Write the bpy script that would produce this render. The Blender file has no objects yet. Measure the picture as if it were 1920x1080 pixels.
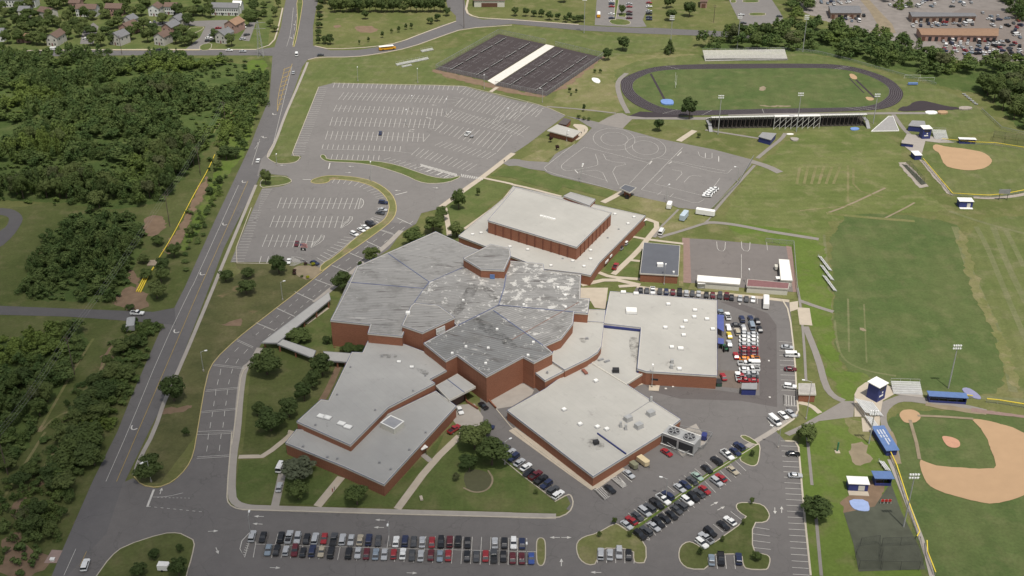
import bpy, bmesh, math, random
from mathutils import Vector, noise as mnoise
random.seed(7)
R = math.radians
S = bpy.context.scene
COL = S.collection

# ------------------------------------------------------------------ camera, sky, sun, exposure
TH = R(29.4); FPX = 2146.0; CAMH = 239.0
cd = bpy.data.cameras.new('camera'); cam = bpy.data.objects.new('camera', cd); COL.objects.link(cam)
cam.location = (0, 0, CAMH); cam.rotation_euler = (R(90) - TH, 0, 0)
cd.sensor_width = 36; cd.lens = FPX / 1920 * 36; cd.clip_start = 1; cd.clip_end = 12000
S.camera = cam
SUN_EL = R(68); SUN_V = Vector((0.36, -0.93, 0)).normalized() * math.cos(SUN_EL) + Vector((0, 0, math.sin(SUN_EL)))
w = bpy.data.worlds.new('World'); S.world = w; w.use_nodes = True
nt = w.node_tree; bg = nt.nodes['Background']; sk = nt.nodes.new('ShaderNodeTexSky')
sk.sky_type = 'NISHITA'; sk.sun_disc = False; sk.sun_elevation = SUN_EL; sk.sun_rotation = math.atan2(SUN_V.x, SUN_V.y)
sk.air_density = 1.2; sk.dust_density = 2.5; sk.ozone_density = 1.0
hs_ = nt.nodes.new('ShaderNodeHueSaturation'); hs_.inputs['Saturation'].default_value = .45; nt.links.new(sk.outputs[0], hs_.inputs['Color']); nt.links.new(hs_.outputs[0], bg.inputs[0]); bg.inputs[1].default_value = 0.10
sl = bpy.data.lights.new('sun', 'SUN'); sl.energy = 3.6; sl.angle = R(0.53); sl.color = (1.0, 0.95, 0.87)
so = bpy.data.objects.new('sun', sl); COL.objects.link(so); so.rotation_euler = SUN_V.to_track_quat('Z', 'Y').to_euler()
S.view_settings.view_transform = 'Standard'; S.view_settings.look = 'None'
S.view_settings.exposure = 0.06; S.view_settings.gamma = 1.0
S.cycles.max_bounces = 4; S.cycles.diffuse_bounces = 2; S.cycles.glossy_bounces = 2
S.cycles.transparent_max_bounces = 12; S.cycles.volume_bounces = 0

# ------------------------------------------------------------------ photo -> world helpers
def U(px, py, z=0.0):
    u = (px - 960) / FPX; v = (py - 540) / FPX
    dy = math.cos(TH) - v * math.sin(TH); dz = -math.sin(TH) - v * math.cos(TH)
    t = (z - CAMH) / dz
    return Vector((u * t, dy * t, z))
def px(s):
    out = []; t = None
    for k in s.split():
        if ',' not in k: t = k; continue
        x, y = map(float, k.split(','))
        if t != 'F': x = (int(t[1]) - 1) * 480 + x / 4; y = (int(t[0]) - 1) * 270 + y / 4
        out.append((x, y))
    return out
def W(s, z=0.0): return [U(x, y, z) for x, y in px(s)]
def P1(s, z=0.0): return W(s, z)[0]
def chaikin(p, n=2, closed=True):
    for _ in range(n):
        q = []; m = len(p)
        for i in range(m if closed else m - 1):
            a, b = p[i], p[(i + 1) % m]
            q += [a.lerp(b, .25), a.lerp(b, .75)]
        if not closed: q = [p[0]] + q + [p[-1]]
        p = q
    return p
def catmull(p, n=6):
    out = []; m = len(p)
    for i in range(m):
        a, b, c, d = p[i - 1], p[i], p[(i + 1) % m], p[(i + 2) % m]
        for k in range(n):
            t = k / n
            out.append(.5 * ((2 * b) + (c - a) * t + (2 * a - 5 * b + 4 * c - d) * t * t + (3 * b - a - 3 * c + d) * t ** 3))
    return out
def area(p): return sum(p[i - 1].x * p[i].y - p[i].x * p[i - 1].y for i in range(len(p))) / 2
def ccw(p): return p if area(p) > 0 else p[::-1]
def offset(p, d):
    p = ccw(p); out = []; m = len(p)
    for i in range(m):
        a, b, c = p[i - 1], p[i], p[(i + 1) % m]
        e1 = (b - a).to_2d().normalized(); e2 = (c - b).to_2d().normalized()
        n1 = Vector((e1.y, -e1.x)); n2 = Vector((e2.y, -e2.x)); n = n1 + n2
        if n.length < 1e-3: n = n1
        n.normalize(); k = d / max(.35, n.dot(n1))
        out.append(Vector((b.x + n.x * k, b.y + n.y * k, b.z)))
    return out
def inside(x, y, p):
    c = False; j = len(p) - 1
    for i in range(len(p)):
        if (p[i].y > y) != (p[j].y > y) and x < (p[j].x - p[i].x) * (y - p[i].y) / (p[j].y - p[i].y) + p[i].x: c = not c
        j = i
    return c

# ------------------------------------------------------------------ materials
MATS = {}
class NB:
    def __init__(s, m):
        m.use_nodes = True; s.t = m.node_tree; s.b = s.t.nodes['Principled BSDF']
        s.geo = None
    def n(s, k, **kw):
        x = s.t.nodes.new(k)
        for a, b in kw.items(): setattr(x, a, b)
        return x
    def l(s, a, b): s.t.links.new(a, b)
    def pos(s, obj=False):
        if obj: return s.n('ShaderNodeTexCoord').outputs['Object']
        if not s.geo: s.geo = s.n('ShaderNodeNewGeometry')
        return s.geo.outputs['Position']
    def noise(s, size, detail=3, rough=.55, vec=None, scale=None):
        x = s.n('ShaderNodeTexNoise'); x.inputs['Scale'].default_value = 1 / size
        x.inputs['Detail'].default_value = detail; x.inputs['Roughness'].default_value = rough
        v = vec or s.pos()
        if scale:
            mp = s.n('ShaderNodeMapping'); mp.inputs['Scale'].default_value = scale[0]; mp.inputs['Rotation'].default_value = (0, 0, scale[1])
            s.l(v, mp.inputs[0]); v = mp.outputs[0]
        s.l(v, x.inputs['Vector']); return x.outputs['Fac']
    def ramp(s, f, lo, hi):
        r = s.n('ShaderNodeMapRange'); r.inputs[1].default_value = lo; r.inputs[2].default_value = hi
        r.clamp = True; s.l(f, r.inputs[0]); return r.outputs[0]
    def mix(s, f, a, b):
        m = s.n('ShaderNodeMix', data_type='RGBA'); 
        if isinstance(f, (int, float)): m.inputs[0].default_value = f
        else: s.l(f, m.inputs[0])
        for i, c in ((6, a), (7, b)):
            if isinstance(c, tuple): m.inputs[i].default_value = (*c, 1)
            else: s.l(c, m.inputs[i])
        return m.outputs[2]
    def mul(s, c, f, lo, hi):
        r = s.n('ShaderNodeMapRange'); r.inputs[3].default_value = lo; r.inputs[4].default_value = hi; s.l(f, r.inputs[0])
        h = s.n('ShaderNodeHueSaturation'); s.l(r.outputs[0], h.inputs['Value'])
        if isinstance(c, tuple): h.inputs['Color'].default_value = (*c, 1)
        else: s.l(c, h.inputs['Color'])
        return h.outputs[0]
    def out(s, c, rough=.9):
        if isinstance(c, tuple): s.b.inputs['Base Color'].default_value = (*c, 1)
        else: s.l(c, s.b.inputs['Base Color'])
        s.b.inputs['Roughness'].default_value = rough
def new(name):
    m = bpy.data.materials.new(name); MATS[name] = m; return m, NB(m)
def plain(name, c, rough=.8, metal=0., var=.12, size=1.5, spec=.3):
    if name in MATS: return MATS[name]
    m, b = new(name)
    b.out(b.mul(c, b.noise(size, 4), 1 - var * 1.6, 1 + var * 1.6), rough)
    b.b.inputs['Metallic'].default_value = metal; b.b.inputs['Specular IOR Level'].default_value = spec
    return m
def grass(name, a, b_, c, dirt=(.20, .145, .085), dirtlo=.66, big=45., stripe=None):
    m, b = new(name)
    k = b.mix(b.ramp(b.noise(big, 4), .40, .60), a, b_)
    k = b.mix(b.ramp(b.noise(9, 5, .6), .50, .72), k, c)
    if stripe:
        wv = b.n('ShaderNodeTexWave', wave_type='BANDS', bands_direction='X'); wv.inputs['Scale'].default_value = .314 / stripe[0]
        wv.inputs['Distortion'].default_value = 1.2; wv.inputs['Detail'].default_value = 2; wv.inputs['Detail Scale'].default_value = .3
        mp = b.n('ShaderNodeMapping'); mp.inputs['Rotation'].default_value = (0, 0, stripe[1]); b.l(b.pos(), mp.inputs[0]); b.l(mp.outputs[0], wv.inputs[0])
        k = b.mul(k, wv.outputs['Fac'], 1 - stripe[2], 1 + stripe[2])
    k = b.mix(b.ramp(b.noise(16, 6, .65), dirtlo, dirtlo + .10), k, dirt)
    k = b.mul(k, b.noise(1.1, 4, .7), .62, 1.36)
    k = b.mul(k, b.noise(5.5, 3, .6), .80, 1.20)
    b.out(k, .95); b.b.inputs['Specular IOR Level'].default_value = .1
    return m
def asphalt(name, c, patch=.12, crack=True):
    m, b = new(name)
    k = b.mul(c, b.noise(26, 4, .6), 1 - patch, 1 + patch)
    k = b.mul(k, b.noise(3.2, 5, .65), .86, 1.14)
    k = b.mul(k, b.noise(.5, 3), .92, 1.08)
    if crack:
        v = b.n('ShaderNodeTexVoronoi', feature='DISTANCE_TO_EDGE'); v.inputs['Scale'].default_value = .055
        nz = b.n('ShaderNodeTexNoise'); nz.inputs['Scale'].default_value = .06; nz.inputs['Detail'].default_value = 5; b.l(b.pos(), nz.inputs['Vector'])
        vm = b.n('ShaderNodeVectorMath'); vm.operation = 'SCALE'; vm.inputs['Scale'].default_value = 26; b.l(nz.outputs['Color'], vm.inputs[0])
        va = b.n('ShaderNodeVectorMath'); b.l(b.pos(), va.inputs[0]); b.l(vm.outputs[0], va.inputs[1]); b.l(va.outputs[0], v.inputs['Vector'])
        k = b.mix(b.ramp(v.outputs['Distance'], .010, .0), k, tuple(x * .80 for x in c))
        st = b.ramp(b.noise(7, 5, .7), .66, .78)
        k = b.mix(st, k, tuple(x * .72 for x in c))
    b.out(k, .9); b.b.inputs['Specular IOR Level'].default_value = .25
    return m
G_GROUND = grass('rough_grass', (.100, .118, .038), (.134, .140, .052), (.175, .162, .078), dirtlo=.68)
G_DARK = grass('meadow_grass', (.076, .094, .030), (.098, .110, .040), (.132, .128, .058), dirtlo=.66)
G_WOOD = grass('undergrowth', (.058, .088, .026), (.082, .112, .034), (.11, .13, .048), (.14, .12, .06), .66, 20)
G_LAWN = grass('mown_lawn', (.084, .112, .034), (.108, .128, .044), (.136, .138, .058), dirtlo=.72, big=18)
G_FIELD = grass('sports_turf', (.106, .132, .040), (.136, .152, .054), (.176, .172, .080), dirtlo=.72, big=30, stripe=(5, R(88), .03))
G_FIELD2 = grass('outfield_turf', (.102, .126, .042), (.126, .140, .052), (.158, .158, .076), dirtlo=.76, big=30, stripe=(4.5, R(12), .03))
A_OLD = None
G_STAD = grass('football_turf', (.076, .108, .036), (.096, .120, .044), (.120, .132, .056), dirtlo=.78, big=25, stripe=(9.1, R(4), .03))
G_DRY = grass('dry_grass', (.138, .148, .054), (.180, .170, .078), (.230, .200, .112), (.26, .19, .12), .60, 25)
G_PALE = grass('pale_grass', (.130, .145, .062), (.150, .155, .075), (.18, .175, .095), dirtlo=.8)
G_VERGE = grass('verge_grass', (.082, .088, .036), (.108, .108, .046), (.145, .130, .066), dirtlo=.62, big=15)
G_BRIGHT = grass('bright_grass', (.095, .140, .028), (.110, .150, .035), (.135, .145, .055), dirtlo=.80)
A_ROAD = asphalt('road_asphalt', (.132, .125, .123))
A_LOT = asphalt('car_park_asphalt', (.186, .174, .164), .14)
A_NEW = asphalt('fresh_asphalt', (.105, .100, .100), .06, False)
A_FRONT = asphalt('drive_asphalt', (.148, .138, .132), .12)
A_TRACK = asphalt('track_rubber', (.045, .036, .040), .10, False)
A_COURT = asphalt('court_surface', (.058, .047, .047), .15, False)
A_PATH = asphalt('path_asphalt', (.23, .21, .19), .08, False)
CONC = plain('concrete', (.44, .38, .30), .9, var=.10, size=3)
CONC2 = plain('grey_concrete', (.33, .30, .265), .9, var=.10, size=3)
KERB = plain('kerb_concrete', (.46, .41, .33), .9)
YKERB = plain('yellow_kerb_paint', (.46, .37, .17), .8)
PAINT = plain('white_road_paint', (.54, .52, .48), .8, var=.22, size=1.2)
YPAINT = plain('yellow_road_paint', (.42, .30, .10), .8)
DIRT = plain('infield_clay', (.40, .265, .155), .95, var=.07, size=5)
RED = plain('red_soil', (.19, .13, .085), .95, var=.25, size=3)
TAN = plain('bare_soil', (.24, .195, .13), .95, var=.22, size=4)
GRAVEL = plain('gravel', (.32, .28, .24), .95, var=.25, size=1)
def brick():
    m, b = new('red_brick'); k = b.mul((.25, .100, .055), b.noise(6, 3), .88, 1.1)
    bt = b.n('ShaderNodeTexBrick'); bt.inputs['Scale'].default_value = 1.0
    bt.inputs['Color1'].default_value = (1, 1, 1, 1); bt.inputs['Color2'].default_value = (.82, .80, .78, 1); bt.inputs['Mortar'].default_value = (1.25, 1.35, 1.4, 1)
    bt.inputs['Brick Width'].default_value = .6; bt.inputs['Row Height'].default_value = .22; bt.inputs['Mortar Size'].default_value = .02
    sx = b.n('ShaderNodeSeparateXYZ'); b.l(b.pos(), sx.inputs[0]); ad = b.n('ShaderNodeMath'); ad.operation = 'ADD'; b.l(sx.outputs[0], ad.inputs[0]); b.l(sx.outputs[1], ad.inputs[1])
    cx = b.n('ShaderNodeCombineXYZ'); b.l(ad.outputs[0], cx.inputs[0]); b.l(sx.outputs[2], cx.inputs[1]); b.l(cx.outputs[0], bt.inputs['Vector'])
    mm = b.n('ShaderNodeMix', data_type='RGBA', blend_type='MULTIPLY'); mm.inputs[0].default_value = 1; b.l(k, mm.inputs[6]); b.l(bt.outputs[0], mm.inputs[7])
    b.out(mm.outputs[2], .9); return m
BRICK = brick()
def flatroof(name, c):
    m, b = new(name); k = b.mul(c, b.noise(14, 4), .90, 1.06); k = b.mul(k, b.noise(2.2, 5, .7), .93, 1.06)
    v = b.n('ShaderNodeTexBrick'); v.inputs['Scale'].default_value = 1; v.inputs['Brick Width'].default_value = 30; v.inputs['Row Height'].default_value = 3.0; v.inputs['Mortar Size'].default_value = .05
    v.inputs['Color1'].default_value = (1, 1, 1, 1); v.inputs['Color2'].default_value = (.975, .975, .97, 1); v.inputs['Mortar'].default_value = (.88, .88, .88, 1)
    mp = b.n('ShaderNodeMapping'); mp.inputs['Rotation'].default_value = (0, 0, R(52)); b.l(b.pos(), mp.inputs[0]); b.l(mp.outputs[0], v.inputs['Vector'])
    mm = b.n('ShaderNodeMix', data_type='RGBA', blend_type='MULTIPLY'); mm.inputs[0].default_value = 1; b.l(k, mm.inputs[6]); b.l(v.outputs[0], mm.inputs[7])
    k = b.mix(b.ramp(b.noise(5, 6, .75), .60, .80), mm.outputs[2], tuple(x * .55 for x in c))
    k = b.mix(b.ramp(b.noise(30, 5, .6), .45, .75), k, tuple(x * .80 for x in c))
    b.out(k, .8); return m
ROOF = flatroof('roof_membrane', (.42, .405, .368)); ROOFG = flatroof('grey_roof_membrane', (.355, .348, .33))
def seamroof(name, ang, c=(.255, .248, .235), white=.60):
    m, b = new(name); k = b.mul(c, b.noise(20, 3), .86, 1.12)
    def wave(sc, vec, dist):
        wv = b.n('ShaderNodeTexWave', wave_type='BANDS', bands_direction='Y'); wv.inputs['Scale'].default_value = sc; wv.inputs['Distortion'].default_value = dist
        b.l(vec, wv.inputs[0]); return wv.outputs['Fac']
    mp = b.n('ShaderNodeMapping'); mp.inputs['Rotation'].default_value = (0, 0, ang); b.l(b.pos(), mp.inputs[0])
    k = b.mul(k, wave(.314 / 1.25, mp.outputs[0], .3), .80, 1.14)
    st = b.noise(1.0, 5, .7, mp.outputs[0], ((.09, .9, 1), 0))
    k = b.mix(b.ramp(st, .57, .64), k, (.09, .08, .075))
    st2 = b.noise(1.0, 4, .7, mp.outputs[0], ((.10, 1.1, 1), .02))
    k = b.mix(b.ramp(st2, .62, .68), k, (.42, .40, .37))
    k = b.mix(b.ramp(b.noise(11, 6, .7), .50, .75), k, (.12, .115, .105))
    pt = b.ramp(b.noise(3.5, 6, .75), white, white + .03)
    k = b.mix(pt, k, (.50, .485, .45))
    b.out(k, .6); b.b.inputs['Metallic'].default_value = .0; return m
SR1 = seamroof('seamed_roof_west', R(4), white=.66); SR2 = seamroof('seamed_roof_centre', R(-12), white=.575); SR3 = seamroof('seamed_roof_north', R(2), white=.54)
SR4 = seamroof('seamed_roof_south', R(22), (.18, .18, .175), white=.60); SR5 = seamroof('seamed_roof_fan', R(-32), white=.59)
DKROOF = plain('dark_shingle', (.105, .11, .125), .85, var=.12, size=6)
WHITE = plain('white_metal', (.78, .77, .73), .6, var=.05)
CREAM = plain('cream_siding', (.55, .53, .46), .8, var=.06)
BLUE = plain('blue_metal', (.035, .045, .16), .5); LBLUE = plain('light_blue_metal', (.11, .18, .36), .6)
TARP = plain('blue_tarp', (.30, .38, .60), .7, var=.1); PURPLE = plain('purple_tarp', (.24, .24, .36), .8)
GALV = plain('galvanised_steel', (.42, .42, .41), .5, .3); DARK = plain('dark_metal', (.03, .03, .032), .6)
GREYM = plain('grey_metal', (.26, .26, .26), .6); WOODP = plain('weathered_pole_wood', (.11, .085, .065), .9)
GLASS = plain('dark_glass', (.02, .024, .03), .12, 0, .05, spec=.6); YEL = plain('yellow_plastic', (.72, .55, .06), .6)
REDM = plain('red_paint', (.42, .03, .025), .5); TYRE = plain('tyre_rubber', (.02, .02, .02), .9)
NET = plain('dark_netting', (.075, .080, .058), .95, var=.25, size=4); MAROONR = plain('maroon_roof', (.20, .10, .10), .8)
STRIPE = plain('bench_aluminium', (.60, .60, .58), .5, .2); LAMPM = plain('lamp_housing', (.80, .80, .78), .4)
BUSY = plain('school_bus_yellow', (.62, .30, .02), .5); GREENM = plain('green_paint', (.04, .16, .08), .6); ORANGE = plain('orange_paint', (.62, .22, .04), .5)
def leaf(name, c1, c2, obj=True):
    m, b = new(name)
    oi = b.n('ShaderNodeObjectInfo')
    k = b.mix(oi.outputs['Random'] if obj else b.ramp(b.noise(7, 2), .38, .62), c1, c2)
    if not obj: k = b.mix(b.ramp(b.noise(45, 3), .52, .66), k, (.15, .20, .045))
    k = b.mul(k, b.noise(2.4, 3, .6), .62, 1.40)
    k = b.mul(k, b.noise(.5, 2), .7, 1.3)
    b.out(k, .75); b.b.inputs['Specular IOR Level'].default_value = .2
    tr = b.n('ShaderNodeBsdfTranslucent'); b.l(k, tr.inputs[0]); mx = b.n('ShaderNodeMixShader'); mx.inputs[0].default_value = .32
    b.l(b.b.outputs[0], mx.inputs[1]); b.l(tr.outputs[0], mx.inputs[2]); b.l(mx.outputs[0], b.t.nodes['Material Output'].inputs[0])
    return m
LEAF = leaf('green_foliage', (.085, .122, .034), (.130, .160, .052)); LEAFD = leaf('dark_foliage', (.060, .092, .028), (.085, .116, .036))
LEAFO = leaf('olive_foliage', (.085, .105, .040), (.125, .135, .060)); LEAFR = leaf('maroon_foliage', (.075, .035, .03), (.06, .04, .035))
LEAFG = leaf('silvery_foliage', (.15, .16, .11), (.12, .14, .08)); LEAFY = leaf('yellow_shrub_foliage', (.36, .36, .03), (.30, .32, .03))
LEAFW = leaf('woodland_foliage', (.072, .116, .034), (.125, .168, .052), False); BARK = plain('bark', (.09, .07, .05), .95)

# ------------------------------------------------------------------ mesh builder
class MB:
    def __init__(s): s.v = []; s.f = []; s.m = []
    def face(s, pts, mi=0):
        i = len(s.v); s.v += [tuple(p) for p in pts]; s.f.append(tuple(range(i, i + len(pts)))); s.m.append(mi); return s
    def sheet(s, p, z, mi=0): return s.face([(q.x, q.y, z) for q in ccw(p)], mi)
    def prism(s, p, z0, z1, mi=0, top=None, cap=True, sides=True, bottom=False):
        p = ccw(p); n = len(p)
        if sides:
            for i in range(n):
                a, b = p[i], p[(i + 1) % n]
                s.face([(a.x, a.y, z0), (b.x, b.y, z0), (b.x, b.y, z1), (a.x, a.y, z1)], mi)
        if cap: s.face([(q.x, q.y, z1) for q in p], mi if top is None else top)
        if bottom: s.face([(q.x, q.y, z0) for q in reversed(p)], mi)
        return s
    def ring(s, p, out, inn, z0, z1, mi=0):
        a = offset(p, out); b = offset(p, -inn); n = len(a)
        for i in range(n):
            j = (i + 1) % n
            s.face([(a[i].x, a[i].y, z0), (a[j].x, a[j].y, z0), (a[j].x, a[j].y, z1), (a[i].x, a[i].y, z1)], mi)
            s.face([(a[i].x, a[i].y, z1), (a[j].x, a[j].y, z1), (b[j].x, b[j].y, z1), (b[i].x, b[i].y, z1)], mi)
            s.face([(b[j].x, b[j].y, z0), (b[i].x, b[i].y, z0), (b[i].x, b[i].y, z1), (b[j].x, b[j].y, z1)], mi)
        return s
    def box(s, c, d, rz=0., mi=0, bev=0):
        cx, cy, cz = c; hx, hy, hz = d[0] / 2, d[1] / 2, d[2] / 2; co, si = math.cos(rz), math.sin(rz)
        def T(x, y, z): return (cx + x * co - y * si, cy + x * si + y * co, cz + z)
        q = [T(x, y, z) for z in (-hz, hz) for x, y in ((-hx, -hy), (hx, -hy), (hx, hy), (-hx, hy))]
        i = len(s.v); s.v += q
        for f in ((3, 2, 1, 0), (4, 5, 6, 7), (0, 1, 5, 4), (1, 2, 6, 5), (2, 3, 7, 6), (3, 0, 4, 7)):
            s.f.append(tuple(i + k for k in f)); s.m.append(mi)
        return s
    def hexa(s, b, t, mi=0):   # loft between two 4-point loops
        for k in range(4):
            j = (k + 1) % 4; s.face([b[k], b[j], t[j], t[k]], mi)
        s.face(t, mi); s.face(b[::-1], mi); return s
    def tube(s, a, b, r, n=6, mi=0, r2=None):
        a = Vector(a); b = Vector(b); d = (b - a)
        if d.length < 1e-6: return s
        d.normalize(); u = d.orthogonal().normalized(); v = d.cross(u); r2 = r if r2 is None else r2
        A = [a + (u * math.cos(t) + v * math.sin(t)) * r for t in [2 * math.pi * k / n for k in range(n)]]
        B = [b + (u * math.cos(t) + v * math.sin(t)) * r2 for t in [2 * math.pi * k / n for k in range(n)]]
        for k in range(n):
            j = (k + 1) % n; s.face([A[k], A[j], B[j], B[k]], mi)
        s.face(B, mi); s.face(A[::-1], mi); return s
    def path(s, pts, w, z, mi=0, closed=False, h=0):
        n = len(pts); L = []; Rr = []
        for i in range(n):
            a = pts[i - 1] if (i > 0 or closed) else pts[i]; b = pts[(i + 1) % n] if (i < n - 1 or closed) else pts[i]
            d = (b - a).to_2d()
            if d.length < 1e-6: d = Vector((1, 0))
            d.normalize(); nn = Vector((-d.y, d.x)) * w / 2
            L.append((pts[i].x + nn.x, pts[i].y + nn.y, z)); Rr.append((pts[i].x - nn.x, pts[i].y - nn.y, z))
        for i in range(n if closed else n - 1):
            j = (i + 1) % n; s.face([Rr[i], Rr[j], L[j], L[i]], mi)
            if h:
                dn = lambda q: (q[0], q[1], z - h)
                s.face([dn(Rr[i]), dn(Rr[j]), Rr[j], Rr[i]], mi); s.face([L[i], L[j], dn(L[j]), dn(L[i])], mi)
        return s
    def build(s, name, mats, parent=None, smooth=False):
        me = bpy.data.meshes.new(name); v = s.v
        if parent is not None and not getattr(parent, 'loc_local', False):
            o = parent; off = Vector((0, 0, 0))
            while o is not None: off += o.location; o = o.parent
            if not parent.get('_local'): v = [(a[0] - off.x, a[1] - off.y, a[2] - off.z) for a in v]
        me.from_pydata(v, [], s.f)
        for m in (mats if isinstance(mats, (list, tuple)) else [mats]): me.materials.append(m)
        me.polygons.foreach_set('material_index', s.m)
        if smooth: me.polygons.foreach_set('use_smooth', [True] * len(s.f))
        if any(len(f) > 12 for f in s.f):
            bm = bmesh.new(); bm.from_mesh(me); bmesh.ops.triangulate(bm, faces=[f for f in bm.faces if len(f.verts) > 12], ngon_method='BEAUTY'); bm.to_mesh(me); bm.free()
        me.update(); o = bpy.data.objects.new(name, me); COL.objects.link(o)
        if parent is not None: o.parent = parent
        return o
def tag(o, label=None, cat=None, group=None, kind=None):
    if label: o['label'] = label
    if cat: o['category'] = cat
    if group: o['group'] = group
    if kind: o['kind'] = kind
    return o
def empty(name, loc, label, cat, group=None, rz=0., local=False):
    o = bpy.data.objects.new(name, None); COL.objects.link(o); o.location = loc; o.rotation_euler = (0, 0, rz); o.empty_display_size = .1
    tag(o, label, cat, group)
    if local: LOCAL.add(o.name); o['_local'] = 1
    return o
LOCAL = set()
def dup(root, loc, rz=0., label=None, group=None, scale=None, cat=None):
    r = root.copy(); COL.objects.link(r); r.location = loc; r.rotation_euler = (0, 0, rz)
    if label: r['label'] = label
    if group: r['group'] = group
    if scale: r.scale = scale
    for ch in KIDS.get(root.name, ()):
        c = ch.copy(); COL.objects.link(c); c.parent = r
        for g in KIDS.get(ch.name, ()):
            d = g.copy(); COL.objects.link(d); d.parent = c
    return r
KIDS = {}
def kid(root, o): KIDS.setdefault(root.name, []).append(o); return o
def centre(p):
    c = Vector((0, 0, 0))
    for q in p: c += q
    return c / len(p)
ZL = {'g': .02, 'a': .085, 'l': .119, 'p': .127, 'm': .205, 'i': .24}
def zl(k):
    ZL[k] += .0008 if k != 'l' else .0005; return ZL[k]
def ragged(p, amp, step=1.3):
    out = []; n = len(p)
    for i in range(n):
        a, b = p[i], p[(i + 1) % n]; k = max(1, int((b - a).length / step))
        for j in range(k):
            q = a.lerp(b, j / k); v = mnoise.turbulence_vector(Vector((q.x / 7, q.y / 7, 1.7)), 3, False) if False else Vector((mnoise.noise(Vector((q.x / 5, q.y / 5, 1.7))) + .6 * mnoise.noise(Vector((q.x / 1.7, q.y / 1.7, 5))), mnoise.noise(Vector((q.x / 5, q.y / 5, 9.7))) + .6 * mnoise.noise(Vector((q.x / 1.7, q.y / 1.7, 15))), 0))
            out.append(q + v * amp)
    return out
RAG = {'bare_soil': 2.2, 'worn_turf': 2.2, 'woodland_floor': 3.0, 'meadow': 1.5, 'bright_verge': 2.0, 'infield_dirt': .35, 'mound_dirt': .3, 'gravel_area': .8, 'dry_lawn': 2.5, 'mown_field': 2.5, 'practice_field': 1.6, 'outfield': 1.5, 'stadium_surround': 2, 'sand_pit': .3, 'yard_gravel': 2, 'bare_earth': 2, 'top_lawn': .4, 'verge': .4, 'lawn': .12, 'warning_track': .5, 'planting_bed': .2}
def sheet(name, s, m, lay='g', smooth=0, label=None, kind='structure'):
    p = W(s) if isinstance(s, str) else s
    if smooth: p = chaikin(p, smooth)
    if name in RAG and lay != 'i': p = ragged(p, RAG[name])
    o = MB().sheet(p, zl(lay)).build(name, m); tag(o, label, None, None, kind); return p
def strip(name, s, w, m, lay='p', smooth=1, kind='structure', h=0, closed=False):
    p = W(s) if isinstance(s, str) else s
    if smooth: p = chaikin(p, smooth, closed)
    o = MB().path(p, w, zl(lay), 0, closed, h).build(name, m); tag(o, None, None, None, kind); return p
def island(s, m=G_LAWN, smooth=2, kerb=KERB, kw=.26, name='grass_island'):
    p = W(s)
    if smooth: p = chaikin(p, smooth)
    z = zl('i'); MBk = MB(); MBk.ring(p, kw, 0.05, .0, z + .012); tag(MBk.build('kerb', kerb), kind='structure')
    tag(MB().sheet(p, z).build(name, m), kind='structure'); return p

# ------------------------------------------------------------------ ground, roads, paths
g = MB(); g.face([(-6000, -1500, 0), (6000, -1500, 0), (6000, 9000, 0), (-6000, 9000, 0)]); tag(g.build('ground', G_GROUND), kind='structure')
sheet('meadow', 'F -80,405 120,375 350,330 405,255 470,115 515,100 515,270 400,540 270,815 90,1120 -80,1120', G_DARK, smooth=1)
sheet('verge', 'F 400,540 480,495 640,500 480,607 402,675 370,812 300,905 262,905 310,747', G_VERGE)
sheet('verge', 'F 490,540 430,490 470,495 570,500 600,515 560,560 480,610 440,590', G_VERGE, smooth=1)
sheet('woodland_floor', 'F -60,112 100,110 180,106 460,112 462,150 430,230 385,285 345,330 312,375 265,388 180,392 120,378 -60,375', G_WOOD, smooth=1)
sheet('woodland_floor', 'F 125,410 165,395 255,402 278,440 262,480 240,530 215,568 110,565 30,555 60,500 85,450', G_WOOD, smooth=1)
sheet('woodland_floor', 'F -60,640 20,635 110,620 150,605 165,640 150,680 100,750 60,820 20,880 -60,920', G_WOOD, smooth=1)
sheet('woodland_floor', 'F 1292,92 1380,94 1480,98 1540,102 1600,118 1700,142 1790,168 1840,178 1870,197 1900,237 1960,255 1990,110 1850,118 1775,118 1700,80 1545,48 1380,70', G_WOOD, smooth=1)
sheet('bright_verge', 'F 455,115 500,110 505,135 478,215 470,262 455,300 420,330 380,420 350,470 330,470 370,400 400,330 430,260 465,160', G_BRIGHT, smooth=2)
sheet('lawn', 'F 577,118 640,108 760,103 860,88 910,62 935,63 815,130 850,160 690,160 624,157 597,163 546,292 520,300 520,262', G_FIELD2)
sheet('lawn', 'F 905,70 960,48 1060,60 1100,66 1300,70 1290,92 1160,103 1130,108 1035,84 935,63', G_FIELD2)
sheet('dry_lawn', 'F 1130,108 1180,104 1330,100 1300,116 1230,124 1180,138 1162,160 1175,190 1190,210 1080,208 1024,182', G_DRY, smooth=1)
sheet('mown_field', 'F 1500,243 1600,239 1690,262 1688,305 1722,350 1765,385 1775,398 1560,402 1545,470 1530,545 1480,540 1420,480 1345,405 1418,312 1470,270', G_FIELD, smooth=1)
sheet('practice_field', 'F 1556,403 1680,400 1790,418 1800,430 1850,580 1895,735 1800,745 1690,726 1640,712 1575,690 1562,600', G_STAD, smooth=1)
sheet('outfield', 'F 1800,410 1990,400 1990,760 1895,735 1850,580', G_FIELD2, smooth=1)
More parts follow.
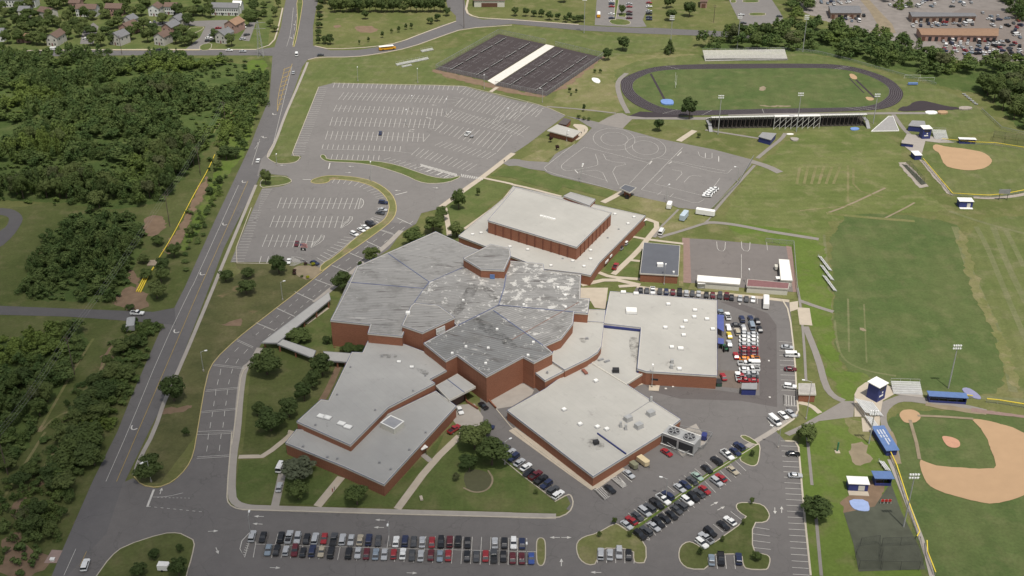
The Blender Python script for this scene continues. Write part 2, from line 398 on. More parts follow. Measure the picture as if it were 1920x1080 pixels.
for s, w_ in (('F 1830,425 1850,460 1890,560 1925,640', 3.0), ('F 1862,425 1890,500 1925,570', 3.5), ('F 1885,430 1920,500', 3.0), ('F 1790,425 1800,450 1815,500 1850,580 1880,640 1900,735', 4.0), ('F 1700,735 1800,742 1930,752', 3), ('F 1565,600 1568,640 1580,675 1620,695 1680,705', 1.2), ('F 1545,440 1552,520 1560,600', 1.5), ('F 1780,396 1850,420 1930,440', 2.5), ('F 1590,560 1592,660', 1.0), ('F 1620,570 1625,680', .8)): strip('mowing_mark', s, w_ * .8, G_PALE, 'g', 2)
sheet('bright_verge', 'F 1340,412 1480,430 1540,445 1556,520 1565,690 1640,705 1640,760 1580,770 1490,540 1480,462 1400,445', G_BRIGHT, smooth=1)
sheet('outfield', 'F 1685,770 1800,770 1990,790 1990,1120 1740,1120 1690,900 1665,850 1660,790', G_STAD, smooth=1)
sheet('outfield', 'F 1700,262 1790,262 1990,290 1990,370 1880,376 1790,372 1740,320', G_FIELD2, smooth=1)
sheet('verge', 'F 1520,760 1600,785 1640,790 1680,900 1740,1120 1525,1120 1505,950 1498,830', G_BRIGHT)
sheet('stadium_surround', 'F 1150,118 1330,100 1500,97 1580,115 1690,150 1760,160 1900,240 1760,262 1650,240 1340,250 1180,225 1160,180', G_FIELD2, smooth=1)
sheet('estate_grass', 'F -60,-40 520,-40 500,96 -60,94', G_LAWN)
sheet('top_lawn', 'F 597,-40 850,-40 835,35 740,82 600,90 590,80', G_GROUND)
sheet('yard_gravel', 'F 1500,-40 1990,-40 1990,112 1850,116 1775,112 1640,66 1560,44 1500,20', plain('stony_yard', (.23, .205, .185), .95, var=.22, size=6))
sheet('bare_earth', '14 1140,210 1450,60 1900,100 1920,440 1400,420 1280,340', plain('yard_asphalt', (.20, .17, .15), .9))
# bare soil patches and tracks in the pipeline clearing
for s in ('21 1540,240 1590,260 1440,540 1380,700 1260,840 1220,820 1330,640 1430,440', '21 1050,560 1200,520 1260,620 1180,680 1100,700',
          '21 940,930 1040,960 1060,1080 1000,1080', '31 900,0 1080,0 1130,130 1040,170 960,150 850,130', '31 840,400 880,420 820,560 770,660 730,600',
          '31 540,530 600,560 560,600', '41 290,380 350,200 400,240 320,460', '41 70,560 150,500 190,510 150,680 100,700', '41 60,760 170,760 240,880 340,900 430,1000 200,1080 0,1080 0,900',
          '31 1150,940 1440,860 1410,920 1280,950', '31 1640,280 1840,200 1800,300', '12 720,190 930,200 900,250 760,240', '12 580,190 640,190 630,210 590,212'):
    sheet('bare_soil', s, RED, smooth=2)
for s in ('11 1780,700 1600,1000', '11 1810,690 1660,1000', '31 700,380 560,600 290,1080', '31 850,440 600,900 420,960 300,1080', '41 340,0 60,440 -60,640', '41 470,60 330,260 250,460', '31 760,640 640,880'):
    strip('dirt_track', s, 1.0, G_DRY, 'g')
# tennis surround, dirt around courts
sheet('bare_soil', '12 1300,530 1350,520 1720,610 13 0,670 260,720 670,420 700,430 290,740 0,700 12 1760,660 1500,600', RED, smooth=1)
# main road
sheet('main_road', 'F 85,1125 97,1080 117,1032 175,900 220,810 245,747 304,612 327,577 346,540 400,420 471,270 480,245 505,185 511,105 514,90 527,50 531,22 545,-40 600,-40 597,0 592,20 587,50 587,85 577,112 567,125 542,195 512,270 480,347 420,465 392,540 334,690 311,747 279,810 231,910 200,1010 170,1125', A_ROAD, 'a')
sheet('side_road', 'F -60,97 200,93.5 480,93.5 520,88 520,105 480,104 220,104 -60,108', A_ROAD, 'a')
sheet('side_road', 'F 575,112 600,106 662,107.5 710,101 767,90 830,67 870,54 960,45 1085,57 1200,63 1310,67 1440,74 1440,66 1375,60 1230,52.5 1192,52.5 1115,49 1047,44 960,35 905,37 880,30 872,10 865,-40 825,-40 840,15 855,30 855,40 830,47 792,62 750,80 710,88 670,94 620,94.5 585,85', A_ROAD, 'a')
sheet('side_road', '31 -100,130 0,135 500,155 1150,180 1310,150 1320,280 1250,272 860,240 500,215 -100,200', A_NEW, 'a')
sheet('side_road', '21 -300,500 -100,480 60,482 130,505 175,550 160,600 100,690 0,780 -150,840 -150,760 0,650 50,620 70,570 60,545 0,530 -100,540 -300,600', A_NEW, 'a', 1)
sheet('estate_road', '11 1380,380 1500,280 1540,200 1380,190 1380,160 1700,150 1740,170 1640,260 1500,380', A_LOT, 'a')
sheet('estate_road', '11 600,330 700,330 740,200 700,170 620,230', A_LOT, 'a'); sheet('estate_road', '11 1040,170 1300,160 1300,195 1050,195', A_LOT, 'a')
sheet('estate_road', '11 1790,300 1870,170 1920,170 1870,310', A_LOT, 'a')
# town roads and lots at the top
sheet('car_park_far', '13 640,-60 620,190 940,205 1010,200 980,150 1070,-60', A_LOT, 'a')
sheet('car_park_far', '13 1600,-60 1640,30 1690,130 1740,195 1920,195 14 0,190 120,150 90,90 -10,-60', A_LOT, 'a')
sheet('industrial_road', '14 640,-60 760,80 830,200 760,240 960,250 930,180 860,110 760,0 740,-60', TAN, 'a')
# connected school asphalt
LOTS = sheet('car_park_rear', 'F 597,163 624,156 760,160 867,161 890,168 920,175 960,186 1022,200 1060,217 990,270 960,290 905,330 870,355 822,392 790,400 780,420 752,437 700,450 600,502 570,492 432,492 475,390 491,354 507,352 530,349 546,343 547,338 538,330 510,327 488,332 482,330 490,298 500,289 505,300 517,307 547,306 563,299 565,293 546,292', A_LOT, 'a')
BUS = sheet('bus_drive', 'F 231,905 250,897 270,912 295,916 325,904 350,879 362,855 370,812 387,705 402,675 445,635 480,607 567,540 620,497 680,450 727,417 780,420 752,437 730,467 662,512 630,540 490,645 470,682 452,700 447,740 440,810 425,927 427,945 445,955 480,970 480,1000 300,1000 200,1000', A_FRONT, 'a')
sheet('car_park_front', 'F 85,1125 200,1000 231,905 440,950 480,956 720,964 960,970 1042,972 1070,960 1037,938 947,857 913,835 902,800 900,745 960,700 1100,700 1195,536 1280,545 1375,552 1479,564 1484,600 1490,670 1494,740 1497,780 1452,806 1472,827 1496,829 1500,872 1507,960 1520,1080 1524,1130', A_FRONT, 'a')
A_BAND = asphalt('resurfaced_asphalt', (.112, .100, .096), .06)
sheet('resurfaced_band', 'F 1205,718 1345,732 1424,742 1424,620 1415,592 1350,566 1380,566 1440,588 1456,610 1457,764 1390,752 1275,748 1222,734', A_BAND, 'a')
sheet('driver_training_pad', '13 400,870 470,882 570,900 700,930 830,965 1100,1040 F 1340,281 1412,300 1408,310 23 1480,500 1250,480 1150,440 920,390 740,340 300,235 250,210 240,180 330,70 13 480,1080 600,960 560,940 500,900', A_LOT, 'a')
sheet('path', 'F 935,303 962,298 985,300 1030,305 1030,322 985,316 955,312', A_LOT, 'a')
sheet('path', '13 830,965 640,925 720,880 790,850 830,850 870,870 1260,880 1480,880 1480,900 900,895', A_PATH, 'a')
sheet('basketball_court', 'F 1280,447 1330,449 1440,460 1482,463 1492,548 1390,540 1282,530', asphalt('worn_court_asphalt', (.165, .148, .138), .16), 'a')
sheet('court_edge', 'F 1279,446 1293,447 1296,531 1281,530', plain('reddish_asphalt', (.24, .165, .14), .9), 'a')
sheet('court_edge', 'F 1474,461 1484,463 1496,548 1487,548', MATS['reddish_asphalt'], 'a')
sheet('yard_asphalt_patch', '33 1540,620 1850,620 1850,770 1540,740', asphalt('oily_asphalt', (.15, .12, .10), .15), 'a')
# ball-field paving
sheet('path', '34 380,1000 640,968 650,850 560,850 390,950 230,1040 120,1090 160,1110 260,1070', A_PATH, 'a')
sheet('path', '34 940,820 1000,800 1160,820 1640,905 1640,935 1180,870 1040,850 960,865 890,930 890,1010 930,1080 44 980,140 1000,240 950,240 890,100 34 850,1060 835,940 820,870', A_PATH, 'a', 1)
for s, wd in (('34 280,290 380,540 430,740 490,815 570,850', 2.6), ('34 235,95 360,140 490,180', 2.2), ('23 1100,700 1300,640 1450,590 1540,590 1700,610 1920,655 24 0,655 380,715', 2.6),
              ('23 1240,490 1130,620 1060,700', 2.2), ('14 130,1000 F 1466,260 1440,280 1420,297', 2.2), ('13 1450,975 1920,1050', 2.0), ('24 -130,130 0,170 90,215', 4.5),
              ('23 1820,160 1700,290 1560,450 1450,590', 1.6), ('14 940,860 1010,960 1060,1010', 2.5), ('13 870,850 820,760 790,660 800,600 860,550', 3.0),
              ('44 290,0 330,400', 1.0), ('44 360,640 400,1080', 1.0), ('34 220,0 240,100 270,400 285,700', 1.0), ('13 260,800 520,820 780,850', 1.6), ('14 -300,860 960,850 1180,850', 3.2)):
    strip('path', s, wd, A_PATH, 'a')
# concrete
for s, wd, m in (('F 577,117 572,130 555,170 535,215 516,268 502,295', 1.5, CONC2), ('F 480,347 415,502 400,540 335,695 310,747 289,810 262,860 252,890', 1.5, CONC2),
              ('22 1930,70 1700,250 1570,340 1380,480', 3.0, CONC), ('22 1700,255 1920,300 23 0,305 120,330 370,395', 1.8, CONC), ('22 1930,330 1840,440 1560,640', 1.6, CONC), ('22 1415,480 1440,600 1450,690', 2.4, CONC),
              ('22 1090,650 970,770 850,860 600,1060 32 440,110', 2.6, CONC2), ('32 30,450 31 1890,560 1830,600 1800,800 1780,1080 41 1745,200 1735,480 1770,540 1850,565 42 0,570 960,600 1920,625 43 0,628 330,635', 2.6, CONC2),
              ('41 1790,188 1920,185 42 60,185 290,0 32 240,1080', 2.0, CONC), ('42 140,570 200,300 215,250', 2.6, CONC2), ('42 460,560 640,340', 2.8, CONC), ('42 1060,580 1310,240 1560,0', 2.6, CONC), ('42 1310,220 1250,170', 2.0, CONC2),
              ('32 620,590 540,770 490,850', 2.4, RED), ('43 0,-20 400,270 620,425', 3.0, CONC), ('43 620,420 830,270', 2.2, CONC), ('33 870,740 990,700', 3.0, CONC),
              ('23 1000,560 1110,600 1010,720 960,790 760,980', 2.6, CONC), ('23 900,695 1000,715 1160,735 1285,750', 1.8, CONC), ('23 650,965 740,1000 960,1015', 2.2, CONC), ('23 870,870 960,880', 1.8, CONC), ('23 520,1060 740,1010 960,1060', 2.6, CONC),
              ('33 800,-10 950,-20 F 1195,539 1270,547 1380,553 1480,565', 2.2, CONC), ('34 265,150 285,280', 5.0, CONC), ('34 230,860 320,880 390,940', 2.0, CONC), ('F 1400,838 1455,805 1490,780', 2.0, CONC2),
              ('23 680,440 760,400 830,360', 3.2, CONC), ('13 1250,1060 1370,980', 3.5, CONC), ('12 1760,690 1810,655', 2.4, CONC), ('32 380,270 540,150', 1.4, CONC),
              ('12 1590,0 1570,90 1640,130 1760,140 1920,148 13 500,185', 1.6, CONC), ('12 440,345 560,372 900,352 1080,318 1250,250 1500,160', 1.2, CONC), ('11 0,395 130,380 800,372 1920,372', 1.6, CONC), ('11 1920,372 12 130,330 170,200 200,60', 1.0, CONC)):
    strip('pavement', s, wd, m)
sheet('concrete_yard', '32 1500,880 1640,870 1705,970 1690,1060 1600,1080 1560,1090 1480,1000', CONC2, 'p')
sheet('loading_dock', '33 90,720 165,770 150,800 0,890 32 1800,910 1760,840 1900,720', CONC2, 'p')
sheet('concrete_yard', '33 500,0 720,0 700,160 620,150 590,100 500,90', CONC, 'p'); sheet('concrete_yard', '34 160,110 225,100 225,160 165,180', CONC, 'p')
sheet('concrete_slab', '43 1160,50 1280,190 1470,80 1380,-60', CONC2, 'p'); sheet('concrete_slab', '33 1030,715 1110,720 1100,775 1025,770', CONC, 'p')
sheet('concrete_slab', '13 440,930 540,935 575,965 560,1000 490,1060 460,1040 510,985', CONC, 'p', 1)
sheet('planting_bed', '22 270,940 330,910 480,920 500,960 400,1030 300,990', TAN, 'p', 1)
sheet('memorial_ring', '42 1550,330 1600,280 1720,290 1780,350 1760,420 1650,465 1580,440', plain('mulch', (.085, .085, .045), .95), 'p', 2)
strip('memorial_path', '42 1555,420 1640,460 1740,440 1785,360 1740,290', .6, TAN, 'p', 2)
# grass areas beside the school (lie above the asphalt)
def lawn(s, m=G_LAWN, sm=0): 
    sheet('lawn', s, m, 'l', sm)
lawn('32 560,60 690,100 600,300 590,480 480,480 200,380 330,290'); lawn('F 455,850 F 470,690 520,650 600,670 660,680 610,750 540,830 500,855 448,853', G_DARK, 0)
lawn('41 1790,215 42 60,205 220,90 240,180 620,290 640,340 470,545 41 1840,545 1765,500', G_LAWN)
lawn('42 520,560 660,370 960,490 1250,190 1290,250 1030,565', G_LAWN); lawn('42 1110,575 1340,240 1580,10 F 885,809 905,812 925,832 950,860 1037,940 1062,930 1070,945 1060,957 1042,964 960,960', G_LAWN)
lawn('32 1500,990 1570,1040 1420,1080 42 1330,200 1270,170', G_LAWN)
lawn('F 958,333 995,345 1045,360 1055,350 1105,363 1145,372 1150,360 1040,330 970,311 945,312 920,330', G_LAWN); lawn('22 1420,480 1560,350 1710,270 1910,320 1800,430 1570,640 1450,640', G_LAWN)
lawn('23 60,120 240,30 330,0 440,0 240,135 130,130', G_DRY); lawn('13 330,1080 400,1000 480,1020 470,1080', G_DRY)
lawn('23 750,450 910,390 1150,440 1240,490 1130,600 1000,560 1000,530', G_DRY); lawn('23 1130,620 1250,500 1400,510 1500,540 1440,590 1250,650 1110,690', G_DRY)
lawn('23 660,960 900,700 990,730 960,790 760,970', G_LAWN, 1); lawn('23 800,990 960,800 980,740 960,1010', G_LAWN); lawn('23 600,1030 700,1000 700,1030 620,1050', G_LAWN, 1)
lawn('23 940,690 1060,590 1100,610 1000,700', G_LAWN, 1); lawn('23 1250,760 1285,760 1285,1070 1250,1070', G_DRY)
lawn('33 510,40 570,45 600,100 590,150 580,90 510,80', G_LAWN); lawn('F 1296,531 1490,549 1488,562 1382,552 1290,542', G_DRY)
# kerbed islands
YK = YKERB
island('22 410,285 430,265 520,240 620,240 740,250 860,275 950,320 1020,380 1050,450 1050,520 1015,580 935,645 760,770 560,905 480,965 490,905 600,845 760,695 900,615 960,575 990,530 1005,460 970,390 900,330 800,290 680,270 560,264 540,290 480,298 430,295', G_DRY, 1, YK)
island('22 480,95 500,80 520,90 530,118 640,122 900,130 1060,160 1200,210 1320,250 1440,265 1530,240 1525,255 1440,290 1310,300 1220,285 1120,235 1000,195 880,160 740,142 560,135 510,125', G_LAWN, 1)
island('41 730,1080 830,940 930,860 1220,765 1340,760 1400,790 1460,820 1440,930 1400,1060 1390,1120 700,1120', G_DARK, 1)
island('43 485,890 490,830 540,790 640,765 770,690 810,705 870,745 1000,830 1005,980 940,985 915,970 915,880 640,870 635,990 570,1000 510,960', G_DRY, 1)
island('43 190,800 240,800 250,860 245,1000 190,1005 185,880', G_DRY, 2); island('43 1710,30 1760,30 1850,90 1820,98 1740,60', G_LAWN, 1)
island('43 1830,100 1860,100 1850,210 1830,255 1780,255 1700,210 1740,170', G_LAWN, 1)
island('43 1250,930 1265,860 1320,825 1370,840 1440,890 1780,650 1700,600 1680,560 1700,535 1800,535 44 -40,550 0,600 10,640 -20,680 43 1800,680 1800,905 1880,920 44 0,930 15,960 0,1020 43 1900,1035 1760,1030 1735,1000 1725,915 1465,920 1475,1030 1330,1030 1270,990', G_DARK, 1)
for s in ('11 1500,380 1500,340 1590,320 1580,375', '11 1400,215 1520,200 1530,215 1440,260', '13 1640,0 1680,0 1680,22 1640,22', '13 1730,0 1850,0 1850,20 1730,20', '13 1780,98 1900,98 1900,118 1780,118', '13 720,155 800,140 890,160 880,190 760,188'): island(s, G_LAWN, 1)
for s in ('13 775,0 800,0 775,150 765,150', '13 800,100 860,100 850,130 800,125'): island(s, G_LAWN, 0)
island('12 305,-20 355,-20 330,150 290,350 275,350 315,180', G_LAWN, 1, YK)
def kerb(s, m=KERB, w_=.25, sm=1, closed=False):
    p = W(s); p = chaikin(p, sm, closed) if sm else p
    ZL['i'] += .0011
    tag(MB().path(p, w_, ZL['i'] + .02, 0, closed, ZL['i']).build('kerb', m), kind='structure')
kerb('41 1000,330 1060,400 1180,422 1300,375 1400,275 1452,170 1480,0 31 1550,660 1610,540 1780,380 1920,270 22 350,1080 560,910', YK, .28); kerb('41 1740,0 1700,470 1712,545 1790,585 42 0,588 960,617 1920,642 43 330,652 430,610 462,540 445,480 420,470 320,525', KERB, .4)
kerb('31 1880,565 1810,640 1790,800 1755,1080 41 1738,100', KERB, .35); kerb('34 105,88 160,180 200,520 215,800 230,960 70,1070', KERB, .6); kerb('44 130,70 225,75 240,250 270,600 320,1080', KERB, .6)
kerb('12 470,655 300,1080 22 265,90 340,92 310,135 250,148 160,150 95,118 80,85 130,0', KERB, .3); kerb('12 575,625 1550,645 1640,668 13 0,735 250,800 400,868', KERB, .3); kerb('21 1885,480 1730,893 22 0,898 100,898', KERB, .3)
kerb('43 320,515 0,270 F 905,828', KERB, .3); kerb('43 1855,85 1780,135 1480,320 1000,660 860,745 800,700', KERB, .3, 0); kerb('F 930,767 967,812 1110,918', KERB, .3)
kerb('12 390,450 470,430 730,430 920,405 1150,360 1400,270 1560,215 1920,190', CONC, .8); kerb('11 800,377 1500,377', YK, .5)
strip('planted_strip', '43 1790,130 1480,320 1000,665 900,740', 1.6, G_BRIGHT, 'i', 0)
# pad of fences round tennis, courts
LC = W('F 817,130 935,64 1023,83 914,151'); RC = W('F 928,160 1041,87 1130,108 1025,180')
sheet('tennis_surface', LC, A_COURT, 'a'); sheet('tennis_surface', RC, A_COURT, 'a')
sheet('court_walk', 'F 914,152 928,159 1040,87 1024,83.5', plain('pale_concrete', (.66, .62, .56), .8), 'p')

# ------------------------------------------------------------------ road and court markings
MK = MB(); MY = MB()
def seg(mb, a, b, w_=.17):
    mb.path([a, b], w_, ZL['m'] + .02)
def lines(s, n, w_=.2, mb=None):
    a, b, c, d = W(s)
    for i in range(n):
        t = i / (n - 1) if n > 1 else 0
        seg(mb or MK, a.lerp(c, t), b.lerp(d, t), w_)
def pline(s, w_=.17, mb=None, sm=1, closed=False):
    p = W(s); p = chaikin(p, sm, closed) if sm else p
    (mb or MK).path(p, w_, ZL['m'] + .02, 0, closed)
def dash(s, n, w_=.17, mb=None, duty=.45):
    a, b = W(s)[0], W(s)[-1]
    for i in range(n): seg(mb or MK, a.lerp(b, i / n), a.lerp(b, (i + duty) / n), w_)
# rear car park
lines('12 592,622 578,660 1522,645 1508,680', 27); lines('12 660,695 618,750 1440,722 1405,778', 23); pline('12 635,722 1510,752', .15, sm=0)
lines('12 606,790 582,838 1398,818 1388,875', 23); pline('12 595,815 1430,848', .15, sm=0); lines('12 575,880 554,945 1345,900 1330,965', 22); pline('12 570,912 1395,942', .15, sm=0)
lines('12 540,985 520,1048 1222,1000 1212,1065', 19); pline('12 530,1015 1265,1035', .15, sm=0); lines('22 505,5 495,40 1085,20 1078,60', 16); lines('22 575,80 562,118 925,88 918,125', 10)
pline('22 500,42 1000,50 1160,72', .15)
pline('12 1470,775 1520,765 1545,740 1480,735', .2, sm=0); pline('12 1425,880 1475,820 1430,815 1425,880', .2, sm=0); pline('12 1300,970 1360,965 1405,915 1380,908', .2, sm=0); pline('12 1255,1065 1305,1010 1255,1005 1255,1065', .2, sm=0)
lines('12 1575,655 1525,700 13 225,830 175,880', 21); lines('12 1555,735 1490,800 13 120,850 50,915', 15); lines('12 1470,835 1410,880 13 130,950 40,1020', 21); pline('12 1500,825 1920,985 13 0,985 90,1030', .15, sm=0)
lines('12 1400,930 1340,985 13 0,1015 22 1810,60', 14); lines('22 1400,-15 1340,15 1800,70 1730,115', 12); lines('22 1225,30 1165,85 1660,155 1580,205', 13); lines('22 1010,105 960,120 1480,235 1420,262', 13, .25)
lines('13 120,770 60,830 240,810 190,845', 4); lines('13 -100,870 -150,930 70,840 10,890', 5)
lines('12 470,660 535,662 300,1070 390,1072', 27, .18); lines('22 290,0 375,2 278,75 365,78', 5, .18)
lines('22 1235,152 1245,172 1500,225 1510,250', 26, .35); lines('22 1540,228 1548,252 1690,255 1700,272', 12, .35)
for a in ('22 1190,185 1250,170', '22 1280,210 1340,185', '22 1360,235 1400,215', '22 1410,255 1460,230'): pline(a, .6, sm=0)
# small car park
lines('22 190,405 160,485 770,408 740,492', 15, .22); pline('22 170,448 770,452', .2, sm=0); lines('22 138,540 104,628 660,545 635,633', 13, .22); pline('22 120,584 690,588', .2, sm=0)
lines('22 84,682 47,774 440,686 412,778', 9, .22); pline('22 62,730 440,735', .2, sm=0); lines('22 40,845 25,900 95,845 80,900', 2, .22)
pline('22 785,410 805,425 808,450 790,480 765,492 785,410', .25, sm=0); lines('22 780,420 800,425 765,488 790,478', 8, .2); pline('22 705,545 725,550 720,575 690,605 640,635 645,600 690,588 705,545', .25, sm=0); lines('22 700,555 720,560 645,610 650,630', 9, .2)
pline('22 490,685 515,690 505,720 470,750 415,780 425,745 470,730 490,685', .25, sm=0); lines('22 485,695 510,700 425,750 430,772', 9, .2); lines('22 45,345 120,342 0,590 -30,590', 19, .18); lines('21 1900,500 1960,500 1740,885 1830,885', 20, .18)
for a in ('22 592,265 572,294', '22 632,268 612,300', '22 678,272 655,302', '22 724,278 695,308', '22 772,288 738,318', '22 820,300 775,328', '22 862,318 805,340', '22 898,335 835,358', '22 925,352 858,370', '22 945,368 880,385', '22 958,385 895,402', '22 968,400 905,415', '22 975,470 905,482', '22 985,505 905,520', '22 950,560 890,545', '22 930,575 870,555', '22 920,590 860,565'): pline(a, .2, sm=0)
lines('22 660,700 748,712 455,855 520,892', 9, .22); lines('22 860,560 920,595 780,600 840,640', 4, .2); pline('22 760,695 480,915', .15, sm=0)
lines('22 265,850 355,890 250,915 290,915', 9, .22); pline('22 265,850 320,850 385,885', .22)
# stop lines, arrows, lane lines on the ring drive
for a in ('22 555,145 545,190', '22 1045,385 1135,362', '22 350,268 410,270'): pline(a, .5, sm=0)
def arrow(s, L=3.2):
    a, b = W(s); d = (b - a).normalized(); n = Vector((-d.y, d.x, 0)); z = ZL['m'] + .02
    for f in ([a + n * .12, a - n * .12, a + d * L * .6 - n * .12, a + d * L * .6 + n * .12], [a + d * L * .55 + n * .55, a + d * L * .55 - n * .55, a + d * L]):
        MK.sheet(f, z)
for a in ('22 735,172 700,170', '22 670,215 710,217', '22 1085,353 1050,351', '22 1325,330 1360,332', '22 225,162 200,162', '42 970,665 910,663', '42 960,720 900,719', '42 105,1021 165,1023', '42 1130,1060 1190,1062', '42 60,638 0,636', '42 50,695 -10,692', '43 360,795 330,795', '43 370,795 400,795',
          '43 370,1010 370,985', '43 670,1058 610,1056', '43 1490,555 1530,535', '43 1540,590 1580,570', '44 50,570 52,610', '44 102,610 102,570', '12 1180,988 1150,986', '12 1150,975 1185,974', '12 1310,885 1280,883', '12 1280,892 1312,893', '12 1355,792 1325,790', '41 1200,470 1210,440', '41 1560,750 1590,748', '41 1620,870 1628,890'): arrow(a)
for a in ('31 1310,320 1335,340', '31 990,1045 1020,1062', '21 1818,280 1842,292', '21 1672,600 1698,610', '21 1505,970 1530,985', '12 125,855 150,862', '12 52,1028 76,1036', '12 285,188 305,188', '12 262,287 282,287'):
    p = W(a); c = p[0].lerp(p[1], .5)
    MK.path(chaikin([c + Vector((-1.0, 1.6, 0)), c + Vector((-1.0, 0, 0)), c + Vector((0, -1.2, 0)), c + Vector((1.3, -.3, 0))], 1, False), .5, ZL['m'] + .02)
lines('22 920,640 1030,675 930,650 1040,685', 2, .25)
for y0, y1 in (('22 1055,555 1165,605', 1), ('22 825,730 935,780', 1), ('22 700,818 800,860', 1), ('22 565,910 690,960', 1), ('22 440,1015 560,1060', 1), ('32 290,30 430,95', 1), ('32 150,150 290,215', 1), ('32 0,262 140,320', 1)):
    a, b = W(y0); d = Vector((.5, -.75, 0)); seg(MK, a, b, .16); seg(MK, a + d, b + d, .16)
for y0 in ('31 1780,390 1900,445', '31 1600,575 1835,600', '31 1545,770 1790,748', '31 1505,930 1775,905', '31 1480,1080 1755,1070', '41 1480,190 1735,175', '41 1480,12 1755,3'):
    a, b = W(y0); d = Vector((0, -.9, 0)); seg(MK, a, b, .16); seg(MK, a + d, b + d, .16)
for a, b, n in (('22 1100,580 560,960', '', 8), ('22 1180,580 640,980', '', 8), ('22 540,975 32 -30,380', '', 12), ('22 620,985 32 60,390', '', 12)):
    dash(a, n, .17, duty=.42)
for a in ('31 1760,480 1790,450', '31 1690,565 1715,530', '31 1650,655 1657,610', '31 1630,730 1638,690', '31 1617,810 1620,765', '31 1603,890 1608,850', '31 1590,970 1596,930', '31 1575,1055 1582,1010', '31 1830,495 1860,460', '31 1770,570 1790,535', '31 1735,645 1745,610', '31 1715,725 1722,690', '31 1703,805 1708,765', '31 1693,885 1698,850', '31 1682,965 1687,925', '31 1672,1050 1677,1010', '41 1560,60 1565,15', '41 1655,55 1660,15', '41 1550,150 1557,105', '41 1645,145 1650,100'): pline(a, .17, sm=0)
# main road lines
pline('41 480,1080 570,880', .15); pline('41 650,900 600,1010', .15, MY); pline('41 795,375 960,0 31 1215,460 1435,0 21 1450,1060 1790,310', .15); dash('12 30,1060 -60,1200', 1)
pline('41 875,375 1035,0 31 1290,490 1500,0 21 1510,1060 1860,280', .18, MY); pline('12 160,840 220,620 272,480', .25, MY); pline('12 160,840 165,720 215,515', .25, MY); lines('12 205,525 270,500 165,790 195,780', 9, .5, MY)
pline('12 270,500 130,1080', .15); dash('12 10,1080 50,1010', 3); pline('12 230,350 262,250 280,60', .15); dash('12 310,60 270,370', 6, .15); pline('22 -30,160 20,0', .15)
pline('41 1155,435 1105,565', .7, sm=0); pline('41 1145,492 1250,490 1375,460', .17); dash('41 1110,562 1540,605', 9, .17); dash('41 1180,495 1440,500', 9, .15)
# front car park
lines('42 97,765 48,945 1890,830 1820,1000', 1); 
for i in range(27):
    t = i / 26
    a, b = W('42 20,755 -25,880'); c, d = W('42 1828,785 1820,1000')
    if i: seg(MK, W('42 97,765 47,945')[0].lerp(W('42 1762,792 1752,1000')[0], (i - 1) / 24), W('42 97,765 47,945')[1].lerp(W('42 1762,792 1752,1000')[1], (i - 1) / 24), .17)
lines('42 1830,795 1822,1000 43 110,800 108,1000', 4); pline('42 0,845 960,875 1920,898 43 180,902', .17, sm=0)
pline('41 1885,745 1815,820 1800,880 1835,945 1870,820 1920,830', .25, sm=0); lines('41 1880,760 1905,760 1820,920 1845,930', 11, .2); pline('41 1920,830 1900,945', .17, sm=0)
lines('43 640,890 640,985 915,890 915,990', 5); lines('43 1530,930 1540,1030 1665,930 1675,1030', 3)
lines('43 615,440 690,515 670,420 735,485', 5, .2); pline('43 615,440 670,415 735,485 690,515 615,440', .22, sm=0); lines('43 740,355 825,425 800,340 865,405', 7, .2); pline('43 740,355 780,335 865,405 825,425 740,355', .22, sm=0); pline('43 690,380 740,350', .2, sm=0); pline('43 820,310 900,380', .2, sm=0)
lines('43 812,740 875,790 1625,100 1685,150', 1); 
lines('43 870,610 920,650 1640,100 1690,145', 20, .15); lines('43 905,790 1035,815 920,780 1060,800', 1)
lines('43 960,715 1035,810 1670,215 1755,295', 19, .16); lines('43 1375,795 1440,850 1640,600 1725,665', 7, .16)
lines('43 1800,715 1930,735 1805,870 1940,885', 4, .16)
lines('44 95,70 215,75 185,1070 310,1078', 24, .17); lines('34 80,405 190,412 100,770 215,772', 11, .17); lines('34 115,805 115,888 215,820 218,892', 6, .2); pline('34 115,805 215,820 220,892 115,888 115,805', .2, sm=0); pline('34 115,880 215,885', .2, sm=0)
lines('34 0,1000 50,1065 130,910 190,980', 4, .17); lines('33 985,5 985,45 1840,70 1840,120', 19, .15)
for a in ('33 1200,742 1215,742', '33 1145,757 1162,757', '33 1700,123 1715,123', '34 0,548 12,548', '34 5,822 20,822'): pline(a, .9, sm=0)
# driver training pad loops
def ell(s, rx, ry, wd=.15, z=0):
    c = P1(s); MK.path([c + Vector((rx * math.cos(t), ry * math.sin(t), 0)) for t in [2 * math.pi * k / 28 for k in range(28)]], wd, ZL['m'] + .02, 0, True)
ell('13 768,1045', 7.5, 10); ell('13 765,1045', 11.5, 16); ell('23 1000,30', 7, 10); ell('23 1000,30', 11, 16)
pline('23 545,25 380,150 365,180 400,205 460,200 620,170 650,155 625,80', .17); pline('23 685,80 710,130 890,150 740,180 800,310', .17); pline('23 500,210 670,195 715,290', .17); pline('23 500,215 720,280', .15)
pline('23 240,180 270,215 600,300 830,370', .17); pline('23 240,180 470,0', .17); pline('23 545,25 1030,145', .17); pline('23 1280,30 1160,150 970,345', .17); pline('23 1060,110 880,300', .12); pline('23 1080,105 1600,205', .15); pline('23 1180,130 1600,235 1650,190', .15); pline('23 1065,300 1430,390', .15); pline('23 1080,290 1130,240', .15)
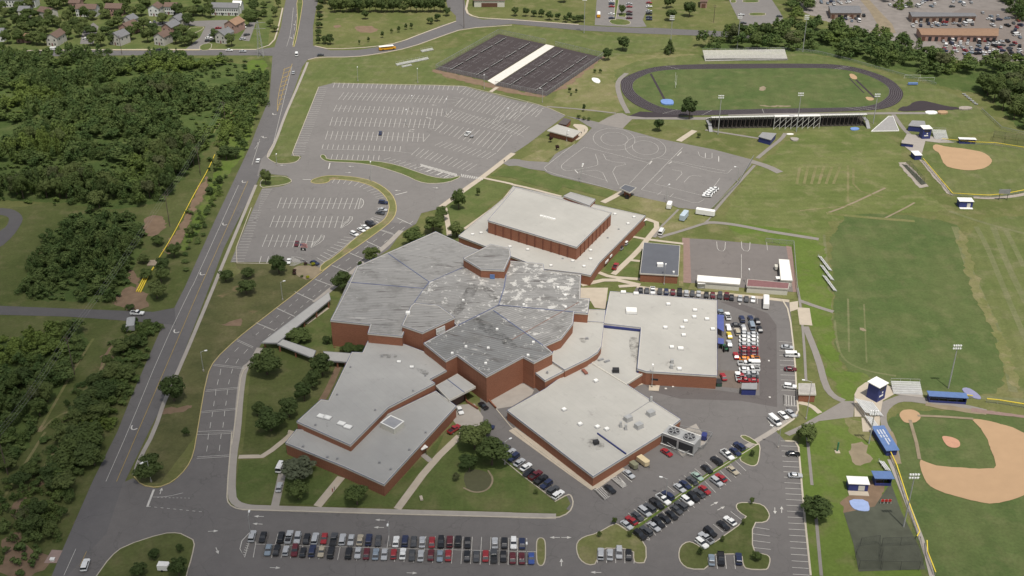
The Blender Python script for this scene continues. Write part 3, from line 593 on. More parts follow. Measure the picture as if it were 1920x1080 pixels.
pline('23 1230,275 1290,210 1200,195', .17); pline('23 1290,290 1340,235 1420,245', .17); pline('23 1395,60 1410,100 1500,120 1500,70', .17); pline('23 1550,95 1550,135', .4); pline('23 1450,70 1450,105', .3); pline('23 970,345 1250,410 1380,450 1440,420', .15); pline('23 1560,260 1500,340', .15); pline('23 1240,90 1270,60', .5); pline('23 1030,155 1050,130', .5); pline('23 1175,150 1200,135', .5)
pline('23 470,195 495,222', .5, sm=0); pline('23 525,175 538,148', .5, sm=0); pline('23 1090,385 1120,360', .15); pline('23 1185,400 1210,375', .15)
# basketball keys
for x in (1535, 1720): pline('23 %d,735 %d,800 %d,810 %d,740' % (x, x + 5, x + 60, x + 65), .2)
pline('24 -10,740 -5,800', .15); pline('23 1720,830 1720,1010', .15, sm=0)
# tennis lines
def bil(q, u, v): return q[0].lerp(q[1], u).lerp(q[3].lerp(q[2], u), v)
NETS = []; TEN = MB(); MK0 = MK; MK = TEN
for q in (LC, RC):
    for i in range(4):
        for j in range(2):
            u0, u1 = .04 + i * .235, .04 + i * .235 + .175
            v0, v1 = (.07, .43) if j == 0 else (.57, .93)
            if j == 0 or True:
                R4 = [bil(q, u0, v0), bil(q, u1, v0), bil(q, u1, v1), bil(q, u0, v1)]
                MK.path(R4, .09, ZL['m'] + .02, 0, True)
                um = (u1 - u0) * .14; vm = (v1 - v0)
                for u in (u0 + um, u1 - um): seg(MK, bil(q, u, v0), bil(q, u, v1), .12)
                for v in (v0 + vm * .24, v1 - vm * .24): seg(MK, bil(q, u0 + um, v), bil(q, u1 - um, v), .12)
                seg(MK, bil(q, (u0 + u1) / 2, v0 + vm * .24), bil(q, (u0 + u1) / 2, v1 - vm * .24), .12)
                NETS.append((bil(q, u0 - .01, (v0 + v1) / 2), bil(q, u1 + .01, (v0 + v1) / 2)))
MK = MK0; tag(TEN.build('tennis_court_lines', plain('faded_court_paint', (.34, .32, .32))), kind='structure')
# running track
TO = W('F 1164,160 1166,150 1180,141 1207,131 1240,124.5 1290,121.5 1350,120.3 1400,120 1460,119.6 1520,120 1560,121 1600,126 1640,137 1672,151 1690,168 1693,180 1685,192 1668,201 1640,206.5 1580,209.5 1510,211.5 1440,213 1340,216 1270,217 1240,214 1215,207 1192,197 1175,184 1166,171')
TI = W('F 1186,162 1190,152 1205,143 1225,135.5 1260,131 1335,129.6 1390,129 1440,128.4 1500,128 1540,128.3 1580,131 1615,138 1645,150 1664,163 1667,175 1660,185 1643,195 1615,200.5 1560,202.5 1500,203.5 1440,204.3 1335,207 1285,207 1260,205 1240,201 1218,192 1200,181 1190,172')
TOs = catmull(TO, 5); TIs = catmull(TI, 5)
sheet('running_track', TOs, A_TRACK, 'p'); sheet('infield_grass', TIs, G_STAD, 'p')
sheet('track_apron', '14 1000,800 1050,800 1090,765 1160,755 1230,770 1350,800 1430,805 1430,825 1200,830 960,840', A_TRACK, 'p', 1); sheet('track_apron', '13 880,870 960,838 1100,845 1200,860 1300,880 1000,882', A_TRACK, 'p')
def resample(p, n):
    L = [0]; m = len(p)
    for i in range(m): L.append(L[-1] + (p[(i + 1) % m] - p[i]).length)
    out = []; k = 0
    for i in range(n):
        t = L[-1] * i / n
        while L[k + 1] < t: k += 1
        out.append(p[k].lerp(p[(k + 1) % m], (t - L[k]) / max(1e-6, L[k + 1] - L[k])))
    return out
cc = centre(TIs)
def nearest_on(p, loop):
    d = (p - cc).normalized(); best = None; m = len(loop)
    for i in range(m):
        a, b = loop[i] - cc, loop[(i + 1) % m] - cc; e = b - a; den = d.x * e.y - d.y * e.x
        if abs(den) < 1e-9: continue
        t = (a.x * e.y - a.y * e.x) / den; s_ = (a.x * d.y - a.y * d.x) / den
        if t > 0 and 0 <= s_ <= 1: return cc + d * t
    return p
IN = resample(TIs, 160)
def msm(L, k): n = len(L); return [sum((L[(i + j) % n] for j in range(-k, k + 1)), L[0] * 0) / (2 * k + 1) for i in range(n)]
OUT = msm([nearest_on(p, TOs) for p in IN], 3); IN = msm(IN, 2)
TRK = MB()
for k in range(0, 7):
    t = k / 6
    TRK.path([a.lerp(b, .05 + .88 * t) for a, b in zip(IN, OUT)], .09, ZL['m'] + .02, 0, True)
tag(TRK.build('track_lane_lines', plain('faded_lane_paint', (.26, .25, .26))), kind='structure')
for k in (20, 60, 61, 96, 98, 100, 120, 132, 140): seg(MK, IN[k], OUT[k], .15)
# football & others
sheet('sand_pit', '14 605,555 640,555 670,580 665,600 620,590', DIRT, 'm', 1); sheet('sand_pit', '14 725,725 790,735 795,755 745,755', DIRT, 'm', 1)
strip('jump_runway', '14 660,600 800,735', 1.4, A_TRACK, 'm', 0); strip('jump_runway', '13 1040,555 1145,750', 1.4, A_TRACK, 'm', 0); strip('jump_runway', '14 610,590 720,700', .8, A_TRACK, 'm', 0)
sheet('worn_turf', 'F 1424,162 1432,160 1436,166 1430,172 1422,166', TAN, 'm', 1); sheet('worn_turf', '14 -70,795 180,795 150,804 -50,804', TAN, 'm', 1)
sheet('worn_turf', '34 650,290 720,285 740,310 700,330', TAN, 'g', 2); sheet('worn_turf', 'F 1792,430 1808,432 1822,500 1850,570 1900,680 1915,735 1900,735 1870,650 1830,560 1808,500', TAN if False else G_DRY, 'g', 2)
strip('worn_line', '24 880,330 580,470 440,520', 1.2, TAN, 'g', 1); strip('worn_line', '24 1100,440 1030,480 870,560', 1.0, TAN, 'g', 1); strip('worn_line', '24 600,160 600,440', 1.2, G_DRY, 'g'); strip('worn_line', '24 640,180 640,340 860,400', 1.2, G_DRY, 'g')
strip('worn_line', '24 440,520 720,550 1100,580', 2.5, G_DRY, 'g'); strip('worn_line', 'F 1500,395 1600,385', 1.0, G_DRY, 'g')
for k in range(6): strip('mowing_mark', '24 %d,170 %d,300' % (240 + 60 * k, 215 + 55 * k), 1.4, G_DRY, 'g')
# ball fields
sheet('infield_dirt', 'F 1820,784 1865,792 1910,806 1960,835 1975,880 1940,918 1902,937 1865,946 1830,942 1790,930 1758,920 1740,910 1729,892 1722,860 1740,868 1760,875 1862,882 1869,872 1845,810 1823,788', DIRT, 'p', 1)
sheet('infield_dirt', 'F 1684,777 1692,769 1712,768 1726,775 1727,786 1718,793 1700,795 1689,788', DIRT, 'p', 2); sheet('mound_dirt', '44 1300,35 1350,35 1430,60 1445,100 1420,120 1380,120 1330,100', plain('red_clay', (.47, .26, .17), .95), 'p', 2)
strip('base_line', 'F 1706,788 1718,830 1724,862', 1.2, TAN, 'm', 0); strip('base_line', 'F 1720,780 1770,782 1825,786', 1.2, TAN, 'm', 0)
sheet('warning_track', '44 850,0 940,0 1000,240 930,240', TAN, 'a'); sheet('warning_track', 'F 1735,755 1830,768 1850,775 1850,778 1780,770 1735,762', TAN, 'a'); sheet('warning_track', 'F 1820,765 1920,779 1990,786 1990,792 1900,782 1820,772', MATS['reddish_asphalt'], 'a')
sheet('infield_dirt', 'F 1748,273 1757,271 1776,276 1815,280 1844,286 1856,295 1860,301 1856,309 1844,317 1821,320 1793,318 1771,311 1761,287 1751,282', DIRT, 'p', 1)
strip('gravel_strip', '24 1540,400 1640,408 1760,402 1860,390 1960,370', 2.6, GRAVEL, 'a'); sheet('gravel_area', '24 970,140 1040,140 1210,320 1130,330', GRAVEL, 'a'); sheet('netted_ground', '24 1000,150 1040,160 1190,300 1150,310', NET, 'p')
sheet('gravel_area', '24 1130,110 1180,130 1390,390 1340,370', GRAVEL, 'a')
sheet('paved_forecourt', 'F 1690,270 1700,252 1740,255 1775,262 1790,268 1760,268 1735,265 1728,290 1722,296', CONC2, 'p')
sheet('paved_forecourt', 'F 1602,740 1608,728 1622,718 1634,714 1680,728 1676,740 1655,752 1648,790 1618,782 1602,782', CONC, 'p'); sheet('paved_forecourt', '34 700,975 840,980 835,1080 710,1080', CONC, 'p'); sheet('paved_forecourt', '34 920,740 1140,750 1165,825 960,800', CONC2, 'p')
sheet('bullpen_ground', 'F 1582,962 1640,950 1670,905 1690,960 1725,1030 1735,1068 1610,1072 1600,1020', NET, 'a'); sheet('bare_soil', 'F 1575,945 1600,925 1640,900 1660,905 1645,955 1582,962', RED, 'g')
strip('gravel_strip', 'F 1668,862 1700,940 1735,1030 1752,1100', 1.6, CONC2, 'a')
sheet('bare_soil', 'F 1590,830 1625,830 1640,870 1600,880', TAN, 'g', 2); sheet('bare_soil', 'F 1566,770 1600,785 1640,800 1640,830 1600,820', G_DRY, 'g', 2)
tag(MK.build('white_road_markings', PAINT), kind='structure'); tag(MY.build('yellow_road_markings', YPAINT), kind='structure')
sheet('worn_turf', 'F 1792,430 1808,432 1822,500 1850,570 1900,680 1915,735 1900,735 1870,650 1830,560 1808,500', G_DRY, 'g', 2)
island('22 30,330 40,270 120,245 210,243 262,268 265,288 200,308 110,320', G_LAWN, 1)
lawn('F 455,850 470,690 520,650 600,670 660,680 610,750 540,830 500,855 448,853', G_DARK)

# ------------------------------------------------------------------ the school
SC = centre(W('F 960,600')); SC = Vector((SC.x, SC.y, 0))
school = empty('school_building', SC, 'sprawling red brick school with white and grey flat roofs and a seamed metal roof', 'school')
ROOFBLUE = plain('faded_blue_trim', (.10, .12, .21), .7)
TRIM = plain('cream_trim', (.50, .475, .42), .8)
def wing(s, z, roofm, wall=BRICK, z0=0, trim=TRIM, blue=True, cop=.22, root=None, hole=False, roof=True):
    p = W(s, z) if isinstance(s, str) else s; root = root or school
    MB().prism(p, z0, z - .02, 0, cap=False).build('wall', wall, root)
    if roof: MB().sheet(p, z).build('roof', roofm, root)
    b = MB(); b.ring(p, .12, .28, z - .55, z + cop, 0)
    if blue: b.ring(p, .15, .02, z + cop - .06, z + cop + .05, 1)
    b.build('coping', [trim, ROOFBLUE], root); return p
ZM = 11.5
main = wing('F 817,435 670,500 652,540 620,601 695,609 690,625 754,631 765,605 845,600 857,611 795,644 836,677 857,666 912,706 981,669 1001,680 1036,662 1020,649 1052,635 1074,607 1076,586 1102,588 1105,561 1087,560 1089,516 1020,508 1018,496 957,490 870,460', ZM, SR2, roof=False)
def roofpart(s, m): MB().sheet(W(s, ZM), ZM).build('roof', m, school)
roofpart('F 817,435 670,500 652,529 795,541 805,529 727,475 817,435', SR1); 
roofpart('F 652,529 620,601 695,609 690,625 754,631 765,605 777,567 795,541', SR1)
roofpart('F 817,435 727,475 805,529 867,502 905,505 957,490 870,460', seamroof('seamed_roof_upper', R(14), white=.66))
roofpart('F 805,529 867,502 957,490 949,515 945,540 935,572 925,582 857,611 845,600 765,605 777,567 795,541', SR2)
roofpart('F 957,490 1018,496 1020,508 1089,516 1087,560 1105,561 1102,588 935,573 945,540 949,515', SR3)
roofpart('F 935,572.5 1076,586 1074,607 1052,635 1020,649 925,582', SR5)
roofpart('F 795,644 857,611 925,582 1020,649 1036,662 1001,680 981,669 912,706 857,666 836,677', SR4)
sm = MB()
for s in ('F 652,529 795,541 777,567', 'F 727,475 805,529 867,502', 'F 805,529 795,541', 'F 949,515 945,540 935,572 855,612 815,634', 'F 935,572 1076,585 1102,588', 'F 925,582 1020,649', 'F 817,435 727,475'):
    MB().path(W(s, ZM), .35, ZM + .12, 0, False, .11).build('ridge_flashing', ROOFBLUE, school)
MB().path(W('F 960,637 1085,567', ZM), .25, ZM + .08, 0, False, .07).build('lightning_cable', plain('rust', (.22, .12, .09)), school)
wing('F 754,611 792,624 852,596 822,574 777,569 771,574', 14.0, SR1)
def wpanel(s, za, zb, m, name='window', out_=.12, frame=None):  # panel on a wall: px of the left/right foot at height za
    a, b = W(s, za); d = (b - a).normalized(); n = Vector((d.y, -d.x, 0)) * out_
    mb = MB(); q = [a - n, b - n, b + n, a + n]; mb.prism(q, za, zb, 0, bottom=True)
    if frame:
        L = (b - a).length; k = max(1, round(L / 1.3))
        for i in range(k + 1):
            c = a.lerp(b, i / k); mb.box((c.x + n.x, c.y + n.y, (za + zb) / 2), (.12, .12, zb - za + .05), math.atan2(d.y, d.x), 1)
        for z in (za, (za + zb) / 2, zb): mb.box(((a.x + b.x) / 2 + n.x, (a.y + b.y) / 2 + n.y, z), (L, .12, .12), math.atan2(d.y, d.x), 1)
    mb.build(name, [m, frame or m], school)
wpanel('32 1352,352 1416,325', 10.5, 13.0, plain('pale_window', (.55, .55, .52), .3), frame=WHITE)
wing('F 869,485 902,505 945,507 957,480 955,467 920,459', 15.3, SR1)
wing('F 690,640 757,646 797,661 837,695 805,712 815,719 727,765 657,835 557,791 602,750 616,752 660,661 680,662', 7.3, ROOFG)
wing('F 536,831 556,806 600,808 700,790 817,734 855,762 720,909 647,876', 4.7, ROOFG)
p = W('32 1350,735 1510,645 1645,740 1450,840', 5.6); MB().prism(p, 4.9, 5.6, bottom=True).build('canopy_roof', ROOFG, school); MB().ring(p, .1, .1, 4.85, 5.72).build('coping', TRIM, school)
MB().path(W('32 1435,685 1565,785', 5.6), .3, 5.72, 0, False, .1).build('ridge_flashing', ROOFBLUE, school)
q = W('32 1380,770 1560,860 1540,880 1360,790', 0)
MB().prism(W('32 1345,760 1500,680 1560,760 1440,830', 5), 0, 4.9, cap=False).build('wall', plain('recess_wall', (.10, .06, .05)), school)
wing('F 951,770 1022,730 1060,702 1110,682 1174,721 1276,787 1246,811 1112,894', 4.1, ROOF)
wing('F 1075,602 1132,606 1127,650 1120,661 1102,673 1059,694 1035,678 1036,662 1052,637', 7.3, ROOF)
wing('F 1001,697 1035,680 1059,695 1022,714', 6.6, ROOF)
wing('F 1104,581 1135,582 1132,605 1101,603', 7.5, ROOF)
wing('F 1132,608 1202,618 1196,692 1211,697 1174,721 1110,681 1122,661 1128,650', 4.2, ROOF, blue=False)
wing('F 1144,547 1344,564 1344,705 1212,697 1195,692 1202,615 1132,607', 5.8, ROOF)
e = W('33 690,272 970,302', 5.8); MB().path(e, .42, 5.3, 0, False, 1.0).build('fascia', BLUE, school); e = W('33 972,302 945,602', 5.8); MB().path(e, .42, 5.3, 0, False, 1.0).build('fascia', BLUE, school); e = W('33 940,606 1005,622', 5.8); MB().path(e, .42, 5.3, 0, False, 1.0).build('fascia', BLUE, school)
wing('F 968,352 1146,400 1081,464 915,414', 11.0, ROOF)
wing('F 962,350 1210,405 1124,492 1107,517 1088,513 1020,505 860,443 952,367', 4.9, ROOF)
wing('F 1057,368 1070,361 1116,374 1105,386', 6.4, ROOFG)
# gym pilasters
a, b, c = W('F 915,414 1081,464 1146,400', 11)
mbp = MB()
for u, v, n in ((a, b, 11), (b, c, 9)):
    d = (v - u).normalized()
    for i in range(1, n):
        q = u.lerp(v, i / n); MB().box((q.x + d.y * .12, q.y - d.x * .12, 7.8), (.3, .4, 5.6), math.atan2(d.y, d.x)).build('pilaster', plain('dark_brick', (.17, .065, .042)), school)
SOOT = bpy.data.materials.new('soot_stain'); MATS['soot_stain'] = SOOT; nb = NB(SOOT); nb.out((.045, .04, .036), .9)
tr = nb.n('ShaderNodeBsdfTransparent'); mx = nb.n('ShaderNodeMixShader'); nb.l(nb.mul((1, 1, 1), nb.ramp(nb.noise(2.2, 6, .75), .44, .72), 0, .62), mx.inputs[0]); nb.l(tr.outputs[0], mx.inputs[1]); nb.l(nb.b.outputs[0], mx.inputs[2]); nb.l(mx.outputs[0], nb.t.nodes['Material Output'].inputs[0])
for s_, z_ in (('F 880,530 900,538 885,560 862,590 850,592 852,575 868,552', ZM), ('F 885,596 905,598 950,628 975,650 960,655 920,630 890,612', ZM), ('F 905,530 935,556 930,566 900,540', ZM), ('32 900,500 1060,490 1050,530 950,530', 7.3), ('32 1190,590 1300,630 1290,660 1220,640', 7.3), ('33 1110,560 1200,550 1240,590 1180,600', 5.8), ('43 550,60 640,50 710,100 650,140 580,120', 4.1), ('33 500,370 570,375 560,410 520,410', 7.3), ('33 870,360 960,380 940,560 900,560', 4.2)):
    MB().sheet(ragged(chaikin(W(s_, z_), 1), .5, .8), z_ + .03).build('roof_stain', SOOT, school)
# rooftop pieces: tile px, size, z
def rbox(s, z, d, m=WHITE, name='roof_vent', rz=.0):
    for q in W(s, z):
        b = MB(); b.box((q.x, q.y, z + d[2] / 2), d, rz)
        b.box((q.x, q.y, z + .08), (d[0] + .35, d[1] + .35, .16), rz, 1); b.build(name, [m, GREYM], school)
rbox('33 895,180', 5.8, (4.2, 3.4, 1.2), WHITE, 'air_handler', R(-4))
rbox('33 1172,125 1372,170 1367,220 1302,252 1462,237 1150,300 1277,300 1505,312 1287,357 1198,447 1255,610', 5.8, (1.5, 1.2, .7), WHITE, 'roof_vent', R(-4)); rbox('33 1265,457 835,35 930,45', 5.8, (2.0, 1.5, .7), WHITE, 'roof_vent', R(-4))
rbox('33 1040,950 870,990 950,1045', 4.1, (2.6, 2.0, 1.6), GALV, 'air_handler', R(35)); rbox('33 390,915 510,1025 640,1045 710,1062 628,700', 4.1, (1.4, 1.2, .7), WHITE, 'roof_vent', R(35))
rbox('33 815,1040 853,1060 1043,850', 4.1, (.8, .8, 2.0), GALV, 'exhaust_stack'); rbox('33 1200,560 1195,600', 5.8, (1.0, 1.0, 1.4), GALV, 'exhaust_stack')
rbox('33 778,630', 4.2, (2.4, 1.8, 1.5), DARK, 'air_handler'); rbox('33 665,540 712,552', 4.2, (2.2, .7, .5), GREYM, 'air_handler', R(30)); rbox('33 545,635', 4.1, (1.2, 3.0, .8), plain('rusty_metal', (.24, .10, .07)), 'roof_hatch', R(25)); rbox('43 630,90', 4.1, (1.8, 1.5, 1.4), DARK, 'air_handler', R(20))
rbox('33 637,203 265,632', 7.0, (.5, .5, .5), GREYM); rbox('33 562,382', 7.3, (1.0, .8, .6), GREYM)
rbox('32 1072,556 1168,595', 7.3, (1.4, 1.0, .5), WHITE, 'skylight'); rbox('32 490,965 535,975 642,1020 690,1045', 7.3, (2.6, 1.8, .5), WHITE, 'skylight', R(-25)); rbox('32 945,512 708,595 608,802 893,917 1178,772 445,1030 1270,660', 7.3, (.5, .5, .5), GREYM, 'vent_pipe')
rbox('42 352,110 535,190 610,203 1150,135 1010,280 925,232 1272,5', 4.7, (.6, .6, .5), GREYM, 'vent_pipe')
rbox('23 915,550 870,600 455,880 590,800 590,865 540,920 292,915 772,528 118,795', 4.9, (1.2, .9, .6), WHITE); rbox('23 718,705 800,640 380,860', 4.9, (.6, .5, .4), GREYM, 'vent_pipe'); rbox('22 1625,680 1688,668 1905,772', 4.9, (1.3, .9, .5), WHITE)
p = W('23 215,540 320,568', 11); mb = MB()
for i in range(5):
    q = p[0].lerp(p[1], (i + .5) / 5); mb.box((q.x, q.y, 11.25), (1.9, 1.0, .5), R(-14))
mb.build('skylight', WHITE, school)
rbox('32 1140,195', 14, (1.6, 1.4, 1.0), WHITE, 'air_handler'); rbox('32 1555,98 1808,315 1575,445 1742,455 1723,570 1472,495', 11.5, (.9, .8, .7), WHITE, 'vent_pipe'); rbox('33 88,130 402,148 160,412 120,510 345,1 400,60', 11.5, (.9, .8, .7), WHITE, 'vent_pipe')
MB().path(W('43 640,15 855,170', 4.1), .3, 4.7, 0, False, .6).build('roof_step', BLUE, school); MB().path(W('33 830,982 1035,850', 4.1), .25, 4.22, 0, False, .1).build('roof_seam', GREYM, school)
# skylight box on the south-west wing
p = W('32 935,1010 1010,955 1110,1000 1035,1058', 6.9); MB().prism(p, 4.7, 6.9).build('monitor_roof', CREAM, school); MB().ring(p, .1, .3, 6.8, 7.0).build('coping', WHITE, school); MB().sheet(offset(p, -.4), 6.95).build('skylight', plain('grey_pane', (.30, .30, .31), .4), school)
# doors, windows and wall details
wpanel('33 1290,730 1372,735', .1, 3.0, BLUE, 'garage_door'); wpanel('33 1045,690 1095,695', 3.1, 3.8, GLASS, 'window')
for s in ('42 320,190 350,195', '42 628,300 665,320'): wpanel(s, .1, 2.6, DARK, 'doorway')
wpanel('43 1038,120 1090,85', .2, 3.2, WHITE, 'garage_door')
for s in ('43 180,35 215,60', '43 240,85 270,105', '43 340,160 370,185', '43 660,330 700,312', '43 775,265 815,243'): wpanel(s, 1.7, 2.3, WHITE, 'window')
for s in ('43 370,200 385,212', '43 820,250 832,243'): wpanel(s, .1, 2.3, DARK, 'doorway')
wpanel('22 1755,1010 1790,1012', 11.6, 13.6, LBLUE, 'door'); wpanel('33 280,560 300,550', 6.8, 9.2, BLUE, 'door')
for s in ('23 700,900 722,875', '23 735,855 750,838', '23 830,735 850,712', '23 860,700 880,676'): wpanel(s, 2.0, 2.9, WHITE, 'window')
wpanel('32 1865,700 1885,690', 4, 9.5, WHITE, 'downpipe'); wpanel('32 580,445 600,447', .1, .4, BRICK, 'wall_base')
# low coping walls round the loading dock
mb = MB()
for s in ('32 1560,800 1580,860 1665,915', '32 1735,840 1800,910'): mb.path(W(s), .4, 1.0, 0, False, 1.0)
mb.build('retaining_wall', BRICK, school)
def btree(name, label, cat, s): c = P1(s); return empty(name, (c.x, c.y, 0), label, cat)
# porch canopies beside the wings
for s, lab in (('42 1255,165', 'small white entrance canopy on the long wall of the front south wing'), ('23 985,610', 'small white entrance canopy at the east end of the gym wing')):
    r = btree('entrance_canopy', lab, 'canopy', s); c = P1(s)
    MB().box((c.x, c.y, 2.9), (2.6, 2.2, .25), R(40)).build('roof', WHITE, r); b = MB()
    for dx in (-1, 1): b.tube((c.x + dx, c.y - .6, 0), (c.x + dx, c.y - .6, 2.8), .08)
    b.build('post', DARK, r)
# covered walkways
def walkway(s, z, label):
    p = W(s, z); c = centre(p); r = empty('covered_walkway', (c.x, c.y, 0), label, 'walkway')
    MB().prism(p, z - .45, z, bottom=True).build('roof', flatroof('canopy_membrane', (.40, .39, .37)) if 'canopy_membrane' not in MATS else MATS['canopy_membrane'], r)
    MB().ring(p, .06, .12, z - .5, z + .08).build('fascia', GREYM, r)
    q = sorted([(p[i], p[(i + 1) % len(p)]) for i in range(len(p))], key=lambda e: -(e[0] - e[1]).length)[:2]
    for a, b in q:
        n = max(2, int((b - a).length / 9))
        for i in range(n + 1):
            t = a.lerp(b, .02 + .96 * i / n).lerp(c, .02); t = t + (c - t).normalized() * .5
            MB().box((t.x, t.y, (z - .45) / 2), (.55, .55, z - .45)).build('pier', BRICK, r)
walkway('32 40,410 545,30 560,85 160,412', 3.2, 'long grey covered walkway beside the bus lanes at the west side of the school')
walkway('32 160,420 200,385 450,470 425,525', 3.2, 'short sloping covered walkway between two dark round trees')
walkway('32 505,475 715,490 680,555 540,545', 3.2, 'covered walkway piece that meets the west wall of the front wing')
walkway('42 -10,0 0,0 0,0 0,0', 3, '') if 0 else 0
# other buildings
def bld(name, label, cat, s, z, roofm, wall, cop=WHITE, over=0):
    p = W(s, z); c = centre(p); r = empty(name, (c.x, c.y, 0), label, cat)
    MB().prism(p if not over else offset(p, -over), 0, z - .02, cap=False).build('wall', wall, r); MB().prism(offset(p, .25), z - .3, z, bottom=True).build('roof', roofm, r)
    if cop: MB().ring(p, .3, -.1, z - .5, z + .06).build('fascia', TRIM, r)
    return r, p
def panel(root, s, za, zb, m, name='window', o=.12, z=None):
    a, b = W(s, za if z is None else z); d = (b - a).normalized(); n = Vector((d.y, -d.x, 0)) * o
    MB().prism([a - n, b - n, b + n, a + n], za, zb, bottom=True).build(name, m, root)
r, p = bld('brick_annex', 'detached brick annex with a dark blue grey roof beside the basketball court', 'building', 'F 1208,455 1274,461 1271,516 1201,512', 4.2, DKROOF, BRICK)
q = P1('23 1110,915', 4.2); MB().box((q.x, q.y, 4.9), (2.6, 1.8, 1.4)).build('air_handler', WHITE, r); q = P1('23 1212,965', 4.2); MB().box((q.x, q.y, 4.5), (.8, .8, .7)).build('roof_vent', WHITE, r); panel(r, '23 975,1020 1000,1022', .1, 2.4, DARK, 'doorway')
def portable(label, s, z, roofm, win, porch):
    r, p = bld('portable_classroom', label, 'portable classroom', s, z, roofm, CREAM); r['group'] = 'portable classrooms round the basketball court'
    for w_ in win: panel(r, w_, 1.2, 2.1, GLASS)
    if porch:
        q = P1(porch, 2.6); MB().box((q.x, q.y, 2.6), (3.2, 2.2, .2)).build('porch_roof', WHITE, r); b = MB()
        for dx in (-1.4, 1.4):
            b.tube((q.x + dx, q.y - .9, 0), (q.x + dx, q.y - .9, 2.5), .07)
        b.box((q.x, q.y + .2, .25), (3, 1.8, .5)); b.build('porch_steps', GREYM, r)
    return r
portable('white roofed portable classroom left of the maroon roofed one', '23 1395,985 1712,1010 1705,1052 1392,1028', 3.4, WHITE, ['23 1470,1058 1500,1060', '23 1600,1062 1640,1064'], '23 1420,1040')
portable('portable classroom with a maroon roof south of the basketball court', 'F 1403,524 1479,531 1477,541 1401,536', 3.4, MAROONR, ['33 85,-8 110,-6'], 'F 1409,537')
portable('white roofed portable classroom on the east edge of the basketball court', '24 85,865 155,870 180,1022 100,1018', 3.2, WHITE, ['24 95,1060 110,1062'], '24 88,1003')
r, p = bld('utility_building', 'small square brick utility building at the east edge of the staff car park', 'building', '34 235,718 345,720 355,795 235,792', 3.6, plain('stained_roof', (.36, .34, .31), .9, var=.25), BRICK); panel(r, '34 250,835 275,836', .1, 2.2, DARK, 'doorway')
r, p = bld('ticket_building', 'low pale roofed brick building between the rear car park and the training pad', 'building', '13 268,978 340,935 512,985 455,1028', 3.6, ROOF, BRICK, over=.8); panel(r, '13 300,1015 320,1022', .1, 2.2, DARK, 'doorway'); panel(r, '13 460,1050 468,1046', .1, 2.2, GLASS, 'window')
r, p = bld('storage_shed', 'dark roofed low brick shed behind the pale roofed ticket building', 'shed', '13 350,925 390,885 440,897 405,935', 3.0, plain('brown_roof', (.10, .085, .08)), BRICK, None)
r, p = bld('ticket_kiosk', 'brick kiosk with an overhanging dark roof at the edge of the training pad', 'kiosk', '23 812,332 848,306 927,328 882,364', 4.2, DKROOF, BRICK, WHITE, 1.6); panel(r, '23 850,410 875,414', .2, 2.4, DARK, 'doorway')
r, p = bld('blue_shed', 'dark blue shed with a grey roof behind the home stand', 'shed', 'F 1423,256 1430,248 1455,250 1445,262', 3.2, GREYM, BLUE, None)
r, p = bld('blue_shed', 'dark blue shed with a grey roof north of the far softball field', 'shed', 'F 1704,235 1711,226 1733,227 1736,238', 3.4, GREYM, BLUE, None)
r, p = bld('blue_shed', 'grey roofed shed with a dark blue wall among the auto shop cars', 'shed', '35 0,0', 3, GREYM, BLUE) if 0 else bld('blue_shed', 'grey roofed shed, dark blue wall, at the lower end of the packed cars', 'shed', '33 1730,715 1835,715 1832,755 1725,752', 3.0, GREYM, BLUE, None)
# lean-to canopies on the east wall of the shop wing
for s, lab in (('33 1540,198 1588,202 1590,328 1540,300', 'long blue lean-to canopy on the east wall of the auto shop wing'), ('33 1545,372 1590,380 1588,420 1545,415', 'small blue tarpaulin shelter below the long blue canopy')):
    p = W(s, 3); c = centre(p); r = empty('lean_to_canopy', (c.x, c.y, 0), lab, 'canopy'); MB().prism(p, 2.85, 3.0, bottom=True).build('roof', plain('blue_canopy', (.085, .11, .30), .6), r)
    b = MB(); [b.tube((q.x, q.y, 0), (q.x, q.y, 2.9), .08) for q in offset(p, -.3)]; b.build('post', GREYM, r)
# chiller compound
c = P1('43 1280,110'); r = empty('cooling_tower', (c.x, c.y, 0), 'large galvanised cooling tower with two round fans beside the cafeteria wing', 'cooling tower')
a = R(-33.5); co, si = math.cos(a), math.sin(a); p0 = P1('43 1240,95', 2.5); cx, cy = P1('F 1278,818', 4.5).xy
def LT(x, y): return Vector((cx + x * co - y * si, cy + x * si + y * co, 0))
MB().box((cx, cy, 3.0), (12, 5.4, 4.2), a).build('casing', GALV, r); b = MB()
for x in (-3, 3):
    q = LT(x, -2.75); b.box((q.x, q.y, 2.8), (5.2, .12, 2.8), a)
b.build('intake_louvre', DARK, r)
for x in (-2.9, 2.9):
    q = LT(x, 0); f = MB(); f.tube((q.x, q.y, 5.1), (q.x, q.y, 5.7), 2.1, 18); o = f.build('fan_shroud', GREYM, r); g2 = MB()
    g2.tube((q.x, q.y, 5.7), (q.x, q.y, 5.76), 1.8, 16, 0); 
    for k in range(6):
        t = k * math.pi / 3; g2.box((q.x + math.cos(t) * .9, q.y + math.sin(t) * .9, 5.82), (1.7, .4, .06), t, 1)
    g2.build('fan', [DARK, GREYM], r)
b = MB()
for x in (-6, 0, 6):
    for y in (-2.7, 2.7): q = LT(x, y); b.box((q.x, q.y, .45), (.3, .3, .9), a)
b.build('leg', GALV, r); b = MB(); 
for y in (-2.75, 2.75): b.tube(LT(-6, y) + Vector((0, 0, 5.3)), LT(6, y) + Vector((0, 0, 5.3)), .12)
q = LT(-6, -3.3); b.tube(q + Vector((0, 0, 1.2)), LT(-.4, -3.3) + Vector((0, 0, 1.2)), .12); b.tube(LT(.4, -3.3) + Vector((0, 0, 1.2)), LT(6, -3.3) + Vector((0, 0, 1.2)), .12)
b.build('pipe', WHITE, r)
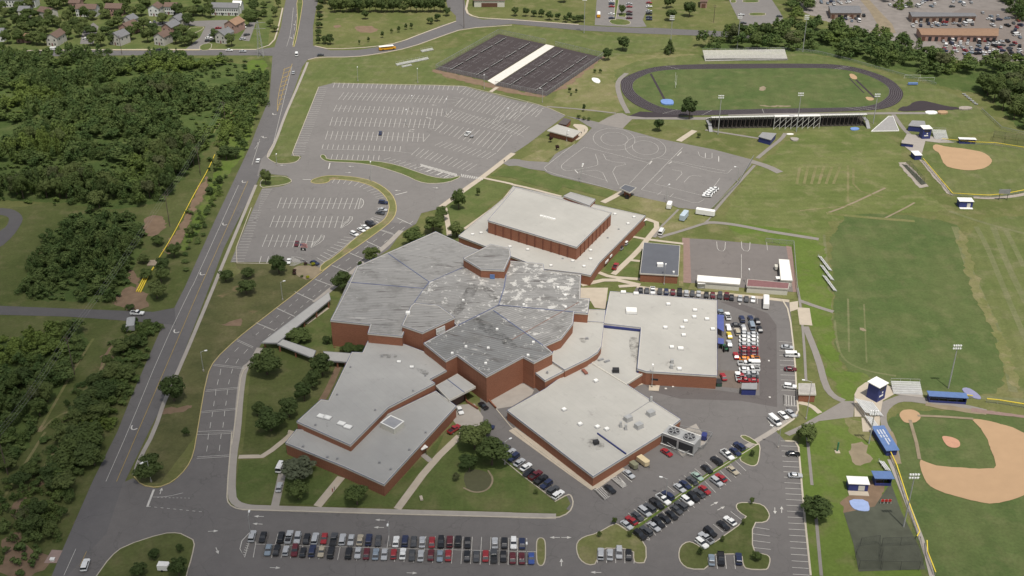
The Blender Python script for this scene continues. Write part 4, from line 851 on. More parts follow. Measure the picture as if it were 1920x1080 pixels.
FM = bpy.data.materials.new('chain_link'); MATS['chain_link'] = FM; nb = NB(FM); nb.out((.30, .31, .30), .6)
tr = nb.n('ShaderNodeBsdfTransparent'); mx = nb.n('ShaderNodeMixShader'); mx.inputs[0].default_value = .20; nb.l(tr.outputs[0], mx.inputs[1]); nb.l(nb.b.outputs[0], mx.inputs[2]); nb.l(mx.outputs[0], nb.t.nodes['Material Output'].inputs[0])
def fence(s, label, h=1.8, cap=None, closed=False, sp=3.0, w_=.12, post=GREYM, group=None, capw=.16):
    p = W(s) if isinstance(s, str) else s; c = centre(p); r = empty('chain_link_fence', (c.x, c.y, 0), label, 'fence', group)
    m = MB(); po = MB(); n = len(p)
    for i in range(n if closed else n - 1):
        a, b = p[i], p[(i + 1) % n]; m.face([(a.x, a.y, 0), (b.x, b.y, 0), (b.x, b.y, h), (a.x, a.y, h)])
        k = max(1, int((b - a).length / sp))
        for j in range(k + (1 if i == n - 2 and not closed else 0)): q = a.lerp(b, j / k); po.tube((q.x, q.y, 0), (q.x, q.y, h), .045, 4)
    m.build('wire_mesh', FM, r); po.build('post', post, r); t = MB(); t.path(p, capw, h + capw, 0, closed, capw); t.build('top_rail', cap or post, r); return r
fence('43 1135,90 1180,-30 1500,40 1440,130 1280,195 1140,100', 'mesh fence enclosing the cooling tower yard', 2.0)
fence('F 817,130 935,63 1023,82', 'dark fence on the outer side of the left tennis courts', 3.0); fence('F 1041,86 1131,107 1025,181 928,161', 'fence round the right tennis courts', 3.0); fence('F 914,152 817,131', 'fence on the near end of the left tennis courts', 3.0)
fence('44 900,150 960,280 1050,560 1130,780 1110,815', 'yellow topped fence along the left field line of the near baseball field', 1.6, YEL, capw=.28); fence('44 1185,845 1190,930 1250,1085', 'yellow topped fence south of the near bullpen', 1.6, YEL, capw=.28)
fence('34 1635,860 1720,868 1920,900 2000,915', 'yellow topped outfield fence beyond the blue roofed dugout', 1.6, YEL, capw=.28); fence('34 1445,825 1530,833', 'short yellow topped fence at the right end of the dugout', 1.4, YEL, capw=.28)
fence('24 1160,130 1380,390 1540,400 1650,405 1770,395 1920,365', 'yellow topped fence round the left side of the far softball field', 1.5, YEL, capw=.25); fence('14 1300,1060 1560,1085 24 1700,10 1920,45', 'yellow topped fence along the far side of the softball field', 1.5, YEL, capw=.22)
fence('24 -20,740 190,760 215,1080 34 230,80', 'chain-link fence round the basketball court and portable classrooms', 2.2); fence('23 1810,110 1700,300 1500,500', 'chain-link fence along the east edge of the training pad', 1.8)
fence('23 1930,715 1760,680 1700,650', 'short fence end in the grass north of the court', 1.2) if 0 else 0
fence('14 -170,375 150,375 380,400 620,460 900,540 1260,640', 'long fence at the foot of the woods behind the stadium', 1.5); fence('14 1600,830 1750,970 1920,1010', 'fence on the slope east of the stadium', 1.5)
nets = MB()
for i, (a, b) in enumerate(NETS):
    r = empty('tennis_net', (a + b) / 2, 'dark tennis net strung across a court', 'tennis net', 'tennis nets on the sixteen courts')
    MB().path([a, b], .08, 1.0, 0, False, .9).build('net', DARK, r); m = MB(); m.path([a, b], .1, 1.06, 0, False, .08)
    m.build('tape', WHITE, r)
# batting cages / netted frames
def cage(s, h, label, nx=3):
    p = W(s); c = centre(p); r = empty('batting_cage', (c.x, c.y, 0), label, 'batting cage'); b = MB(); n = len(p)
    for i in range(n):
        a, d = p[i], p[(i + 1) % n]; k = max(1, int((d - a).length / 5))
        for j in range(k): q = a.lerp(d, j / k); b.tube((q.x, q.y, 0), (q.x, q.y, h), .05, 5)
        b.tube((a.x, a.y, h), (d.x, d.y, h), .03, 4)
    b.build('frame', DARK, r); m = MB(); m.prism(p, 0.02, h - .02); m.build('netting', CNET, r); return r
CNET = bpy.data.materials.new('cage_netting'); nb = NB(CNET); nb.out((.05, .055, .045), .9); tr = nb.n('ShaderNodeBsdfTransparent'); mx = nb.n('ShaderNodeMixShader'); mx.inputs[0].default_value = .14; nb.l(tr.outputs[0], mx.inputs[1]); nb.l(nb.b.outputs[0], mx.inputs[2]); nb.l(mx.outputs[0], nb.t.nodes['Material Output'].inputs[0])
cage('44 680,1030 650,960 690,860 830,840 840,1035', 3.5, 'dark netted batting cage, left one of the pair at the bottom right'); cage('44 850,1035 850,860 1130,850 1160,1000 1130,1040', 3.5, 'dark netted batting cage, right one of the pair at the bottom right')
cage('14 1330,1040 1390,1060 1920,1130 24 2100,100 1900,40', 4.5, 'long netted batting cage north of the far softball field') if 0 else cage('14 1680,1060 1690,1030 1940,1065 1980,1075 1960,1100', 4.0, 'long netted batting cage beyond the far softball field')
cage('24 1030,170 1060,165 1170,300 1140,305', 3.0, 'narrow netted batting cage on the gravel beside the far softball field')

# small ball-field buildings: world boxes with pitched roof slabs
def shack(name, label, cat, s, wdh, rz, wallm, roofm, over=.5, pitch=.5, openf=False, z0=0, group=None):
    c = P1(s); w_, d_, h = wdh; r = empty(name, (c.x, c.y, 0), label, cat, group); co, si = math.cos(rz), math.sin(rz)
    T = lambda x, y, z: (c.x + x * co - y * si, c.y + x * si + y * co, z0 + z)
    wl = MB(); t = .2; X, Y = w_ / 2, d_ / 2
    def slab(x0, x1, y0, y1, za, zb, mb): mb.hexa([T(x0, y0, za), T(x1, y0, za), T(x1, y1, za), T(x0, y1, za)], [T(x0, y0, zb), T(x1, y0, zb), T(x1, y1, zb), T(x0, y1, zb)])
    slab(-X, X, Y - t, Y, 0, h, wl); slab(-X, -X + t, -Y, Y - t, 0, h, wl); slab(X - t, X, -Y, Y - t, 0, h, wl)
    if openf: slab(-X + t, X - t, -Y, -Y + t, 0, h * .35, wl)
    else: slab(-X + t, X - t, -Y, -Y + t, 0, h, wl)
    wl.build('wall', wallm, r); rf = MB(); o = over
    rf.hexa([T(-X - o, -Y - o, h + .02 + (pitch if openf else 0)), T(X + o, -Y - o, h + .02 + (pitch if openf else 0)), T(X + o, Y + o, h + .02), T(-X - o, Y + o, h + .02)],
            [T(-X - o, -Y - o, h + .22 + (pitch if openf else 0)), T(X + o, -Y - o, h + .22 + (pitch if openf else 0)), T(X + o, Y + o, h + .22), T(-X - o, Y + o, h + .22)])
    rf.build('roof', roofm, r)
    if openf:
        b = MB(); n = max(2, int(w_ / 3))
        for i in range(n + 1):
            x = -X + .1 + (w_ - .2) * i / n; b.tube(T(x, -Y + .1, h * .35), T(x, -Y + .1, h + pitch), .07, 5)
        b.build('post', wallm, r); be = MB(); slab(-X + .4, X - .4, Y - .9, Y - .4, .4, .5, be); be.build('bench', STRIPE, r)
    return r, T
r, T = shack('dugout', 'long dugout with a light blue roof and white lettering-like bars on it, left of the near infield', 'dugout', '44 870,90', (3.6, 13, 2.4), R(5), BLUE, LBLUE, .5)
r2 = MB()
for row, (xx, n) in enumerate(((.9, 14), (-.1, 17), (-1.1, 9))):
    y = 4.5
    for i in range(n):
        if i in (5, 9): y -= .35; continue
        r2.box(T(xx, y, 2.66)[:2] + (2.66,), (.5, .28, .03), R(5)); y -= .52
r2.build('roof_lettering', WHITE, r); r['label'] = 'long dugout, three rows of white letters on its light blue roof, left of near infield'
r, T = shack('dugout', 'long blue dugout open towards the infield beside the purple tarpaulin', 'dugout', 'F 1774,752', (13, 3.2, 2.5), R(-6), BLUE, LBLUE, .4, .4, True)
r, T = shack('dugout', 'white roofed blue dugout beside the far softball field', 'dugout', 'F 1812,268', (8.6, 3, 2.3), R(-6), BLUE, WHITE, .3, .3, True)
r, T = shack('dugout', 'white roofed blue dugout standing end on by the far softball backstop', 'dugout', 'F 1717,296', (3.6, 5.6, 2.6), R(4), BLUE, WHITE, .3)
r, T = shack('batting_shed', 'blue roofed shed with a dark open front over the bullpen mound', 'shed', '44 850,380', (5.2, 3.4, 2.8), R(-2), BLUE, LBLUE, .6, .5, True)
r, T = shack('storage_shed', 'blue shed with a white roof and a cream step, left of the bullpen', 'shed', '44 665,420', (6.2, 3.4, 3.0), R(-4), BLUE, WHITE, .3)
m = MB(); m.box(T(1.0, -1.75, 1.4), (2.0, .1, 1.9), R(-4)); m.build('shutter', CREAM, r); m = MB(); m.box(T(0, -2.9, .12), (6.4, 2.2, .24), R(-4)); m.build('deck', CONC, r)
r, T = shack('storage_shed', 'blue shed, white roof and door, at the outfield corner of the far softball field', 'shed', 'F 1808,386', (6.4, 4, 3.2), R(-3), BLUE, WHITE, .3)
m = MB(); m.box(T(1.3, -2.05, 1.2), (1.6, .1, 2.0), R(-3)); m.build('door', CREAM, r); m = MB(); m.box(T(0, -3.0, .1), (6.2, 1.6, .2), R(-3)); m.build('deck', WHITE, r)
r, T = shack('equipment_shed', 'low dark blue shed with a pale roof left of the far softball field', 'shed', 'F 1701,273', (6, 4.2, 1.8), R(-20), BLUE, CONC2, .2)
def tower(label, s, wd, h, rz):
    c = P1(s); r = empty('press_box_tower', (c.x, c.y, 0), label, 'press box'); m = MB(); m.box((c.x, c.y, h / 2), (wd, wd, h), rz); m.build('wall', BLUE, r)
    m = MB(); co, si = math.cos(rz), math.sin(rz); m.box((c.x, c.y, h + .15), (wd + .8, wd + .8, .3), rz); m.build('roof', WHITE, r)
    for k, (dx, dy, a_) in enumerate(((0, -1, 0), (1, 0, R(90)))):
        m = MB(); X, Y = dx * wd / 2, dy * wd / 2; m.box((c.x + X * co - Y * si, c.y + X * si + Y * co, h * .78), (wd * .7, .12, h * .16), rz + a_); m.build('window', GLASS, r)
    X, Y = (-.3, -wd / 2 - .06); m = MB(); m.box((c.x + X * co - Y * si, c.y + X * si + Y * co, h * .35), (wd * .5, .06, h * .10), rz); m.box((c.x + (X+.5) * co - Y * si, c.y + (X+.5) * si + Y * co, h * .55), (wd * .15, .06, wd * .15), rz); m.build('painted_sign', WHITE, r)
tower('dark blue press box tower with a white roof behind the near home plate', 'F 1641,746', 4.6, 6.6, R(38)); tower('dark blue press box tower with a white roof behind the far softball backstop', 'F 1733,258', 4.6, 6.0, R(4))
m = P1('F 1650,735')
def bleacher(label, s, L, D, H, rz, n, group=None, roofc=STRIPE, name='bleacher'):
    c = P1(s) if isinstance(s, str) else s; r = empty(name, (c.x, c.y, 0), label, 'bleachers', group); co, si = math.cos(rz), math.sin(rz); T = lambda x, y: (c.x + x * co - y * si, c.y + x * si + y * co)
    for k in range(n):
        y = (k + .5) * D / n; z = .35 + H * (k + .5) / n; b = MB(); q = T(0, y); b.box((q[0], q[1], z), (L, D / n * .55, .08), rz); q = T(0, y - D / n * .38); b.box((q[0], q[1], z - .25), (L, D / n * .4, .05), rz); b.build('bench', roofc, r)
    b = MB(); m_ = max(2, int(L / 3))
    for i in range(m_ + 1):
        x = -L / 2 + L * i / m_; a1 = T(x, 0); a2 = T(x, D); b.tube((*a1, .1), (*a2, H + .2), .06, 4); b.tube((*a2, 0), (*a2, H + 1.2), .06, 4); b.tube((*T(x, D / 2), 0), (*T(x, D / 2), H / 2 + .1), .06, 4)
    e1, e2 = T(-L / 2, D), T(L / 2, D); b.tube((*e1, H + 1.2), (*e2, H + 1.2), .05, 4); b.build('frame', GALV, r); return r
bleacher('silver bleachers with five benches right of the press box tower', '34 1050,800', 10.5, 5.6, 2.0, R(-3), 6); 
bleacher('large aluminium bleachers below the near press box tower', 'F 1646,768', 8.5, 7.5, 2.6, R(100), 9); bleacher('narrow aluminium bleachers next to the blue lettered dugout', 'F 1642,793', 6.0, 3.2, 1.2, R(98), 4); bleacher('aluminium benches south of the blue lettered dugout', '44 895,260', 4.8, 2.2, .7, R(100), 3)
bleacher('pair of long silver bleachers on the grass beyond the rear car park, lower part', '12 1180,470', 24, 2.2, .9, R(34), 3); bleacher('upper end of the silver bleachers on the grass by the tennis courts', '12 1290,385', 9, 2.2, .9, R(34), 3); bleacher('short silver bench set beside the lower end of the long bleachers', '12 1135,500', 7, 1.6, .6, R(34), 2)
bleacher('small white bleachers by the softball press box', '14 1300,1045', 7.5, 8, 2.4, R(-5), 7)
for s, lab in (('24 440,900', 'north'), ('24 455,970', 'middle'), ('24 475,1050', 'south')): bleacher('pale team bench on the west touchline of the practice field, %s one of the three' % lab, s, 13, 1.8, .6, R(97), 3, 'team benches beside the practice field')
# visitor stand
a, b = W('F 1322,115 1477,113'); L = (b - a).length; vs = bleacher('white visitor grandstand on the far side of the track', (a + b) / 2, L, 10.5, 4.0, math.atan2(b.y - a.y, b.x - a.x), 12, roofc=plain('grandstand_white', (.62, .60, .56)))
m = MB(); q = (a + b) / 2; m.box((q.x, q.y - .3, 1.3), (L * .98, .15, .5)); m.build('front_rail', DARK, vs)
# home stand: seats face the track, the open back faces the school
a, b = W('F 1332,242 1622,236'); L = (b - a).length; rz = math.atan2(b.y - a.y, b.x - a.x); c = (a + b) / 2
hs = empty('home_grandstand', (c.x, c.y, 0), 'long home grandstand, its dark open back towards the school, press deck in the middle', 'grandstand')
co, si = math.cos(rz), math.sin(rz); T = lambda x, y, z: (c.x + x * co - y * si, c.y + x * si + y * co, z)
D, H = 13.0, 6.9; n = 14; st = MB()
for k in range(n):
    y = D - (k + .5) * D / n; z = .8 + (H - .8) * (k + .5) / n; q = T(0, y, z); st.box(q, (L, D / n, .12), rz, 0); q = T(0, y + .25, z + .35); st.box(q, (L, .3, .06), rz, 0)
st.build('seating', plain('grandstand_white', (.62, .60, .56)), hs); b_ = MB(); m_ = 36
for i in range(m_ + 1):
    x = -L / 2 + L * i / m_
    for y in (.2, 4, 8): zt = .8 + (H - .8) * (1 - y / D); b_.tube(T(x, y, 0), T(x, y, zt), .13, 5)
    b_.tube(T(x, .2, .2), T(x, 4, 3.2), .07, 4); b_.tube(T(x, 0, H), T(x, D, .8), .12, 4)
b_.build('frame', plain('stand_steel', (.10, .08, .075), .8), hs); w_ = MB(); w_.box(T(0, .35, H + .05), (L, 1.6, .16), rz); w_.build('walkway', WHITE, hs)  # frame steel coloured dark to deepen the shade beneath the seats
w_ = MB(); w_.box(T(0, -.4, H + 1.0), (L, .06, .1), rz); w_.box(T(0, -.4, H + .6), (L, .06, .06), rz); [w_.tube(T(-L / 2 + L * i / 40, -.4, H), T(-L / 2 + L * i / 40, -.4, H + 1.1), .04, 4) for i in range(41)]; w_.build('railing', GALV, hs)
w_ = MB(); w_.box(T(4, -1.2, H + .6), (26, 3.0, .2), rz); [w_.tube(T(-9 + 26 * i / 8, -2.6, 0), T(-9 + 26 * i / 8, -2.6, H + .5), .12, 5) for i in range(9)]
for i in range(8): w_.tube(T(-9 + 26 * i / 8, -2.6, .3), T(-9 + 26 * (i + 1) / 8, -2.6, H / 2), .08, 4); w_.tube(T(-9 + 26 * i / 8, -2.6, H / 2), T(-9 + 26 * (i + 1) / 8, -2.6, H), .08, 4)
w_.build('press_deck', plain('deck_white', (.70, .68, .64)), hs)
for sx in (-1, 1):
    w_ = MB(); x = sx * (L / 2 + .6); w_.hexa([T(x - 1, 0, 2.9), T(x + 1, 0, 2.9), T(x + 1, 6, 2.9), T(x - 1, 6, 2.9)], [T(x - 1, 0, 3.1), T(x + 1, 0, 3.1), T(x + 1, 6, 3.1), T(x - 1, 6, 3.1)])
    w_.hexa([T(x - 1, -4.5, 0), T(x + 1, -4.5, 0), T(x + 1, 0, 2.9), T(x - 1, 0, 2.9)], [T(x - 1, -4.5, .2), T(x + 1, -4.5, .2), T(x + 1, 0, 3.1), T(x - 1, 0, 3.1)]); w_.build('ramp', GREYM, hs)
sheet('painted_stand_shade', 'F 1330,242 1622,236 1616,216 1334,222', plain('shade_dark', (.05, .045, .035), .95), 'p')  # dark sheet paints the shade on the ground under the home stand
# sloped grey storage roof by the stand end
p = W('F 1634,247 1685,246 1674,219 1666,219', 0); c = centre(p); r = empty('throwing_sector_cover', (c.x, c.y, 0), 'grey wedge shaped gravel throwing sector framed by white boards', 'sports area'); MB().prism(p, .02, .25).build('surface', plain('sector_gravel', (.30, .29, .28)), r); MB().ring(p, .15, .15, .02, .5).build('board', WHITE, r)
# tarps, pads, pit covers
def pad(name, s, h, m, label, cat): p = chaikin(W(s), 1); c = centre(p); r = MB().prism(p, .02, h).build(name, m); tag(r, label, cat); return r
pad('high_jump_mat', '13 1110,762 1140,752 1205,755 1215,785 1200,792 1125,790', .9, plain('mat_blue', (.16, .26, .52)), 'blue pole vault landing mat at the left end of the football field', 'landing mat'); pad('tarpaulin', '44 605,508 745,512 765,585 745,600 660,590 620,560', .3, TARP, 'pale blue tarpaulin lying below the white roofed shed', 'tarpaulin')
pad('tarpaulin', '34 1450,755 1500,750 1560,785 1600,825 1590,840 1530,825 1470,790', .3, PURPLE, 'purple grey oval tarpaulin right of the first base dugout', 'tarpaulin'); pad('tarpaulin', '14 612,962 670,958 690,975 625,983', .5, plain('mat_blue', (.1, .1, .3)), 'small blue tarpaulin behind the home stand', 'tarpaulin'); pad('landing_pad', '13 600,585 645,590 665,610 655,628 620,622 597,602', .4, WHITE, 'white polygon shaped pad on the slope beside the tennis courts', 'pad')
pad('white_board', '14 140,1003 190,1003 192,1013 140,1012', .3, WHITE, 'white board on the ground behind the home stand', 'board'); pad('gravel_heap', '14 160,1035 235,1040 220,1062 180,1060', .6, CONC2, 'small heap of pale rubble behind the home stand', 'heap'); pad('mulch_pile', '14 1175,835 1260,835 1275,858 1185,860', .5, WHITE, 'white boards stacked east of the track', 'boards'); pad('sand_pile', '14 1265,838 1340,838 1350,858 1280,860', .9, DIRT, 'orange sand pile east of the track', 'pile')
pad('sand_pile', '14 1430,805 1520,805 1535,825 1430,830', .8, GRAVEL, 'grey gravel pile at the end of the black track apron', 'pile')
for i, x in enumerate((0, 1, 2)):
    c = P1('44 %d,540' % (855 + 27 * x)); r = empty('pitching_screen', (c.x, c.y, 0), 'red topped pitching screen in the bullpen, %s of three' % ('left', 'middle', 'right')[i], 'screen', 'pitching screens in the bullpen'); MB().box((c.x, c.y, 1.4), (1.0, .15, .9)).build('pad', REDM, r); b = MB(); [b.tube((c.x + d, c.y, 0), (c.x + d, c.y, 1.9), .05, 4) for d in (-.5, .5)]; b.build('frame', WHITE, r)
# round trampoline tracks & scoreboard
c = P1('24 1760,420'); r = empty('scoreboard', (c.x, c.y, 0), 'open steel scoreboard frame beyond the softball outfield', 'scoreboard'); b = MB(); [b.tube((c.x + x, c.y, 0), (c.x + x, c.y, 6), .15, 5) for x in (-2, 2)]; b.build('post', DARK, r); MB().box((c.x, c.y - .1, 4.6), (5.6, .2, 2.4)).build('panel', GREYM, r)
# goal posts
for s, lab in (('13 1225,660', 'white football goal post at the left end of the stadium field'),):
    c = P1(s); r = tag(MB().tube((c.x, c.y, 0), (c.x, c.y, 3), .09).tube((c.x, c.y - 2.8, 3), (c.x, c.y + 2.8, 3), .08).tube((c.x, c.y - 2.8, 3), (c.x, c.y - 2.8, 9), .07).tube((c.x, c.y + 2.8, 3), (c.x, c.y + 2.8, 9), .07).build('goal_post', WHITE), lab, 'goal post')
# hurdles/goals by the fields
for i, s in enumerate(('14 1080,590', '14 1185,610')):
    c = P1(s); b = MB(); [b.tube((c.x + x, c.y, 0), (c.x + x, c.y, 2.4), .06, 4) for x in (-5, 5)]; b.tube((c.x - 5, c.y, 2.4), (c.x + 5, c.y, 2.4), .06, 4); b.tube((c.x - 5, c.y + 1.5, 0), (c.x + 5, c.y + 1.5, 0), .05, 4); tag(b.build('soccer_goal', WHITE), 'white soccer goal frame in the grass east of the track, %s one' % ('left', 'right')[i], 'goal')
c = P1('14 1085,640'); r = empty('blocking_sled', (c.x, c.y, 0), 'blue padded frame next to the goals east of the track', 'training frame'); MB().box((c.x, c.y, 1.2), (6, .8, 1.2)).build('pad', plain('mat_blue', (.1, .15, .4)), r); MB().box((c.x, c.y + 1, .3), (6, 1.6, .2)).build('base', GREYM, r)
for i in range(7):
    c = W('14 1470,710 1560,785')[0].lerp(W('14 1470,710 1560,785')[1], i / 6); b = MB(); b.box((c.x, c.y, .5), (2.2, 1.2, .1), R(-30)); b.tube((c.x - .8, c.y, 0), (c.x - .8, c.y, 1), .05, 4).tube((c.x + .8, c.y, 0), (c.x + .8, c.y, 1), .05, 4); tag(b.build('hurdle', GALV), 'silver hurdle in the leaning stack east of the track', 'hurdle', 'hurdles stacked east of the track')

# ------------------------------------------------------------------ vehicles
CARZ = .235
COLS = {'K': ('black', (.012, .012, .014)), 'N': ('navy', (.018, .026, .07)), 'G': ('dark grey', (.06, .062, .066)), 'S': ('silver', (.42, .43, .44)), 'W': ('white', (.76, .76, .74)),
        'R': ('red', (.30, .02, .025)), 'M': ('maroon', (.11, .012, .018)), 'B': ('beige', (.40, .35, .26)), 'L': ('pale blue', (.22, .27, .32)), 'E': ('pale green', (.30, .40, .34)),
        'Y': ('yellow', (.62, .48, .05)), 'O': ('orange', (.65, .22, .03)), 'P': ('blue', (.04, .08, .28)), 'T': ('tan', (.30, .25, .19))}
TYPES = {'s': 'sedan', 'u': 'SUV', 'v': 'van', 't': 'pickup truck', 'm': 'minivan', 'h': 'hatchback'}
DIM = {'s': (4.75, 1.85, .88, 1.43), 'h': (4.1, 1.78, .90, 1.5), 'u': (4.85, 1.95, 1.05, 1.78), 'm': (5.0, 1.98, 1.0, 1.74), 'v': (5.8, 2.05, 1.15, 2.3), 't': (5.7, 2.0, 1.05, 1.85)}
CAB = {'s': (-1.85, .95, -1.15, .25), 'h': (-1.9, .85, -1.5, .2), 'u': (-2.3, .95, -2.05, .3), 'm': (-2.4, 1.35, -2.15, .45), 'v': (-2.85, 2.1, -2.8, 1.5), 't': (-.75, 1.25, -.45, .55)}
def octo(L, W_, k, z, ch=.35): 
    x, y = L / 2 * k, W_ / 2 * k
    return [(x - ch * .5, -y, z), (x, -y + ch, z), (x, y - ch, z), (x - ch * .5, y, z), (-x + ch * .4, y, z), (-x, y - ch * .8, z), (-x, -y + ch * .8, z), (-x + ch * .4, -y, z)]
def paint(c):
    n = COLS[c][0].replace(' ', '_') + '_car_paint'
    if n in MATS: return MATS[n]
    m, b = new(n); b.out(COLS[c][1], .32); b.b.inputs['Specular IOR Level'].default_value = .5; b.b.inputs['Coat Weight'].default_value = .4; b.b.inputs['Coat Roughness'].default_value = .15; return m
def carmesh(t, part):
    L, W_, bh, h = DIM[t]; b0, b1, t0, t1 = CAB[t]; m = MB()
    def loops(ls, cap=True, mi=0):
        for a, b in zip(ls, ls[1:]):
            for i in range(8): m.face([a[i], a[(i + 1) % 8], b[(i + 1) % 8], b[i]], mi)
        if cap: m.face(ls[-1], mi)
        m.face(ls[0][::-1], mi)
    if part in ('body', 'all'):
        if t == 't':
            loops([octo(L, W_, .95, .32), octo(L, W_, 1, .6), octo(L, W_, .99, bh - .08)])
            x0, x1 = -L / 2 + .1, b0 - .05; y = W_ / 2 - .12
            for a, c, d, e in ((x0, x1, -W_ / 2 + .02, -y), (x0, x1, y, W_ / 2 - .02), (x0, x0 + .12, -y, y)): m.box(((a + c) / 2, (d + e) / 2, bh + .08), (c - a, e - d, .32))
            m.box(((x0 + x1) / 2, 0, bh - .06), (x1 - x0 - .1, y * 2 - .02, .06), 0, 1); m.hexa(*[[(b0 - .02, -W_ * .46, z), (L / 2 - .12, -W_ * .42, z - .04), (L / 2 - .12, W_ * .42, z - .04), (b0 - .02, W_ * .46, z)] for z in (bh - .1, bh + .04)])
        else:
            top = octo(L, W_, .955, bh - .05)
            loops([octo(L, W_, .95, .28), octo(L, W_, 1, .55), octo(L, W_, .99, bh - .2), top], True)
            m.hexa([(b1 - .1, -W_ * .42, bh - .06), (L / 2 * .93, -W_ * .36, bh - .14), (L / 2 * .93, W_ * .36, bh - .14), (b1 - .1, W_ * .42, bh - .06)], [(b1 - .1, -W_ * .40, bh + .02), (L / 2 * .8, -W_ * .33, bh - .03), (L / 2 * .8, W_ * .33, bh - .03), (b1 - .1, W_ * .40, bh + .02)])
        wt = W_ * .39
        m.hexa([(t0 - .06, -wt - .03, h - .10), (t1 + .06, -wt - .03, h - .10), (t1 + .06, wt + .03, h - .10), (t0 - .06, wt + .03, h - .10)], [(t0 + .1, -wt + .08, h), (t1 - .12, -wt + .08, h - .02), (t1 - .12, wt - .08, h - .02), (t0 + .1, wt - .08, h)])
        if t == 'v': m.box(((b0 - .0 + .6) / 2, 0, (bh + h) / 2 - .05), (abs(b0) + .5, W_ * .86, h - bh - .1))
        for x in (b0 * .55 + b1 * .45,):
            for sgn in (-1, 1): m.box((x * .8 + t0 * .1, sgn * W_ * .415, (bh + h) / 2 - .04), (.12, .14, h - bh - .05))
    if part in ('windows', 'all'):
        wb, wt = W_ * .45, W_ * .385
        m.hexa([(b0, -wb, bh - .08), (b1, -wb, bh - .08), (b1, wb, bh - .08), (b0, wb, bh - .08)], [(t0, -wt, h - .08), (t1, -wt, h - .08), (t1, wt, h - .08), (t0, wt, h - .08)], 1 if part == 'all' else 0)
    if part in ('wheel', 'all'):
        ps = [(x, y) for x in (-L * .3, L * .31) for y in (-1, 1)] if part == 'all' else [(0, 1)]
        for x, y in ps:
            c = y * (W_ / 2 - .2) if part == 'all' else 0
            m.tube((x, c - .0 * y, .34), (x, c + .23 * y, .34), .34, 12, 2 if part == 'all' else 0)
            if part == 'wheel': m.tube((x, .225, .34), (x, .245, .34), .2, 8, 1)
    if part == 'lights': pass
    return m
MESH = {}
def cmesh(t, part, col=None):
    k = (t, part, col)
    if k in MESH: return MESH[k]
    mats = {'body': lambda: [paint(col), DARK], 'windows': lambda: [GLASS], 'wheel': lambda: [TYRE, GALV], 'all': lambda: [paint(col), GLASS, TYRE]}[part]()
    mm = carmesh(t, part); me = bpy.data.meshes.new({'body': 'body', 'windows': 'windows', 'wheel': 'wheel', 'all': 'small_car'}[part])
    me.from_pydata([tuple(v) for v in mm.v], [], mm.f)
    for x in mats: me.materials.append(x)
    me.polygons.foreach_set('material_index', [min(i, len(mats) - 1) for i in mm.m]); me.update(); MESH[k] = me; return me
NAMEOF = {'s': 'parked_sedan', 'u': 'parked_suv', 'v': 'van', 't': 'pickup_truck', 'm': 'minivan', 'h': 'hatchback'}
CATOF = {'s': 'car', 'u': 'SUV', 'v': 'van', 't': 'pickup truck', 'm': 'minivan', 'h': 'car'}
HT = MB()
def car(pos, ang, code, label, group=None, far=False, name=None):
    col, t = code[0], code[1]; nm = name or NAMEOF[t]
    if far:
        o = bpy.data.objects.new(nm, cmesh(t, 'all', col)); COL.objects.link(o); o.location = (pos.x, pos.y, CARZ); o.rotation_euler = (0, 0, ang); tag(o, label, CATOF[t], group); return o
    r = empty(nm, (pos.x, pos.y, CARZ), label, CATOF[t], group, ang)
    for part in ('body', 'windows'):
        o = bpy.data.objects.new(part, cmesh(t, part, col if part == 'body' else None)); COL.objects.link(o); o.parent = r
    L, W_ = DIM[t][:2]
    for x in (-L * .3, L * .31):
        for y in (-1, 1):
            o = bpy.data.objects.new('wheel', cmesh(t, 'wheel')); COL.objects.link(o); o.parent = r; o.location = (x, y * (W_ / 2 - .2), 0)
            if y < 0: o.rotation_euler = (0, 0, math.pi)
            if y < 0: o.location.x = x
    return r
ORD = ['first', 'second', 'third', 'fourth', 'fifth', 'sixth', 'seventh', 'eighth', 'ninth', 'tenth', 'eleventh', 'twelfth', 'thirteenth', 'fourteenth', 'fifteenth', 'sixteenth', 'seventeenth', 'eighteenth', 'nineteenth', 'twentieth', 'twenty-first', 'twenty-second', 'twenty-third', 'twenty-fourth', 'twenty-fifth', 'twenty-sixth', 'twenty-seventh', 'twenty-eighth', 'twenty-ninth', 'thirtieth']
def cars(tile, data, head, phrase, group, frm='left', flip=(), far=False):
    """data: 'x,y,code ...' ; head 'x,y x,y' from tail to nose in the same tile"""
    a, b = W(tile + ' ' + head); ang = math.atan2(b.y - a.y, b.x - a.x)
    for i, k in enumerate(data.split()):
        x, y, c = k.split(','); tl = tile
        if tl == '8': q = U(840 + float(x) / 6, 780 + float(y) / 6, .7)
        elif tl == '4x': q = U(1280 + float(x) / 8, 540 + float(y) / 8, .7)
        elif tl == '5x': q = U(1280 + float(x) / 8, 640 + float(y) / 8, .7)
        else: q = P1('%s %s,%s' % (tl, x, y), .7)
        t = random.uniform(-.02, .02) + (math.pi if (i * 7 + len(data)) % 3 == 0 else 0)
        n = '%s %s, %s from the %s in %s' % (COLS[c[0]][0], TYPES[c[1]], ORD[i], frm, phrase)
        car(q, ang + t, c, n, group, far)
cars('42', '-28,785,Su 52,790,Ks 187,795,Ku 248,792,St 312,800,Su 380,804,Ks 443,803,Sm 512,800,Rs 583,810,Gt 648,810,Su 713,812,Ss 780,812,Bs 846,812,Nu 917,818,Gs 1050,825,Ws 1117,822,Nu 1184,824,Gs 1247,828,Ss 1319,830,Rs 1388,830,Ku 1453,826,Mu 1516,824,Ku 1587,832,Ks 1792,835,Ss 1863,834,Ks 1932,838,Wu 1996,838,Ns', '50,940 95,765', 'the upper front row', 'cars in the two front rows')
